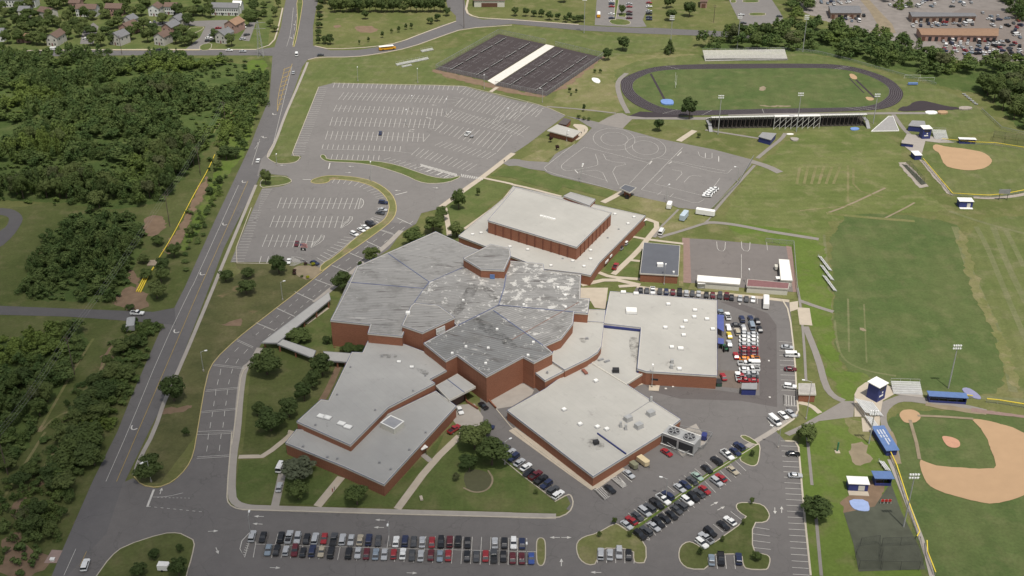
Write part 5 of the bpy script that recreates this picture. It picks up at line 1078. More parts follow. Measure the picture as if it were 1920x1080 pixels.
cars('42', '92,886,Ls 155,888,Ks 224,893,Sh 292,893,Mu 353,905,Kh 422,895,Nu 491,898,Bs 562,908,Ku 695,912,Ku 765,908,Ss 829,915,Ms 898,918,Ls 963,920,Ss 1033,918,Rh 1101,915,Ws 1171,925,Gs 1236,930,Ss 1312,925,Ms 1380,932,Ls 1442,928,Rs 1583,932,Ks 1653,935,Gs 1722,932,Rs 1784,934,Gt 1855,935,Ks 1925,948,Ms 1993,950,Ms 2065,950,Ps', '50,940 95,765', 'the lower front row', 'cars in the two front rows')
cars('8', '495,290,Ss 560,325,Gs 630,365,Gs 698,412,Ss 735,470,Nu 800,525,Ss 875,575,Ws 905,640,Ks 980,672,Mt 1042,722,Kt 1105,775,Nu 1180,838,Gu 1235,892,Wu', '0,0 0,0', 'the slanted row by the lawn', 'x') if 0 else None
def cars8(data, dpx, phrase, group, tile, scale, ox, oy, frm='top', far=False):
    a = U(ox, oy); b = U(ox + dpx[0], oy + dpx[1]); 
    for i, k in enumerate(data.split()):
        x, y, c = k.split(','); X, Y = ox + float(x) / scale, oy + float(y) / scale; q = U(X, Y, .7); a = U(X, Y); b = U(X + dpx[0], Y + dpx[1])
        ang = math.atan2(b.y - a.y, b.x - a.x) + random.uniform(-.03, .03) + (math.pi if i % 3 == 1 else 0)
        car(q, ang, c, '%s %s, %s from the %s in %s' % (COLS[c[0]][0], TYPES[c[1]], ORD[i], frm, phrase), group, far)
cars8('495,290,Ss 565,330,Gs 640,372,Gs 700,412,Ss 738,470,Nu 803,525,Ss 878,575,Ws 908,640,Ks 982,672,Mt 1045,722,Kt 1107,775,Nu 1180,838,Gu 1238,890,Wu', (60, -42), 'the slanted row beside the lawn', 'cars along the lawn edge', '', 6, 840, 780)
cars8('860,700,Ss 897,665,Rs 942,635,Gs 995,600,Sm 1032,573,Gu 1086,543,Kt 1135,510,Wt 1170,480,Nu 1258,422,Ss 1300,398,Ns 1352,368,Gs 1390,335,Es 1462,280,Ks 1535,220,Ku 1615,175,Wt 1675,150,Ns 1705,110,Nu', (74, 58), 'the slanted row above the planted strip', 'cars in the slanted double row', '', 4, 960, 810, 'lower left')
cars8('958,775,Ku 1007,745,Gu 1065,712,Ss 1098,685,Ku 1143,650,Ks 1198,625,Ks 1235,585,Gs 1268,555,Gu 1313,520,Wu 1360,492,Ku 1405,462,Gs 1445,436,Rs 1535,376,Su 1567,345,Rs 1655,290,Bs', (74, 58), 'the slanted row below the planted strip', 'cars in the slanted double row', '', 4, 960, 810, 'lower left')
cars8('1423,838,Wu 1455,800,St 1486,755,Ku 1585,702,Ks 1635,668,Ws', (74, 58), 'the short row on the big island', 'cars on the big island', '', 4, 960, 810, 'lower left')
cars('43', '665,918,Su 735,922,Ss 803,908,Sm 875,922,Ks', '665,980 665,860', 'the pocket of the round island', 'cars parked in the island pockets')
cars('43', '1497,962,Ls 1567,955,Kt 1700,955,Nu', '1570,1020 1565,900', 'the pocket of the big island', 'cars parked in the island pockets')
for s, c, dx, dy, lab in (('43 735,430', 'Ks', 74, 58, 'black sedan alone in the hatched bays at the cafeteria corner'), ('43 877,318', 'Ss', 74, 58, 'silver sedan parked nearest the cream bins by the cafeteria wall'), ('43 1160,155', 'Rs', 90, 62, 'red sedan parked by the cooling tower yard'),
    ('34 145,445', 'Ss', 100, 10, 'silver sedan at the top of the east edge column'), ('34 182,505', 'Wv', 100, 5, 'white van with rounded roof at the east edge column'), ('34 168,610', 'Ms', 100, 5, 'maroon sedan in the east edge column above the white SUV'), ('34 165,740', 'Wu', 100, 12, 'white SUV beside the small utility building'),
    ('34 115,955', 'Ws', 70, 60, 'white sedan parked slanted between the white box truck and a grey car'), ('34 172,942', 'Ss', 70, 60, 'grey sedan parked slanted nearest the east path'), ('34 50,1000', 'Wv', 70, 60, 'white box van parked slanted at the path junction'), ('44 187,165', 'Ks', 100, 5, 'black sedan in the long east bay row'), ('44 205,327', 'Ss', 100, 5, 'silver sedan below the black one in the long east bay row'),
    ('32 1705,885', 'Ks', 60, 50, 'black sedan on the ramp beside the loading dock'), ('32 1530,920', 'Ws', 30, 60, 'white sedan on the concrete yard by the link canopy'), ('32 1740,1040', 'Ns', 70, 10, 'navy car under the big tree at the top of the lawn row'),
    ('32 1485,1062', 'Rt', 70, -50, 'red pickup truck on the grass by the south wing'), ('42 185,265', 'Wv', 30, -60, 'white van on the lawn path at the front'), ('42 175,415', 'Ss', 15, -60, 'silver sedan on the front lawn path below the white van'),
    ('23 775,920', 'Rt', 30, -55, 'red pickup truck on the path beside the gym wing'), ('23 1120,662', 'Wv', 30, -50, 'white van on the path junction east of the gym'), ('41 640,1000', 'Wm', 20, -60, 'white minivan driving on the main road at the bottom left'),
    ('31 1030,190', 'Wt', 100, 3, 'white pickup truck stopped on the narrow side road at the left'), ('22 15,125', 'Ws', 15, -40, 'white car on the main road by the car park entrance'), ('12 280,545', 'Ss', 8, -50, 'silver car on the main road beside the yellow hatching'), ('12 305,410', 'Wv', 2, -50, 'white van at the crossroads'), ('12 483,412', 'Gs', 80, -10, 'dark car turning at the crossroads'),
    ('11 30,387', 'Ws', 80, 0, 'white car at the left end of the road below the houses'), ('11 410,371', 'Wv', 80, 0, 'white van on the road in front of the pale gable house'), ('11 1195,377', 'Gt', 80, 0, 'grey pickup truck on the road below the houses'), ('11 1720,377', 'Ws', 80, 0, 'white car left of the silver car near the crossroads'), ('11 1822,385', 'Ss', 80, 0, 'silver car closest to the crossroads on the left road'),
    ('11 1110,165', 'Ws', 50, 5, 'white car parked among the upper houses'), ('11 1160,165', 'Gs', 20, 40, 'dark car right of the white one among the upper houses'), ('11 645,292', 'Ws', 60, 10, 'white car in the tree lined lane between houses'), ('11 700,225', 'Ks', 40, 20, 'black car under the trees in the lane between houses'), ('11 1637,210', 'Rs', 60, -5, 'red car at the top of the townhouse parking'), ('11 1605,238', 'Gs', 60, -5, 'dark car under the red one in the townhouse parking'), ('11 1585,262', 'Ss', 60, -5, 'silver car in the middle of the townhouse parking'), ('11 1565,285', 'Ws', 60, -5, 'white car in the townhouse parking'), ('11 1560,305', 'Ks', 60, -5, 'black car lowest in the townhouse parking'), ('11 1832,200', 'Wv', 30, 40, 'white van behind the grey roofed house'), ('11 1820,292', 'Ss', 50, -10, 'silver car beside the grey roofed house'), ('11 1850,260', 'Gs', 50, -10, 'grey car between the van and the silver car behind the house'), ('11 1460,275', 'Gs', 50, 0, 'grey car alone on the left of the townhouse parking'),
    ('12 932,1000', 'Ns', -8, 60, 'navy car alone in the rear car park'), ('12 1588,1005', 'Wt', 45, -40, 'white pickup truck in the rear car park'),
    ('22 955,440', 'Nu', 80, 8, 'navy SUV at the top of the curved row'), ('22 950,494', 'Ss', 80, 14, 'silver car just below the navy SUV in the curved row'), ('22 932,518', 'Gs', 80, 14, 'grey car under the silver car in the curved row'), ('22 868,592', 'Gs', 60, 40, 'dark grey car right of the black car near the kerb'), ('22 848,602', 'Ku', 60, 36, 'black SUV between a grey and a white car'), ('22 820,625', 'Ws', 60, 32, 'white car next to the black SUV'), ('22 790,645', 'Ws', 60, 30, 'white and blue marked sedan second from the lower white SUV'), ('22 738,677', 'Wu', 60, 28, 'white SUV at the lower end of the white cars'), ('22 305,748', 'Ms', -12, 50, 'maroon car alone in the small car park'), ('22 246,880', 'Ws', -10, 40, 'white car half hidden by the tree at the hatching'), ('22 440,892', 'Ns', 60, 22, 'navy car beside the yellow bush'),
    ('14 320,40', 'Ws', 40, 0, 'white car by the trees at the top') ):
    p = px(s)[0]; q = U(p[0], p[1], .7); a = U(*p); b = U(p[0] + dx / 4, p[1] + dy / 4)
    car(q, math.atan2(b.y - a.y, b.x - a.x), c, lab, None, p[1] < 120)
cars8('965,20,Ks 1012,22,Gs 1055,24,Wt 1110,25,Gs 1158,28,Ns 1207,32,Ms 1258,35,Kt 1308,40,Ss 1353,42,Gs 1400,45,Ss 1458,52,Ks 1506,55,Ms 1560,60,Gu 1610,62,Mt 1647,72,Ks 1710,78,Ss 1758,84,Gs 1808,86,Ws', (0, 12), 'the row along the north pavement', 'cars parked along the north pavement', '', 4, 960, 540, 'left')
# cars of the auto yard
for x, y, c, h, lab in ((575, 385, 'Lt', 1, 'pale blue pickup at the head of the long blue canopy'), (676, 428, 'Wt', 1, 'white pickup right of the long blue canopy'), (686, 592, 'Ws', 1, 'white car above the yellow one in the yard'), (700, 712, 'Ys', 1, 'yellow car in the auto yard'), (699, 835, 'Ss', 1, 'silver car below the yellow car'), (820, 662, 'Bm', 1, 'beige minivan in the middle of the yard'), (808, 556, 'Gs', 0, 'dark car crosswise above the beige minivan'),
    (890, 472, 'Nu', 1, 'navy SUV, left one of the pair at the top of the yard'), (912, 600, 'Ss', 1, 'silver car under the left navy SUV'), (1020, 470, 'Nu', 1, 'navy SUV, right one of the pair at the top of the yard'), (1035, 575, 'Lv', 1, 'pale box van below the right navy SUV'), (1122, 500, 'Ks', 1, 'black car at the east edge of the yard, upper one'), (1157, 622, 'Ks', 1, 'black car at the east edge of the yard, lower one')):
    q = U(1280 + x / 8, 540 + y / 8, .7); car(q, R(90) if h else 0, c, lab, 'cars in the auto shop yard')
for k, (y, c1, c2, w1) in enumerate(((690, 'Ss', 'Ss', 'silver'), (742, 'Ws', 'Ws', 'white'), (798, 'Ws', 'Ws', 'white'), (855, 'Ss', 'Ss', 'silver'), (908, 'Rs', 'Rs', 'red'), (960, 'Ms', 'Ms', 'maroon'), (1010, 'Ms', 'Ms', 'maroon'), (1065, 'Os', 'Ot', 'orange'), (1140, 'Wt', 'Wv', 'white'), (1225, 'Ws', 'Wt', 'white'), (1280, 'Ss', 'Ss', 'silver'), (1335, 'Gs', 'Gs', 'grey'), (1392, 'Rt', 'Rs', 'red'))):
    for j, (x, c) in enumerate(((936, c1), (1044, c2))):
        q = U(1280 + x / 8, 540 + y / 8, .7); car(q, math.pi * j + R(-3), c, '%s %s in the packed double column, %s pair from the top, %s side' % (COLS[c[0]][0], TYPES[c[1]], ORD[k], ('left', 'right')[j]), 'cars in the auto shop yard')
for x, y, c, a_, lab in ((800, 218, 'Rs', R(90), 'red car alone in the middle of the yard'), (612, 535, 'Rs', R(95), 'red car by the brick corner of the shop wing'), (830, 530, 'Wt', R(85), 'white vehicle in front of the red one near the blue shed'), (884, 545, 'Rt', R(90), 'small red truck touching the double column')):
    car(U(1280 + x / 8, 640 + y / 8, .7), a_, c, lab, 'cars in the auto shop yard')
for i, (x, y) in enumerate(((1516, 336), (1500, 350), (1485, 362), (1470, 374), (1462, 388))): car(P1('23 %d,%d' % (x, y), .7), R(172), 'Ws', 'white training sedan, %s from the top of the group on the pad' % ORD[i], 'white training cars on the marked pad')
# distant car parks
for i, (x, ys) in enumerate(((748, (10, 28, 48, 105, 135)), (880, (28, 50, 88, 108, 135)), (1028, (20, 48, 82, 102, 128, 145)))):
    for j, y in enumerate(ys):
        c = random.choice(['Ws', 'Gs', 'Rs', 'Ms', 'Ns', 'Ss', 'Ku']) ; car(P1('13 %d,%d' % (x, y), .7), random.uniform(-.05, .05), c, '%s %s, %s from the top in the %s row of the small far car park' % (COLS[c[0]][0], TYPES[c[1]], ORD[j], ('left', 'middle', 'right')[i]), 'cars in the small far car park', True)
for i, (s, c) in enumerate((('14 85,122', 'Gs'), ('13 1720,110', 'Ss'), ('13 1735,172', 'Gs'))): car(P1(s, .7), 0, c, '%s car %s of the far right car park' % (COLS[c[0]][0], ('at the tree side', 'at the upper left edge', 'at the lower left edge')[i]), None, True)
yard = []
for (poly, n, lab) in (('14 1310,310 1740,305 1900,330 1920,430 1700,440 1450,410 1320,390', 62, 'scrapped car in the crowded yard below the brown roofed shed'), ('14 1060,150 1500,150 1600,190 1500,205 1130,200 1060,200', 20, 'car in the strip between the two long sheds'), ('14 530,140 720,100 740,160 640,170', 8, 'car beside the small grey shed'),
                       ('14 330,-5 640,-5 640,30 440,38 330,20', 22, 'car in the lot behind the small grey shed'), ('14 900,-10 1560,0 1500,60 1150,60 900,60', 22, 'vehicle in the upper gravel yard'), ('14 1560,90 1900,160 1900,300 1760,250 1640,180', 18, 'car at the east end of the industrial yards')):
    P_ = W(poly); xs = [q.x for q in P_]; ys = [q.y for q in P_]; k = 0; placed = []
    for tries in range(4000):
        x, y = random.uniform(min(xs), max(xs)), random.uniform(min(ys), max(ys))
        if inside(x, y, P_) and all((x - a) ** 2 + ((y - b) * .9) ** 2 > 20 for a, b in placed):
            placed.append((x, y)); c = random.choice(['Ws', 'Ws', 'Ss', 'Ss', 'Gs', 'Nu', 'Wv', 'Rs', 'Kt', 'Ls', 'Wt']); car(Vector((x, y, 0)), random.choice([R(90), R(75), R(8), R(100)]) + random.uniform(-.2, .2), c, lab, lab.replace('car ', 'cars ').replace('scrapped cars', 'scrapped cars').replace('vehicle ', 'vehicles '), True); k += 1
            if k >= n: break
# buses, trailers, carts, tractor
def bus(s, dpx, label, L=11.5, body=BUSY, top=WHITE, name='school_bus'):
    p = px(s)[0]; q = U(p[0], p[1], 1.2); a = U(*p); b = U(p[0] + dpx[0], p[1] + dpx[1]); an = math.atan2(b.y - a.y, b.x - a.x)
    r = empty(name, (q.x, q.y, CARZ), label, 'bus', None, an, True)
    m = MB(); m.hexa([(-L / 2, -1.2, .5), (L / 2 - 1.4, -1.2, .5), (L / 2 - 1.4, 1.2, .5), (-L / 2, 1.2, .5)], [(-L / 2, -1.18, 2.6), (L / 2 - 1.5, -1.18, 2.6), (L / 2 - 1.5, 1.18, 2.6), (-L / 2, 1.18, 2.6)]); m.box((L / 2 - .7, 0, .95), (1.5, 1.9, .9)); m.build('body', body, r)
    MB().hexa([(-L / 2 - .02, -1.19, 2.6), (L / 2 - 1.48, -1.19, 2.6), (L / 2 - 1.48, 1.19, 2.6), (-L / 2 - .02, 1.19, 2.6)], [(-L / 2 + .2, -.8, 2.95), (L / 2 - 1.8, -.8, 2.95), (L / 2 - 1.8, .8, 2.95), (-L / 2 + .2, .8, 2.95)]).build('roof', top, r)
    m = MB()
    for y in (-1.21, 1.21): m.box((-.7, y, 2.1), (L - 3, .04, .6))
    m.box((L / 2 - 1.42, 0, 2.0), (.06, 2.1, .9)); m.build('windows', GLASS, r)
    for x in (-L * .28, L * .36):
        for y in (-1, 1): MB().tube((x, y * .95, .5), (x, y * 1.22, .5), .5, 12).build('wheel', TYRE, r)
bus('12 985,362', (40, -4), 'yellow school bus with a white roof on the cross road'); bus('13 650,112', (0, -20), 'yellow and white bus in the far car park entrance', 9); bus('33 1905,105', (0, -20), 'white bus parked at the end of the north pavement row', 9.5, WHITE, WHITE, 'white_bus')
def trailer(s, dpx, label, L=5, W_=2.2, h=2.2, m_=WHITE):
    p = px(s)[0]; q = U(p[0], p[1], .9); a = U(*p); b = U(p[0] + dpx[0], p[1] + dpx[1]); an = math.atan2(b.y - a.y, b.x - a.x)
    r = empty('box_trailer', (q.x, q.y, CARZ), label, 'trailer', None, an, True)
    MB().prism([Vector(v) for v in ((-L / 2, -W_ / 2, 0), (L / 2 - .4, -W_ / 2, 0), (L / 2, -W_ / 4, 0), (L / 2, W_ / 4, 0), (L / 2 - .4, W_ / 2, 0), (-L / 2, W_ / 2, 0))], .45, .45 + h, bottom=True).build('body', m_, r)
    for y in (-1, 1): MB().tube((-.3, y * (W_ / 2 + .02), .32), (-.3, y * (W_ / 2 + .2), .32), .32, 10).build('wheel', TYRE, r)
    m = MB(); m.tube((L / 2, -.5, .45), (L / 2 + 1.1, 0, .45), .05).tube((L / 2, .5, .45), (L / 2 + 1.1, 0, .45), .05); m.build('hitch', DARK, r)
trailer('23 1180,468', (12, -30), 'small white trailer standing at the south edge of the training pad', 4.6); trailer('23 1290,550', (20, -25), 'pale grey blue trailer between the two white trailers', 7, 2.4, 2.6, plain('pale_blue_panel', (.42, .50, .56))); trailer('23 1450,522', (40, 6), 'long white trailer at the south-east corner of the training pad', 9, 2.5, 2.4)
trailer('12 1618,1022', (25, -20), 'small flat trailer behind the white pickup in the rear car park', 2.6, 1.6, .6, GREYM); trailer('31 985,285', (6, -40), 'grey metal box beside the narrow side road', 7, 3.2, 2.4, GALV); trailer('41 1230,1018', (40, 2), 'white box among the shrubs on the bottom left island', 3.4, 2.0, 1.8); trailer('43 985,225', (40, 30), 'open top cream bin beside the cafeteria wall', 4.6, 2.2, 1.6, plain('cream_paint', (.55, .45, .28))); trailer('43 915,255', (40, 30), 'greenish bin left of the cream bin', 2.8, 2.0, 1.5, plain('olive_paint', (.20, .20, .13))); trailer('43 1440,40', (10, -30), 'dark blue skip on a pallet right of the cooling tower', 2.6, 1.8, 1.6, BLUE)
trailer('24 60,930', (3, 30), 'small grey cabinet on the basketball court', 2.6, 1.3, 1.4, CREAM)
for i, s in enumerate(('23 820,795', '23 855,760')):
    q = P1(s); r = empty('golf_cart', (q.x, q.y, .16), 'golf cart on the grass by the gym wing, %s' % ('dark roofed left one', 'white roofed right one')[i], 'golf cart', 'golf carts', R(60), True)
    MB().box((0, 0, .55), (2.3, 1.2, .5)).build('body', GREYM, r); MB().box((0, 0, 1.75), (1.9, 1.25, .08)).build('roof', (DARK, WHITE)[i], r); m = MB(); [m.tube((x, y, .8), (x, y, 1.72), .03, 4) for x in (-.8, .8) for y in (-.55, .55)]; m.build('roof_frame', DARK, r)
    for x in (-.75, .75):
        for y in (-.5, .5): MB().tube((x, y * .8, .25), (x, y * 1.25, .25), .25, 8).build('wheel', TYRE, r)
q = U(1280 + 635 / 8, 640 + 140 / 8); r = empty('tractor', (q.x, q.y, CARZ), 'green farm tractor standing between the small blue shelter and the red car', 'tractor', None, R(100), True)
MB().box((.8, 0, 1.1), (2.0, .8, .8)).build('bonnet', GREENM, r); MB().box((-.7, 0, 1.3), (1.3, 1.2, .5)).build('seat_deck', GREENM, r); m = MB(); m.box((-.7, 0, 2.5), (1.4, 1.3, .1)); [m.tube((x, y, 1.4), (x, y, 2.5), .05, 4) for x in (-1.3, -.1) for y in (-.55, .55)]; m.build('canopy', DARK, r); MB().box((2.6, 0, .6), (.8, 2.0, .7)).build('bucket', GREENM, r)
for x, rr in ((-.9, .8), (1.3, .5)):
    for y in (-1, 1): MB().tube((x, y * .65, rr), (x, y * 1.05, rr), rr, 12).build('wheel', TYRE, r)
# dumpsters by the shop wing
q = P1('33 1548,725'); r = empty('green_skip', (q.x, q.y, .1), 'dark green skip at the south-east corner of the shop wing', 'skip', None, 0, True); MB().prism([Vector(v) for v in ((-1, -1.6, 0), (1, -1.6, 0), (1.0, 1.6, 0), (-1, 1.6, 0))], .1, 1.5).build('body', plain('dark_green', (.03, .07, .05)), r); MB().box((0, 0, 1.55), (2.1, 3.3, .08)).build('lid', DARK, r)

# ------------------------------------------------------------------ poles
def light_pole(s, h, label, arm=(1.8, 0), hm=GALV, group='car park light poles'):
    c = P1(s); r = empty('light_pole', (c.x, c.y, .1), label, 'light pole', group, 0, True)
    MB().tube((0, 0, 0), (0, 0, h), .13, 6, 0, .09).build('pole', hm, r); MB().tube((0, 0, 0), (0, 0, .7), .32, 8).build('base', CONC2, r)
    m = MB().tube((0, 0, h - .3), (arm[0] * .5, arm[1] * .5, h + .1), .07, 5).tube((arm[0] * .5, arm[1] * .5, h + .1), (arm[0], arm[1], h + .15), .06, 5); m.build('arm', hm, r)
    m = MB().box((arm[0] * 1.15, arm[1] * 1.15, h + .15), (1.0, .5, .25), math.atan2(arm[1], arm[0])); m.build('lamp_head', LAMPM, r)
for s, h, lab, arm in (('31 1527,625', 8.6, 'light pole on the west verge beside the curved drive', (1.6, .6)), ('41 1135,375', 8.6, 'light pole on the rounded verge at the bottom left mouth', (-1.2, -1.2)), ('42 1005,862', 10, 'light pole in the middle of the two front rows', (0, -1.6)), ('43 108,1000', 10, 'light pole at the right end of the front rows', (0, -1.6)),
    ('41 1885,800', 9, 'light pole at the hatched left end of the front rows', (0, 1.6)), ('43 1155,500', 8, 'light pole in the slanted double row', (-1.8, .6)), ('8 0,0', 0, '', 0), ('44 -1550,340', 0, '', 0),
    ('12 765,610', 8.5, 'light pole at the top edge of the rear car park, left one', (0, 1.5)), ('12 1213,622', 8.5, 'light pole at the top edge of the rear car park, right one', (0, 1.5)), ('12 1172,838', 9, 'light pole in the second row of the rear car park', (0, 1.5)), ('12 1430,870', 9.5, 'light pole at the fan point of the rear car park', (0, 1.5)), ('12 1130,945', 9, 'light pole in the third row of the rear car park', (0, 1.5)), ('12 1872,930', 9, 'light pole in the diagonal rows of the rear car park', (1.2, .8)),
    ('12 1712,668', 8.5, 'light pole under the left tennis courts', (0, 1.4)), ('13 228,770', 8.5, 'light pole below the right tennis courts', (-1.2, .6)), ('22 158,165', 6, 'light pole on the green tip by the entrance', (0, 1.2)), ('22 865,282', 10, 'light pole on the curved strip round the small car park', (0, 1.4)), ('23 515,290', 9.5, 'light pole on the lower left edge of the training pad', (.8, 1.2)), ('23 1158,440', 9, 'light pole by the small white trailer', (.8, 1.0)),
    ('23 1690,285', 8, 'light pole at the right edge of the training pad', (-1.6, .3)), ('13 410,1062', 6, 'light pole in front of the ticket building', (.8, .5)), ('23 1140,1055', 9, 'light pole in front of the dark roofed annex', (.3, 1.2)), ('33 1048,745', 9, 'light pole by the south wall of the shop wing', (0, 1)), ('34 285,985', 16, 'tall light pole beside the utility building', (-2.4, .6)), ('32 200,92', 8.6, 'light pole on the verge at the middle of the bus drive', (1.2, .6)), ('23 1770,1060', 7, 'light pole between the two portable classrooms', (0, 1)), ('43 1995,120', 8, 'light pole by the small island at the path end', (-2.4, 1.4)), ('33 -120,200', 0, '', 0)):
    if h: light_pole(s, h, lab, arm)
c = U(840 + 640 / 6, 780 + 545 / 6); 
light_pole('F %f,%f' % (946.7, 871), 9.5, 'light pole beside the slanted row by the lawn', (1.6, 1.2))
def stadium_light(s, h, label, rows=2, n=5, mat_=GALV):
    c = P1(s); r = empty('floodlight_mast', (c.x, c.y, 0), label, 'floodlight mast', 'floodlight masts', 0, True)
    MB().tube((0, 0, 0), (0, 0, h), .28, 8, 0, .16).build('mast', mat_, r); m = MB()
    for k in range(rows): m.tube((-n * .45, 0, h - 1.2 * k - .3), (n * .45, 0, h - 1.2 * k - .3), .06, 4)
    m.build('crossbar', mat_, r)
    for k in range(rows):
        for i in range(n): MB().box((-n * .4 + i * .8 + .2, -.25, h - 1.2 * k - .3), (.55, .45, .5)).build('floodlight', LAMPM, r)
for s, h, lab in (('F 1346,252', 23, 'tall floodlight mast behind the left end of the home stand'), ('F 1493,247', 23, 'tall floodlight mast behind the press deck of the home stand'), ('F 1637,232', 18, 'tall floodlight mast at the right end of the home stand'), ('F 1095,62', 26, 'tall floodlight mast on the bank beyond the tennis courts'),
    ('F 1256,101', 26, 'tall floodlight mast beside the conifer left of the visitor stand'), ('F 1382,92', 24, 'tall floodlight mast behind the visitor stand'), ('F 1505,97', 25, 'tall floodlight mast in the trees right of the visitor stand'), ('F 1694,988', 21, 'floodlight mast over the near bullpen beside the yellow topped fence'), ('F 1778,728', 19, 'floodlight mast behind the first base dugout'), ('F 1629,832', 14, 'floodlight mast left of the blue lettered dugout'), ('F 1803,366', 0, '')):
    if h: stadium_light(s, h, lab, 2 if h < 24 else 3, 4)
def utility_pole(s, h, label, lattice=False):
    c = P1(s); r = empty('utility_pole', (c.x, c.y, 0), label, 'utility pole', 'utility poles along the clearing', 0, True)
    if not lattice: MB().tube((0, 0, 0), (0, 0, h), .22, 6, 0, .14).build('pole', WOODP, r); MB().box((0, 0, h - .8), (3.0, .14, .14), R(-20)).box((0, 0, h - 2), (2.2, .14, .14), R(-20)).build('crossarm', WOODP, r)
    else:
        m = MB(); q = 1.8
        for sx in (-1, 1):
            for sy in (-1, 1): m.tube((sx * q, sy * q, 0), (sx * .3, sy * .3, h), .12, 4)
        for k in range(8):
            t0, t1 = k / 8, (k + 1) / 8; a, b = q * (1 - t0) + .3 * t0, q * (1 - t1) + .3 * t1
            for sx, sy, ux, uy in ((-1, -1, 1, -1), (1, -1, 1, 1), (1, 1, -1, 1), (-1, 1, -1, -1)): m.tube((sx * a, sy * a, h * t0), (ux * b, uy * b, h * t1), .07, 3)
        m.build('lattice', GALV, r); m = MB()
        for z in (h - 1, h - 5): m.tube((-5, 0, z), (5, 0, z), .12, 4)
        m.build('crossarm', GALV, r)
    return c
PP = []
for s, h, lab, lt in (('12 38,425', 24, 'steel lattice tower at the left corner of the crossroads', True), ('11 1695,945', 15, 'wooden utility pole at the top of the pipeline clearing', False), ('21 1505,235', 16, 'wooden utility pole where the woods narrow beside the yellow pipe', False), ('21 1275,620', 17, 'wooden utility pole by the red bare patch', False), ('31 560,650', 17, 'wooden utility pole below the narrow side road', False), ('31 60,1400', 17, 'wooden utility pole at the far bottom left', False),
    ('12 1560,210', 22, 'tall wooden utility pole at the branch of the cross road', False), ('11 915,410', 13, 'wooden utility pole in front of the grey roofed houses', False), ('F 1338,42', 13, 'wooden utility pole by the road right of the far car park', False)):
    c = utility_pole(s, h, lab, lt); PP.append((c, h))
m = []
for k in range(1, 5):
    (a, h1), (b, h2) = PP[k], PP[k + 1]
    for off in (-1.2, 0, 1.2):
        pts = []
        for i in range(9):
            t = i / 8; q = a.lerp(b, t); pts.append((q.x + off, q.y, h1 * (1 - t) + h2 * t - .7 - 4 * t * (1 - t) * 1.5))
        wi = MB()
        for u_, v_ in zip(pts, pts[1:]): wi.tube(u_, v_, .022, 3)
        tag(wi.build('power_line', GREYM), 'grey power line sagging between two utility poles over the clearing', 'power line', 'power lines over the clearing')
# flagpole
c = P1('22 345,905'); r = empty('flagpole', (c.x, c.y, .1), 'flagpole in the round bed flying a striped flag above a dark one', 'flagpole', None, 0, True); MB().tube((0, 0, 0), (0, 0, 10.5), .08, 6).build('pole', GALV, r)
m = MB(); n = 13
for i in range(n):
    z = 10.3 - 1.9 * i / n; m.face([(.1, 0, z - 1.9 / n), (1.7, .25, z - 1.9 / n - .05), (3.2, -.1, z - 1.9 / n - .1), (3.2, -.1, z - .1), (1.7, .25, z - .05), (.1, 0, z)], 0 if i % 2 == 0 else 1)
m.face([(.1, -.03, 9.3), (1.3, .12, 9.26), (1.3, .12, 10.26), (.1, -.03, 10.3)], 2); m.build('striped_flag', [REDM, WHITE, BLUE], r)
m = MB(); m.face([(.1, 0, 6.9), (1.4, .15, 6.8), (2.4, -.05, 6.75), (2.4, -.05, 8.1), (1.4, .15, 8.15), (.1, 0, 8.2)]); m.build('dark_flag', DARK, r); m = MB(); m.face([(.9, .05, 7.2), (1.5, .1, 7.15), (1.5, .1, 7.8), (.9, .05, 7.85)]); o = m.build('flag_emblem', WHITE, r); o.location.y -= .06
# pipeline
def tubepath(name, s, r_, m, label, cat, z=.4, n=8):
    p = W(s); p = chaikin(p, 1, False); b = MB()
    for a, d in zip(p, p[1:]): b.tube((a.x, a.y, z), (d.x, d.y, z), r_, n)
    tag(b.build(name, m), label, cat)
tubepath('yellow_pipeline', '21 1612,85 1560,200 1480,340 1410,470 1350,590 1280,720 1190,865', .19, YEL, 'long yellow pipe lying along the cleared strip in the woods', 'pipe'); tubepath('yellow_pipeline', '21 1155,930 1105,1000', .3, YEL, 'short piece of yellow pipe below the wooden mat', 'pipe'); tubepath('yellow_pipeline', '11 1780,820 1735,925 1690,1020', .22, YEL, 'yellow pipe piece at the top of the clearing', 'pipe')
p = W('21 1085,995 1110,1000 31 1055,35 1025,30'); b = MB(); [b.tube((u.x, u.y, .35), (v.x, v.y, .35), .3, 8) for u, v in ((p[0], p[3]), (p[1], p[2]), (p[0].lerp(p[1], .5), p[3].lerp(p[2], .5)))]; tag(b.build('pipe_stack', YEL), 'bundle of yellow pipes on the red soil by the side road', 'pipes')
q = P1('21 1165,895'); tag(MB().box((q.x, q.y, .2), (6, 5, .35)).build('timber_mat', plain('timber', (.30, .24, .18))), 'pale timber mat between the two yellow pipe pieces', 'mat')
for i, (s, lab) in enumerate((('42 1240,505', 'pale stone bench slab on the front lawn'), ('34 2050,0', ''))):
    if lab: c = P1(s); tag(MB().box((c.x, c.y, .5), (.9, 2.0, .5), R(15)).box((c.x, c.y, .2), (.6, 1.2, .3), R(15)).build('stone_bench', CONC), lab, 'bench')
c = P1('44 520,150'); r = empty('monument', (c.x, c.y, 0), 'small dark green panel on a white slab in the grass by the east car park', 'panel'); MB().box((c.x, c.y, .1), (1.6, 1.6, .2)).build('base', CONC, r); MB().box((c.x, c.y + .3, 2.0), (.5, .3, 3.6)).build('panel', GREENM, r)
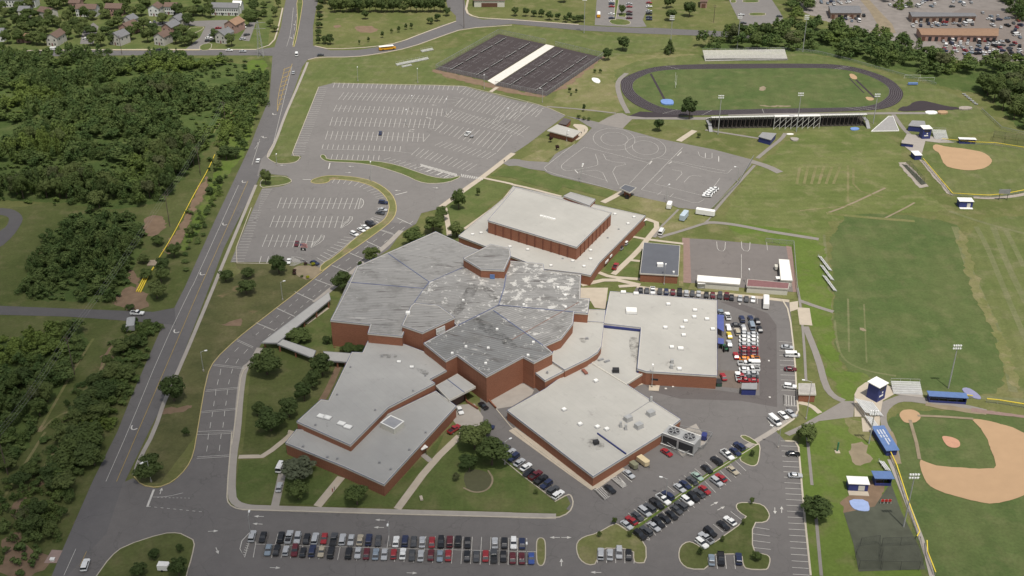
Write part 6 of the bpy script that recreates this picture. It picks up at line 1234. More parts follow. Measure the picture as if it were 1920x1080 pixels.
c = P1('41 395,965'); tag(MB().box((c.x, c.y, .4), (1.2, .9, .6)).box((c.x, c.y, .8), (1.4, 1.1, .15)).build('utility_cabinet', WHITE), 'small white cabinet on the concrete pad by the main road', 'cabinet'); sheet('concrete_slab', '41 390,885 470,890 425,985 330,985', plain('pink_concrete', (.30, .22, .19)), 'a')
def person(s, label, top=(.05, .05, .06)):
    c = P1(s); r = empty('person', (c.x, c.y, .13), label, 'person', 'people walking in the grounds', random.uniform(0, 6), True)
    me = bpy.data.meshes.new('body'); V = [(0, 0, .95), (0, 0, 1.2), (0, 0, 1.45), (0, 0, 1.55), (0, 0, 1.68), (.1, 0, .9), (.12, .12, .5), (.12, .08, .05), (-.1, 0, .9), (-.12, -.1, .5), (-.12, -.2, .06), (.2, 0, 1.42), (.26, .02, 1.12), (.25, .1, .86), (-.2, 0, 1.42), (-.26, -.02, 1.12), (-.25, .06, .86)]
    E_ = [(0, 1), (1, 2), (2, 3), (3, 4), (0, 5), (5, 6), (6, 7), (0, 8), (8, 9), (9, 10), (2, 11), (11, 12), (12, 13), (2, 14), (14, 15), (15, 16)]
    me.from_pydata(V, E_, []); o = bpy.data.objects.new('body', me); COL.objects.link(o); o.parent = r; md = o.modifiers.new('skin', 'SKIN')
    rr = [.15, .15, .16, .07, .11, .1, .07, .05, .1, .07, .05, .07, .05, .04, .07, .05, .04]
    for i, x in enumerate(rr): me.skin_vertices[0].data[i].radius = (x, x)
    me.skin_vertices[0].data[0].use_root = True; o.modifiers.new('sub', 'SUBSURF').levels = 1; me.materials.append(plain('clothing_%d' % int(top[0] * 100), top))
for s, lab, t in (('22 1862,140', 'person in dark clothes walking up the pavement by the rear car park', (.03, .03, .04)), ('22 360,790', '', 0), ('13 520,1010', 'person in dark clothes on the pale paving by the ticket building', (.04, .04, .05)), ('13 543,990', 'second person in dark clothes right of the first by the ticket building', (.04, .04, .05)), ('42 575,455', 'person in a red top on the front path', (.3, .04, .04)), ('42 590,440', 'person in pale clothes on the front path', (.4, .35, .3))):
    if lab:
        person(s, lab, t)

# ------------------------------------------------------------------ trees
def crown_mesh(kind, n, seed, leaf=.085):
    rnd = random.Random(seed); V = []; F = []
    lobes = []
    if kind == 'cone':
        for i in range(26):
            t = rnd.random() ** .8; rr = .5 * (1 - t) * .75; a = rnd.random() * 6.28; lobes.append((math.cos(a) * rr, math.sin(a) * rr, .08 + t * .86, .10 + .13 * (1 - t)))
    else:
        k = {'round': 15, 'wide': 18, 'ragged': 13}[kind]
        lobes.append((0, 0, .58, .27))
        for i in range(k):
            a = rnd.random() * 6.28; u = rnd.uniform(-.75, 1); s = math.sqrt(max(0, 1 - u * u)); R_ = rnd.uniform(.20, .33 if kind != 'ragged' else .38)
            lobes.append((math.cos(a) * s * R_, math.sin(a) * s * R_, .57 + u * rnd.uniform(.20, .28), rnd.uniform(.10, .19)))
    wts = [l[3] ** 2 for l in lobes]
    for i in range(n):
        l = rnd.choices(lobes, wts)[0]
        while True:
            d = Vector((rnd.uniform(-1, 1), rnd.uniform(-1, 1), rnd.uniform(-1, 1)))
            if .1 < d.length < 1: break
        d.normalize(); r_ = l[3] * (rnd.random() ** .3); c = Vector(l[:3]) + Vector((d.x * r_, d.y * r_, d.z * r_ * .85))
        nn = (d + Vector((rnd.uniform(-.4, .4), rnd.uniform(-.4, .4), rnd.uniform(-.1, .7)))).normalized(); u_ = nn.orthogonal().normalized(); v_ = nn.cross(u_); a = rnd.random() * 3.14
        u2 = u_ * math.cos(a) + v_ * math.sin(a); v2 = v_ * math.cos(a) - u_ * math.sin(a); s = leaf * rnd.uniform(.6, 1.4)
        i0 = len(V); V += [tuple(c + u2 * s * .6), tuple(c + v2 * s * .45), tuple(c - u2 * s * .6 + nn * s * .15), tuple(c - v2 * s * .45)]; F.append((i0, i0 + 1, i0 + 2, i0 + 3))
    return V, F
TPROTO = {}
def tproto(kind, mat_, seed):
    k = (kind, mat_.name, seed)
    if k in TPROTO: return TPROTO[k]
    V, F = crown_mesh(kind, 2400, seed, .06); me = bpy.data.meshes.new('crown'); me.from_pydata(V, [], F); me.materials.append(mat_)
    t = MB(); t.tube((0, 0, 0), (.01, 0, .5), .03, 7, 0, .015)
    for i in range(4):
        a = i * 1.6 + seed; t.tube((.005, 0, .3 + .03 * i), (math.cos(a) * .2, math.sin(a) * .2, .58), .012, 4, 0, .004)
    tm = bpy.data.meshes.new('trunk'); tm.from_pydata(t.v, [], t.f); tm.materials.append(BARK); TPROTO[k] = (me, tm); return TPROTO[k]
def tree(pos, d, h, kind, mat_, label, group=None, name='tree', z=.05, cat='tree'):
    me, tm = tproto(kind, mat_, random.randint(0, 4)); r = empty(name, (pos.x, pos.y, z), label, cat, group, random.uniform(0, 6.28)); r.scale = (d, d, h)
    for n_, m_ in (('crown', me), ('trunk', tm)):
        o = bpy.data.objects.new(n_, m_); COL.objects.link(o); o.parent = r
    return r
MK_ = {'g': (LEAF, 'green'), 'd': (LEAFD, 'dark green'), 'o': (LEAFO, 'olive green'), 'r': (LEAFR, 'dark maroon'), 's': (LEAFG, 'silvery grey'), 'y': (LEAFY, 'bright yellow green')}
def T_(data, group=None, zoff=.05):
    for ln in data.strip().split('\n'):
        f = ln.split('|'); s, d, h, km, lab = f[0], float(f[1]), float(f[2]), f[3], f[4]
        kind = {'r': 'round', 'w': 'wide', 'c': 'cone', 'x': 'ragged'}[km[1]]; c = P1(s)
        sh = 'shrub' in lab or 'bush' in lab or 'hedge' in lab
        tree(c, d, h, kind, MK_[km[0]][0], lab, group, 'shrub' if sh else ('conifer' if km[1] == 'c' else 'tree'), cat='shrub' if sh else 'tree', z=.15)
T_('''22 75,310|7.5|9|gr|green tree on the rounded green tip left of the small car park
22 1522,490|9|11|gw|tall green tree on the lawn by the pavement corner west of the gym
22 1665,390|3.2|5|gr|small young tree right of the tall one on the lawn by the gym
22 1195,760|13|9|gw|broad tree touching the north-west corner of the metal roof
22 1330,665|13|9|gw|broad tree second from the metal roof corner by the lawn path
22 1385,570|9|7|gr|smaller tree at the top of the three by the lawn path
22 1505,700|9|8|gr|tree in the corner between the lawn path and the gym wing
22 870,890|10|8|gr|tree on the north-west side of the school beside the bus lanes
22 650,1100|11|9|dr|dark tree at the west edge of the metal roof
22 780,925|3|3|dr|low shrub left of the tree beside the bus lanes
22 175,975|11|9|dr|dark green round tree left of the flag bed
21 1695,1030|9|6|dr|dark round tree at the south-west corner of the small car park
21 1865,1005|7.5|5|dr|dark tree just right of the corner tree below the small car park
31 1850,50|11|7|dr|grey green tree below the two corner trees on the verge
31 1308,850|12|11|dw|large dark round tree overlapping the edge of the main road
32 85,650|15|10|dw|large dark round tree at the lower end of the long covered walkway
32 500,660|11|10|dr|dark tree in front of the covered walkway by the west wing
32 430,750|8.5|7|dr|dark tree second in the line down the west lawn
32 365,850|9|8|dr|dark tree third in the line down the west lawn
32 250,970|9.5|8|dr|dark tree fourth in the line down the west lawn
32 115,1070|14|9|dw|wide dark tree lowest on the west lawn
32 10,960|7|6|dr|dark tree at the left of the lowest west lawn trees
32 320,405|13|5|gw|low spreading bushy tree inside the walkway corner, a shrub mass
32 700,465|9|2.5|dw|low dark hedge at the foot of the tall brick wall
32 780,480|6|2.5|dw|low dark hedge piece right of the other by the wall
32 535,420|5|3.5|dr|dark shrub at the corner of the tall brick wall
41 1115,335|12|8|dx|dark spiky tree on the rounded verge at the bottom left
42 335,345|14|7|sx|silvery grey tree beside the white van in front of the wing
42 320,505|10.5|7|gr|green tree directly below the silvery tree
42 760,545|10|7|gr|round green tree near the front corner of the south wing
42 1640,130|14|9|gw|large green tree at the top of the memorial lawn
42 1770,250|15|10|dw|very large dark tree right of the memorial ring
42 1600,290|9|6|dr|dark tree behind the memorial ring
42 1500,365|3.5|3|or|small grey shrub at the left of the memorial ring
32 1730,1100|7|6|gr|green tree by the concrete yard at the top of the slanted row
44 355,650|12|8|dw|round dark green tree on the east verge at the bottom right
44 300,80|10|8|gr|green tree beside the path at the right end of the car park
44 225,50|4|4|gr|small tree left of the green tree by the path end
13 1105,985|8|8|dr|round dark tree on the grass left of the home stand
13 1328,895|13|14|dr|tall dark tree beside the little yellow kiosk at the track
13 720,455|9|9|dr|dark tree at the right corner of the tennis courts
13 830,380|12|10|dw|larger dark tree above the tennis corner tree
13 1180,403|8|10|dc|dark conifer by the floodlight mast left of the visitor stand
13 620,548|2.8|2.5|dr|small dark bush on the slope, left one of the upper pair
13 662,548|3|3|dr|small dark bush on the slope, right one of the upper pair
13 433,695|2.8|3.5|dr|small dark bush on the slope, upper left of the lower three
13 482,695|2.3|2.5|dr|small dark bush on the slope, upper right of the lower three
13 445,720|2.2|2|dr|small dark bush on the slope, lowest of the lower three
13 538,838|2.8|5|dr|small upright tree on the path below the slope
13 498,890|3.5|2.5|gr|low bush by the dark roofed shed, left one
13 540,900|3.2|2|gr|low bush by the dark roofed shed, middle one
13 575,905|3|2|gr|low bush by the dark roofed shed, right one
13 290,1068|3.2|4|rr|small maroon tree in front of the ticket building
23 338,48|3.2|3.5|rr|small maroon bush on the grass left of the training pad
13 1400,1035|3.2|3|gr|small green bush beside the stairs to the stadium
12 820,145|7|7|dr|dark green tree in front of the hedge row at the top
12 948,285|3.6|5|dr|small dark tree, nearest of the short row by the top road
12 1018,250|2.8|3.5|gr|small pale tree second in the short row by the top road
12 1072,245|3.2|5|dr|small dark tree third in the short row by the top road
12 1125,225|3.4|5|dr|small dark tree fourth in the short row by the top road
12 1166,220|3.4|5|dr|small dark tree fifth in the short row by the top road
12 778,335|2.4|3.5|dr|small bush above the bus, left one
12 845,318|2.8|4|dr|small bush above the bus, right one
12 1310,180|7|5|dr|dark bushy tree left of the branch road
12 1360,160|7|6|dr|dark bushy tree second left of the branch road
12 1440,120|8|7|dr|dark tree at the mouth of the branch road
41 300,650|8|8|dr|dark round tree on the dirt track at the bottom left
41 250,770|9|7|dr|dark tree below the round one on the dirt track
41 180,680|6|5|gr|green shrub beside the lowest dirt track
41 1345,1085|8|7|dr|dark tree at the bottom edge on the left island
41 1150,960|5|4|dr|small dark tree on the bottom left island
41 1355,900|3|3|dr|small dark bush at the right side of the bottom left island
41 1050,1085|7|5|dr|dark shrub at the bottom edge of the left island
41 1400,30|3.5|3.5|dr|small dark tree on the verge near the bus drive
22 285,960|2.6|1.4|rr|maroon bush curving round the flag bed, left one
22 290,980|2.4|1.2|rr|maroon bush curving round the flag bed, lowest one
22 375,912|2.4|1.6|rr|maroon bush beside the yellow bush
22 425,915|2.8|1.8|yr|bright yellow bush in the flag bed by the navy car
22 388,1010|2.4|1.3|yr|yellow bush at the kerb corner of the flag bed
22 345,1000|1.8|1|gr|tiny green bush low in the flag bed
43 180,465|2.2|1.6|gr|small bush beside the lawn row
43 765,695|2.2|3|gr|slim young tree on the upper tip of the round island
43 885,790|2.2|3|gr|slim young tree right of the pocket on the round island
43 655,790|1.8|2.4|gr|slim young tree in the middle of the round island
43 1800,545|2.2|3|gr|slim young tree on the upper lobe of the big island
43 1735,700|2|2.8|gr|slim young tree on the slanted edge of the big island
43 1410,925|2.2|3|dr|slim dark young tree on the left lobe of the big island
43 1830,960|4.5|3.5|gr|bright bush on the right lobe of the big island
43 1575,830|2|2.6|gr|slim young tree in the centre of the big island
43 1800,190|2.4|3|dr|slim dark young tree on the triangular island
33 75,1200|1|1|gr|tiny bush by the cafeteria wall
42 590,70|1|1|gr|tiny bush on the wing roof edge'''.replace('\n33 75,1200|1|1|gr|tiny bush by the cafeteria wall\n42 590,70|1|1|gr|tiny bush on the wing roof edge', ''))
NS = 94
for i, (x, y) in enumerate([(30, 120), (105, 125), (165, 125), (222, 132), (282, 152), (345, 150), (400, 168), (432, 155), (480, 168), (515, 165)]):
    tree(P1('13 %d,%d' % (x, y)), random.uniform(5.5, 8), random.uniform(5, 7.5), 'round', LEAFD, 'dark bushy tree, %s from the left in the row above the top road' % ORD[i], 'trees in a row above the top road', 'tree')
for s, d, h, lab in (('13 1160,65', 6, 9, 'dark tree left of the big pair above the road'), ('13 1195,155', 11, 9, 'broad dark tree lowest of the group above the road'), ('13 1330,125', 13, 12, 'largest dark tree above the road near the far car park'), ('13 820,112', 7, 8, 'tree on the divider of the small far car park'), ('13 390,20', 10, 9, 'dark tree at the top edge above the row'), ('13 1190,60', 8, 10, 'dark tree behind the broad one above the road'), ('13 1620,0', 7, 8, 'dark tree at the upper corner of the far right car park')):
    tree(P1(s), d, h, 'wide', LEAFD, lab)
for i in range(19):
    x = 590 + i * 44; y = 95 - (i % 2) * 4
    tree(P1('12 %d,%d' % (x, y)), random.uniform(8, 11), random.uniform(9, 12), 'wide', random.choice([LEAF, LEAFD]), 'tree, %s from the left in the long front line of the wood at the top' % ORD[i], 'trees in the long line at the top', 'tree')
for i, (x, y) in enumerate([(470, 330), (520, 330), (560, 335), (470, 270), (475, 210), (478, 150), (480, 95), (485, 50), (490, 10)]):
    tree(P1('12 %d,%d' % (x, y)), random.uniform(5, 7.5), random.uniform(5, 8), 'round', LEAFD, 'dark tree, %s in the belt right of the main road at the top' % ORD[i], 'trees in the belt along the upper main road')
HT_ = [(150, 330), (210, 150), (240, 230), (400, 200), (450, 210), (420, 30), (380, 60), (540, 30), (520, 180), (600, 280), (680, 270), (820, 60), (900, 160), (940, 60), (1100, 60), (1110, 320), (1180, 300), (1240, 60), (1420, 200), (1340, 120), (1600, 60), (1560, 40), (1870, 200), (1900, 160), (130, 210), (20, 260), (160, 90), (230, 60), (980, 300), (1080, 230), (40, 130), (100, 120), (60, 240), (120, 290), (60, 330), (260, 140), (300, 200), (330, 270), (280, 340), (340, 340), (430, 70), (480, 50), (550, 120), (570, 205), (630, 215), (650, 250), (620, 40), (750, 90), (790, 140), (830, 220), (800, 265), (890, 210), (700, 345), (760, 350), (940, 110), (1000, 120), (1060, 120), (1030, 250), (1150, 255), (1220, 180), (1320, 330), (1390, 350), (1380, 265), (1340, 285), (1380, 120), (1450, 120), (1520, 120), (1580, 135), (1740, 350), (1870, 135), (1900, 90), (1620, 310), (190, 200), (180, 260), (370, 160), (350, 240), (20, 200), (0, 300), (10, 80), (520, 300), (500, 260), (920, 50), (1080, 40), (850, 330), (1480, 50), (1900, 30), (700, 150), (230, 330), (1440, 330), (640, 150), (960, 60)]
for i, (x, y) in enumerate(HT_): tree(P1('11 %d,%d' % (x, y)), random.uniform(8.5, 12.5), random.uniform(7, 11), random.choice(['wide', 'round']), random.choice([LEAFD, LEAF, LEAF]), 'dark leafy garden tree among the houses at the top left', 'garden trees among the houses')
for i, (x, y) in enumerate([(60, 130), (110, 200), (150, 130), (170, 60), (60, 60), (100, 20), (140, 240), (20, 150)]): tree(P1('12 %d,%d' % (x, y)), random.uniform(6, 9), random.uniform(5, 9), 'round', LEAF, 'green tree on the verge left of the upper main road', 'trees left of the upper main road')
# roadside shrubs in the clearing
for i, (s, d, h) in enumerate((('31 930,500', 8, 6), ('31 985,470', 7, 6), ('31 870,680', 8, 6), ('31 950,690', 8, 6), ('31 825,610', 5, 6), ('31 780,840', 9, 7), ('31 715,870', 8, 6), ('31 650,990', 10, 8), ('31 740,1000', 9, 7), ('31 590,1030', 8, 6), ('41 500,90', 9, 7), ('41 600,110', 10, 8), ('41 700,110', 10, 8), ('41 560,200', 9, 7), ('41 650,240', 10, 7), ('41 710,250', 8, 6), ('41 440,420', 7, 5), ('41 520,440', 8, 6), ('41 390,350', 7, 5), ('41 480,300', 9, 6), ('21 1310,850', 7, 6), ('21 1225,960', 7, 6), ('21 1210,1040', 7, 6), ('31 1180,80', 8, 7), ('21 1420,700', 4.5, 5), ('21 1630,200', 5, 5), ('21 1700,120', 9, 7), ('21 1770,110', 8, 6), ('21 1650,300', 4.5, 4), ('21 1580,380', 4.5, 4), ('31 975,160', 4, 2), ('31 950,330', 4, 3), ('41 250,330', 6, 5), ('41 160,420', 6, 5), ('21 1180,760', 6, 4), ('31 1100,290', 5, 2.5), ('31 730,740', 6, 5), ('21 1100,1010', 6, 4), ('21 1080,900', 6, 4))):
    tree(P1(s), d * 1.3, h * 1.15, random.choice(['round', 'ragged']), random.choice([LEAF, LEAFD]), 'leafy green tree in the scrub belt between the pipeline clearing and the main road', 'trees in the scrub belt by the main road')
# woods: nearest trees are things, the rest one mass
POS = []
def wood(s, sp, d0, d1, h0, h1, excl=(), thr=-.30):
    p = W(s); ex = [W(e) for e in excl]; xs = [q.x for q in p]; ys = [q.y for q in p]; y = min(ys); k = 0
    while y < max(ys):
        x = min(xs) + (k % 2) * sp / 2
        while x < max(xs):
            X, Y = x + random.uniform(-.4, .4) * sp, y + random.uniform(-.4, .4) * sp; f = mnoise.noise(Vector((X / 32, Y / 32, 3.3)))
            if inside(X, Y, p) and not any(inside(X, Y, e) for e in ex) and f > thr + random.uniform(-.08, .08):
                k2 = max(0, min(1, .5 + f)); POS.append((X, Y, random.uniform(d0, d1), (h0 + (h1 - h0) * k2) * random.uniform(.75, 1.15)))
            x += sp
        y += sp * .87; k += 1
WE = ('21 -200,120 40,130 140,160 150,240 60,300 -200,330', '11 600,640 720,640 760,760 640,800 560,720', '11 80,800 180,800 150,900 60,880', '21 900,440 1060,470 1040,540 860,520')
wood('F -60,112 100,110 180,106 455,112 462,125 455,150 430,215 392,262 372,300 345,335 312,372 265,388 180,390 120,378 -60,372', 5.6, 5.0, 11.5, 5.0, 13.5, WE)
wood('F 125,410 165,395 255,405 274,440 258,480 236,530 212,568 110,565 30,555 60,500 85,450', 5.2, 4, 9, 3.5, 9.5, ())
wood('F -60,642 20,635 110,620 148,610 162,640 140,690 100,750 60,820 20,880 -60,925', 5.0, 4, 9, 3.5, 10, (), -.6)
wood('F 478,112 512,104 508,135 498,195 470,240 462,288 418,290 408,265 440,195 452,150', 6.5, 6, 9, 5, 9, ())
wood('31 850,560 1000,480 1040,560 960,720 870,900 760,1060 41 700,120 560,300 430,420 330,560 400,330 480,60 31 560,980 700,760', 4.2, 3.5, 7.5, 2.5, 6.5, (), -.9); wood('41 120,640 300,560 430,640 420,860 250,880 130,740', 4.6, 4, 7.5, 3, 6, (), -.9); wood('21 1640,260 1700,250 1600,520 1480,800 1390,1000 1340,1060 1400,760 1520,460', 5, 3, 5, 1.5, 3.5, (), -.5)
wood('F 188,660 215,640 240,650 225,700 190,760 150,820 110,880 60,960 20,1040 -20,1090 -60,1090 -60,960 20,900 70,840 110,780 150,720', 4.6, 3, 6, 1.5, 4.5, (), -.35); wood('F 225,640 300,610 270,680 235,760 200,820 160,900 110,1010 60,1010 130,880 180,780', 4.8, 3.5, 6.5, 2, 4.5, (), -.3)
BIG0 = len(POS)
wood('F 1292,92 1340,78 1430,62 1545,52 1600,66 1640,74 1690,88 1740,100 1775,122 1850,122 1990,112 1990,260 1930,250 1900,235 1870,197 1840,178 1790,165 1700,140 1600,115 1540,100 1480,97 1380,94', 9.5, 10.5, 14.5, 9, 14, ('14 1360,520 1440,520 1450,640 1380,650',))
wood('F 600,-5 840,-5 840,16 610,20', 9, 9, 12, 9, 12, ()); wood('F 1640,-8 1700,10 1745,30 1700,30', 7, 6, 9, 5, 8, ()); wood('F 1880,-10 1960,-10 1960,50 1890,40', 9, 10, 14, 10, 14, ()); wood('F -60,-30 520,-30 500,-4 -60,0', 10, 10, 13, 8, 12, ()); wood('F 1460,-5 1520,-5 1530,40 1490,45', 9, 9, 12, 8, 11, ())
def rank(t): return t[2] * t[3] / (t[0] ** 2 + t[1] ** 2 + CAMH ** 2)
big = [i >= BIG0 for i in range(len(POS))]
order = sorted(range(len(POS)), key=lambda i: -rank(POS[i])); NIND = 110; ind = set(order[:NIND])
# keep only those in view for the individual ones
import numpy as np
LOW = [crown_mesh(k, 560, 50 + i, l * .8) for i, (k, l) in enumerate((('round', .11), ('wide', .11), ('cone', .10), ('ragged', .10), ('cone', .09), ('wide', .10), ('ragged', .12)))]
AV = []; AF = []; base = 0
for i, (X, Y, d, h) in enumerate(POS):
    if i in ind:
        reg = 'wood behind the stadium' if big[i] else 'left woodland'
        tree(Vector((X, Y, 0)), d, h, random.choice(['round', 'wide', 'ragged']), random.choice([LEAF, LEAF, LEAFD, LEAFO]), 'leafy tree standing out at the near side of the ' + reg, 'nearest trees of the ' + reg)
    else:
        V, F = LOW[random.randrange(7)]; v = np.array(V); a = random.uniform(0, 6.28); c_, s_ = math.cos(a), math.sin(a)
        x = (v[:, 0] * c_ - v[:, 1] * s_) * d + X; y = (v[:, 0] * s_ + v[:, 1] * c_) * d + Y; AV.append(np.stack([x, y, v[:, 2] * h], 1)); AF.append(np.array(F) + base); base += len(V)
V = np.concatenate(AV).astype(np.float32); F = np.concatenate(AF).astype(np.int32); me = bpy.data.meshes.new('woodland'); me.vertices.add(len(V)); me.vertices.foreach_set('co', V.ravel()); me.loops.add(F.size); me.loops.foreach_set('vertex_index', F.ravel())
me.polygons.add(len(F)); me.polygons.foreach_set('loop_start', np.arange(0, F.size, 4, dtype=np.int32)); me.materials.append(LEAFW); me.update(calc_edges=True); me.validate()
o = bpy.data.objects.new('woodland', me); COL.objects.link(o); tag(o, 'dense mixed green woodland', None, None, 'stuff')
# undergrowth mass
UV = []; UF = []; base = 0; SHR = crown_mesh('wide', 60, 99, .3)
for s, n in (('F -60,112 460,112 462,150 430,220 385,285 345,332 312,375 265,388 180,392 -60,375', 1300), ('F 125,410 165,395 255,402 278,440 262,480 240,530 215,568 110,565 30,555 60,500', 350), ('F -60,640 110,620 165,640 150,680 60,820 20,880 -60,920', 250), ('F 240,600 300,612 250,730 190,840 130,900 60,1080 0,1080 60,960 140,860 200,760', 260), ('F 455,120 500,115 470,262 400,330 340,480 300,500 380,330 440,200', 120)):
    p = W(s); xs = [q.x for q in p]; ys = [q.y for q in p]; k = 0
    while k < n:
        X, Y = random.uniform(min(xs), max(xs)), random.uniform(min(ys), max(ys))
        k += 1
        if inside(X, Y, p):
            V, F = SHR; v = np.array(V); d = random.uniform(1.5, 4.5); h = random.uniform(1, 3); UV.append(v * [d, d, h] + [X, Y, 0]); UF.append(np.array(F) + base); base += len(V)
V = np.concatenate(UV).astype(np.float32); F = np.concatenate(UF).astype(np.int32); me = bpy.data.meshes.new('undergrowth'); me.vertices.add(len(V)); me.vertices.foreach_set('co', V.ravel()); me.loops.add(F.size); me.loops.foreach_set('vertex_index', F.ravel())
me.polygons.add(len(F)); me.polygons.foreach_set('loop_start', np.arange(0, F.size, 4, dtype=np.int32)); me.materials.append(LEAFW); me.update(calc_edges=True)
o = bpy.data.objects.new('undergrowth', me); COL.objects.link(o); tag(o, 'low shrubs and brambles under the trees', None, None, 'stuff')

# ------------------------------------------------------------------ houses and sheds in the distance
RB = plain('brown_shingle', (.14, .095, .075), .9); RG = plain('grey_shingle', (.17, .17, .175), .9); RT = plain('tan_shingle', (.27, .17, .11), .9); SID = plain('pale_siding', (.46, .44, .40), .8); SIW = plain('white_siding', (.60, .60, .58), .8); SIP = plain('pink_brick', (.36, .23, .19), .9)
def house(s, w_, d_, h, rz, wm, rm, label, units=1, name='house', gable=True):
    c = P1(s); r = empty(name, (c.x, c.y, 0), label, 'house', None, rz, True); X, Y = w_ / 2, d_ / 2; rh = w_ * .32 if gable else d_ * .3
    m = MB(); m.box((0, 0, h / 2), (w_, d_, h))
    if gable:
        for y in (-Y, Y): m.face([(-X, y, h), (X, y, h), (0, y, h + rh)] if y < 0 else [(X, y, h), (-X, y, h), (0, y, h + rh)])
    else:
        for x in (-X, X): m.face([(x, -Y, h), (x, Y, h), (x, 0, h + rh)])
    m.build('wall', wm, r); o = .4; m = MB(); t = .18
    if gable:
        for sx in (-1, 1): m.hexa([(0, -Y - o, h + rh), (sx * (X + o), -Y - o, h - o * .6), (sx * (X + o), Y + o, h - o * .6), (0, Y + o, h + rh)][::sx], [(0, -Y - o, h + rh + t), (sx * (X + o), -Y - o, h - o * .6 + t), (sx * (X + o), Y + o, h - o * .6 + t), (0, Y + o, h + rh + t)][::sx])
    else:
        for sy in (-1, 1): m.hexa([(-X - o, 0, h + rh), (X + o, 0, h + rh), (X + o, sy * (Y + o), h - o * .6), (-X - o, sy * (Y + o), h - o * .6)][::-sy], [(-X - o, 0, h + rh + t), (X + o, 0, h + rh + t), (X + o, sy * (Y + o), h - o * .6 + t), (-X - o, sy * (Y + o), h - o * .6 + t)][::-sy])
    m.build('roof', rm, r)
    if gable: spots = [(x, z) for z in (1.5, 4.2) for x in (-X * .5, X * .5) if z + 1 < h]
    else: spots = [(-X + w_ * (i + .5) / (units * 3), z) for i in range(units * 3) for z in (1.4, 4.0) if z + 1 < h]
    for x, z in spots: MB().box((x, -Y - .03, z), (.9, .08, 1.2)).build('window', GLASS, r)
    for y in (-Y * .5, Y * .4):
        if gable: MB().box((X + .03, y, 4.2), (.08, .9, 1.2)).build('window', GLASS, r)
    for i in range(units): MB().box((-X + w_ * (i + .5) / units + (.5 if units > 1 else 0), -Y - .05, 1.05), (1.0, .1, 2.1)).build('door', DARK if i % 2 else MAROONR, r)
    return r
for a in (('11 430,325', 8, 13, 6, -8, SID, RB, 'pale gabled house with a brown roof nearest the left road'), ('11 905,325', 9, 10, 6, -25, SID, RG, 'pale gabled house with a grey roof left of the fenced yard'), ('11 975,250', 8, 12, 6, -22, SIP, RB, 'pinkish house with a brown roof behind the pale grey roofed house'), ('11 985,200', 8, 8, 6, -22, SID, RG, 'small grey roofed house part farthest in its row'),
          ('11 1230,325', 8, 10, 6, -20, SID, RB, 'pale gabled house with a brown roof beside the dark conifer clump'), ('11 1290,250', 8, 11, 6, -20, SIP, RG, 'house with a dark roof and white trim behind the gabled one'), ('11 1340,200', 8, 9, 6, -20, SID, RG, 'farthest grey roofed house of the middle row'), ('11 1690,310', 8, 11, 6, -20, SID, RG, 'pale gabled house with a light grey roof right of the townhouse parking'), ('11 1765,230', 9, 12, 6, -20, SIP, RT, 'house with a tan roof behind the light grey roofed one'), ('11 1175,110', 8, 9, 6, -8, SIW, RB, 'white house with a brown roof by the upper parked cars')):
    house(a[0], a[1], a[2], a[3], R(a[4]), a[5], a[6], a[7])
for a in (('11 190,310', 9, 7, 3.5, 0, SIP, RT, 'low house with a tan roof among trees at the left', 1), ('11 665,115', 15, 8, 6, -3, SIW, RB, 'white row of townhouses with a brown roof and dark windows', 3), ('11 870,110', 12, 8, 6, -4, SIP, RB, 'pinkish townhouse row behind trees', 2), ('11 1295,100', 9, 7, 6, -4, SIW, RB, 'small white townhouse pair at the top', 2), ('11 1700,105', 20, 8, 6, -4, SIW, RG, 'white townhouse row with dark grey roofs at the top', 4), ('11 1790,90', 6, 8, 6, -4, SIW, WHITE, 'end townhouse with a white roof', 1), ('11 120,45', 34, 8, 6, -2, SIW, RB, 'long white townhouse row in the top left corner', 5), ('11 200,120', 8, 8, 5, -3, SID, RG, 'grey roofed house behind the left trees', 1), ('11 365,130', 12, 8, 5, -30, SID, RB, 'brown roofed house facing right by the grassy gap', 1), ('11 5,300', 8, 8, 6, 0, SIW, RG, 'pale house cut by the left edge of the picture', 1), ('11 580,70', 8, 8, 6, -3, SIP, RB, 'brown roofed end house left of the white townhouses', 1)):
    house(a[0], a[1], a[2], a[3], R(a[4]), a[5], a[6], a[7], a[8], 'townhouse' if a[8] > 1 else 'house', False)
def longshed(s, z, rm, wm, label, nd, name='long_shed'):
    p = W(s, z); c = centre(p); r = empty(name, (c.x, c.y, 0), label, 'shed'); a, b, cc_, d = p
    MB().prism(offset(p, -.6), 0, z - .1, cap=False).build('wall', wm, r); m = MB(); rg0, rg1 = a.lerp(d, .4) + Vector((0, 0, 1.2)), b.lerp(cc_, .4) + Vector((0, 0, 1.2))
    m.face([a, d, rg0][::-1]); m.face([b, rg1, cc_][::-1]); m.face([a, b, rg1, rg0][::-1]); m.face([rg0, rg1, cc_, d][::-1]); m.build('roof', rm, r)
    for i in range(nd):
        q = d.lerp(cc_, (i + .5) / nd); MB().box((q.x, q.y + .48, 1.6), ((cc_ - d).length / nd * .5, .2, 3.0)).build('garage_door', DARK if i % 3 else plain('brown_door', (.12, .06, .04)), r)
    return r
longshed('14 1110,210 1730,212 1728,270 1150,262', 4.5, RT, SIP, 'long shed with a tan brown roof above the scrap yard', 12); longshed('14 1050,88 1530,100 1570,122 1080,125', 4.5, RG, plain('tan_wall', (.30, .22, .17)), 'long shed with a dull grey roof behind the brown one', 10); longshed('14 450,42 680,42 705,98 470,98', 4.5, RG, plain('tan_wall', (.30, .22, .17)), 'shorter grey roofed shed at the end of the woods', 5)
r = longshed('12 1630,-40 1865,-40 1870,5 1630,5', 5, RB, CREAM, 'cream building with a brown roof at the top centre', 1, 'hall')
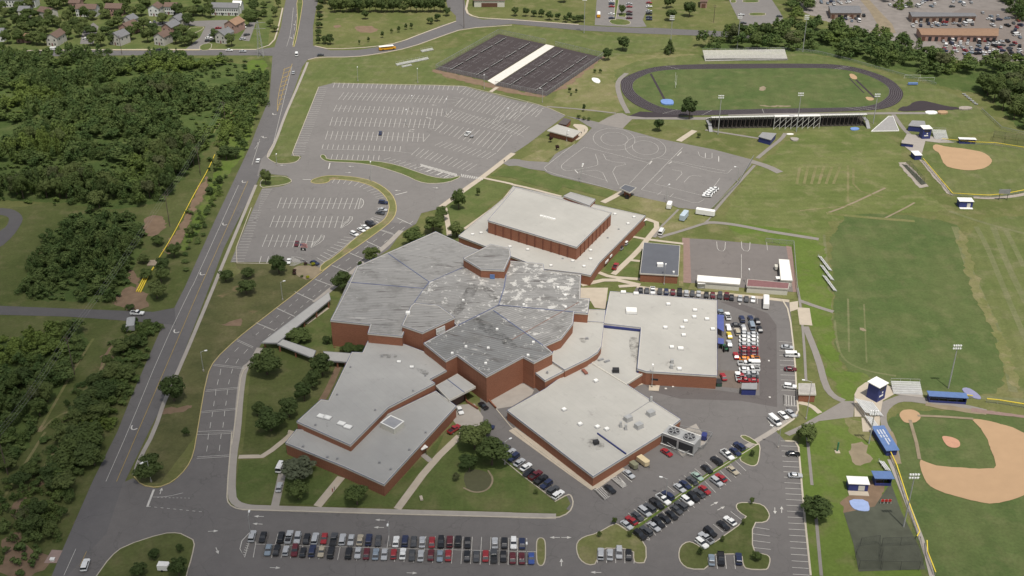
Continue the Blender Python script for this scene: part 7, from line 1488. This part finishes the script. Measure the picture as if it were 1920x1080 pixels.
longshed('13 1410,-30 1470,-30 1470,12 1410,12', 5, RB, SIP, 'small brown building cut by the top edge', 1, 'hall')

# ------------------------------------------------------------------ unseen cloud: puffs added and sized to shade the lower left
GX = [-200, 0, 250, 500, 750, 1000, 1250, 1500, 1750, 2100]; GY = [-40, 100, 200, 320, 450, 600, 750, 900, 1100]
CV = [[.15, .10, .05, 0, 0, 0, 0, .05, .25, .45],
      [.15, .10, .05, .02, 0, 0, 0, 0, .08, .15],
      [.20, .15, .10, .05, 0, 0, 0, 0, 0, .02],
      [.50, .42, .34, .15, .02, 0, 0, 0, 0, 0],
      [.68, .62, .52, .32, .10, 0, 0, 0, 0, 0],
      [.76, .74, .68, .52, .28, .05, 0, 0, 0, 0],
      [.82, .80, .76, .66, .50, .20, .03, 0, .02, .02],
      [.91, .90, .88, .83, .73, .52, .26, .16, .10, .08],
      [.93, .93, .92, .90, .84, .74, .62, .52, .28, .18]]
def cover(X, Y):
    up = Vector((X, Y, -CAMH)); dd = Y * math.cos(TH) + CAMH * math.sin(TH); vv = Y * math.sin(TH) - CAMH * math.cos(TH)
    if dd < 10: return 0
    u, v = 960 + FPX * X / dd, 540 - FPX * vv / dd
    if u < -250 or u > 2150 or v < -60 or v > 1180: return 0
    u = min(max(u, GX[0]), GX[-1] - .1); v = min(max(v, GY[0]), GY[-1] - .1)
    i = max(k for k in range(len(GX) - 1) if GX[k] <= u); j = max(k for k in range(len(GY) - 1) if GY[k] <= v)
    a = (u - GX[i]) / (GX[i + 1] - GX[i]); b = (v - GY[j]) / (GY[j + 1] - GY[j])
    return (CV[j][i] * (1 - a) + CV[j][i + 1] * a) * (1 - b) + (CV[j + 1][i] * (1 - a) + CV[j + 1][i + 1] * a) * b
bm = bmesh.new(); bmesh.ops.create_icosphere(bm, subdivisions=1, radius=1); IV = np.array([v.co[:] for v in bm.verts]); IF = np.array([[v.index for v in f.verts] for f in bm.faces]); bm.free()
AV = []; AF = []; base = 0; ALT = 3000.; sp = 9.0; Y = 190
while Y < 950:
    X = -480
    while X < 480:
        c_ = cover(X, Y)
        if c_ > .015:
            z = ALT + random.uniform(-40, 40); o_ = SUN_V * (z / SUN_V.z); rr = math.sqrt(c_ * sp * sp / math.pi) * 1.04
            AV.append(IV * rr + [X + o_.x + random.uniform(-1, 1), Y + o_.y + random.uniform(-1, 1), z]); AF.append(IF + base); base += len(IV)
        X += sp
    Y += sp * .93 / 1.0
V = np.concatenate(AV).astype(np.float32); F = np.concatenate(AF).astype(np.int32); me = bpy.data.meshes.new('cloud'); me.vertices.add(len(V)); me.vertices.foreach_set('co', V.ravel()); me.loops.add(F.size); me.loops.foreach_set('vertex_index', F.ravel())
me.polygons.add(len(F)); me.polygons.foreach_set('loop_start', np.arange(0, F.size, 3, dtype=np.int32)); me.materials.append(plain('cloud_white', (.85, .85, .87), 1)); me.update(calc_edges=True)
o = bpy.data.objects.new('shade_cloud', me); COL.objects.link(o); tag(o, 'unseen broken cloud of puffs, sized to shade the lower left', None, None, 'stuff')
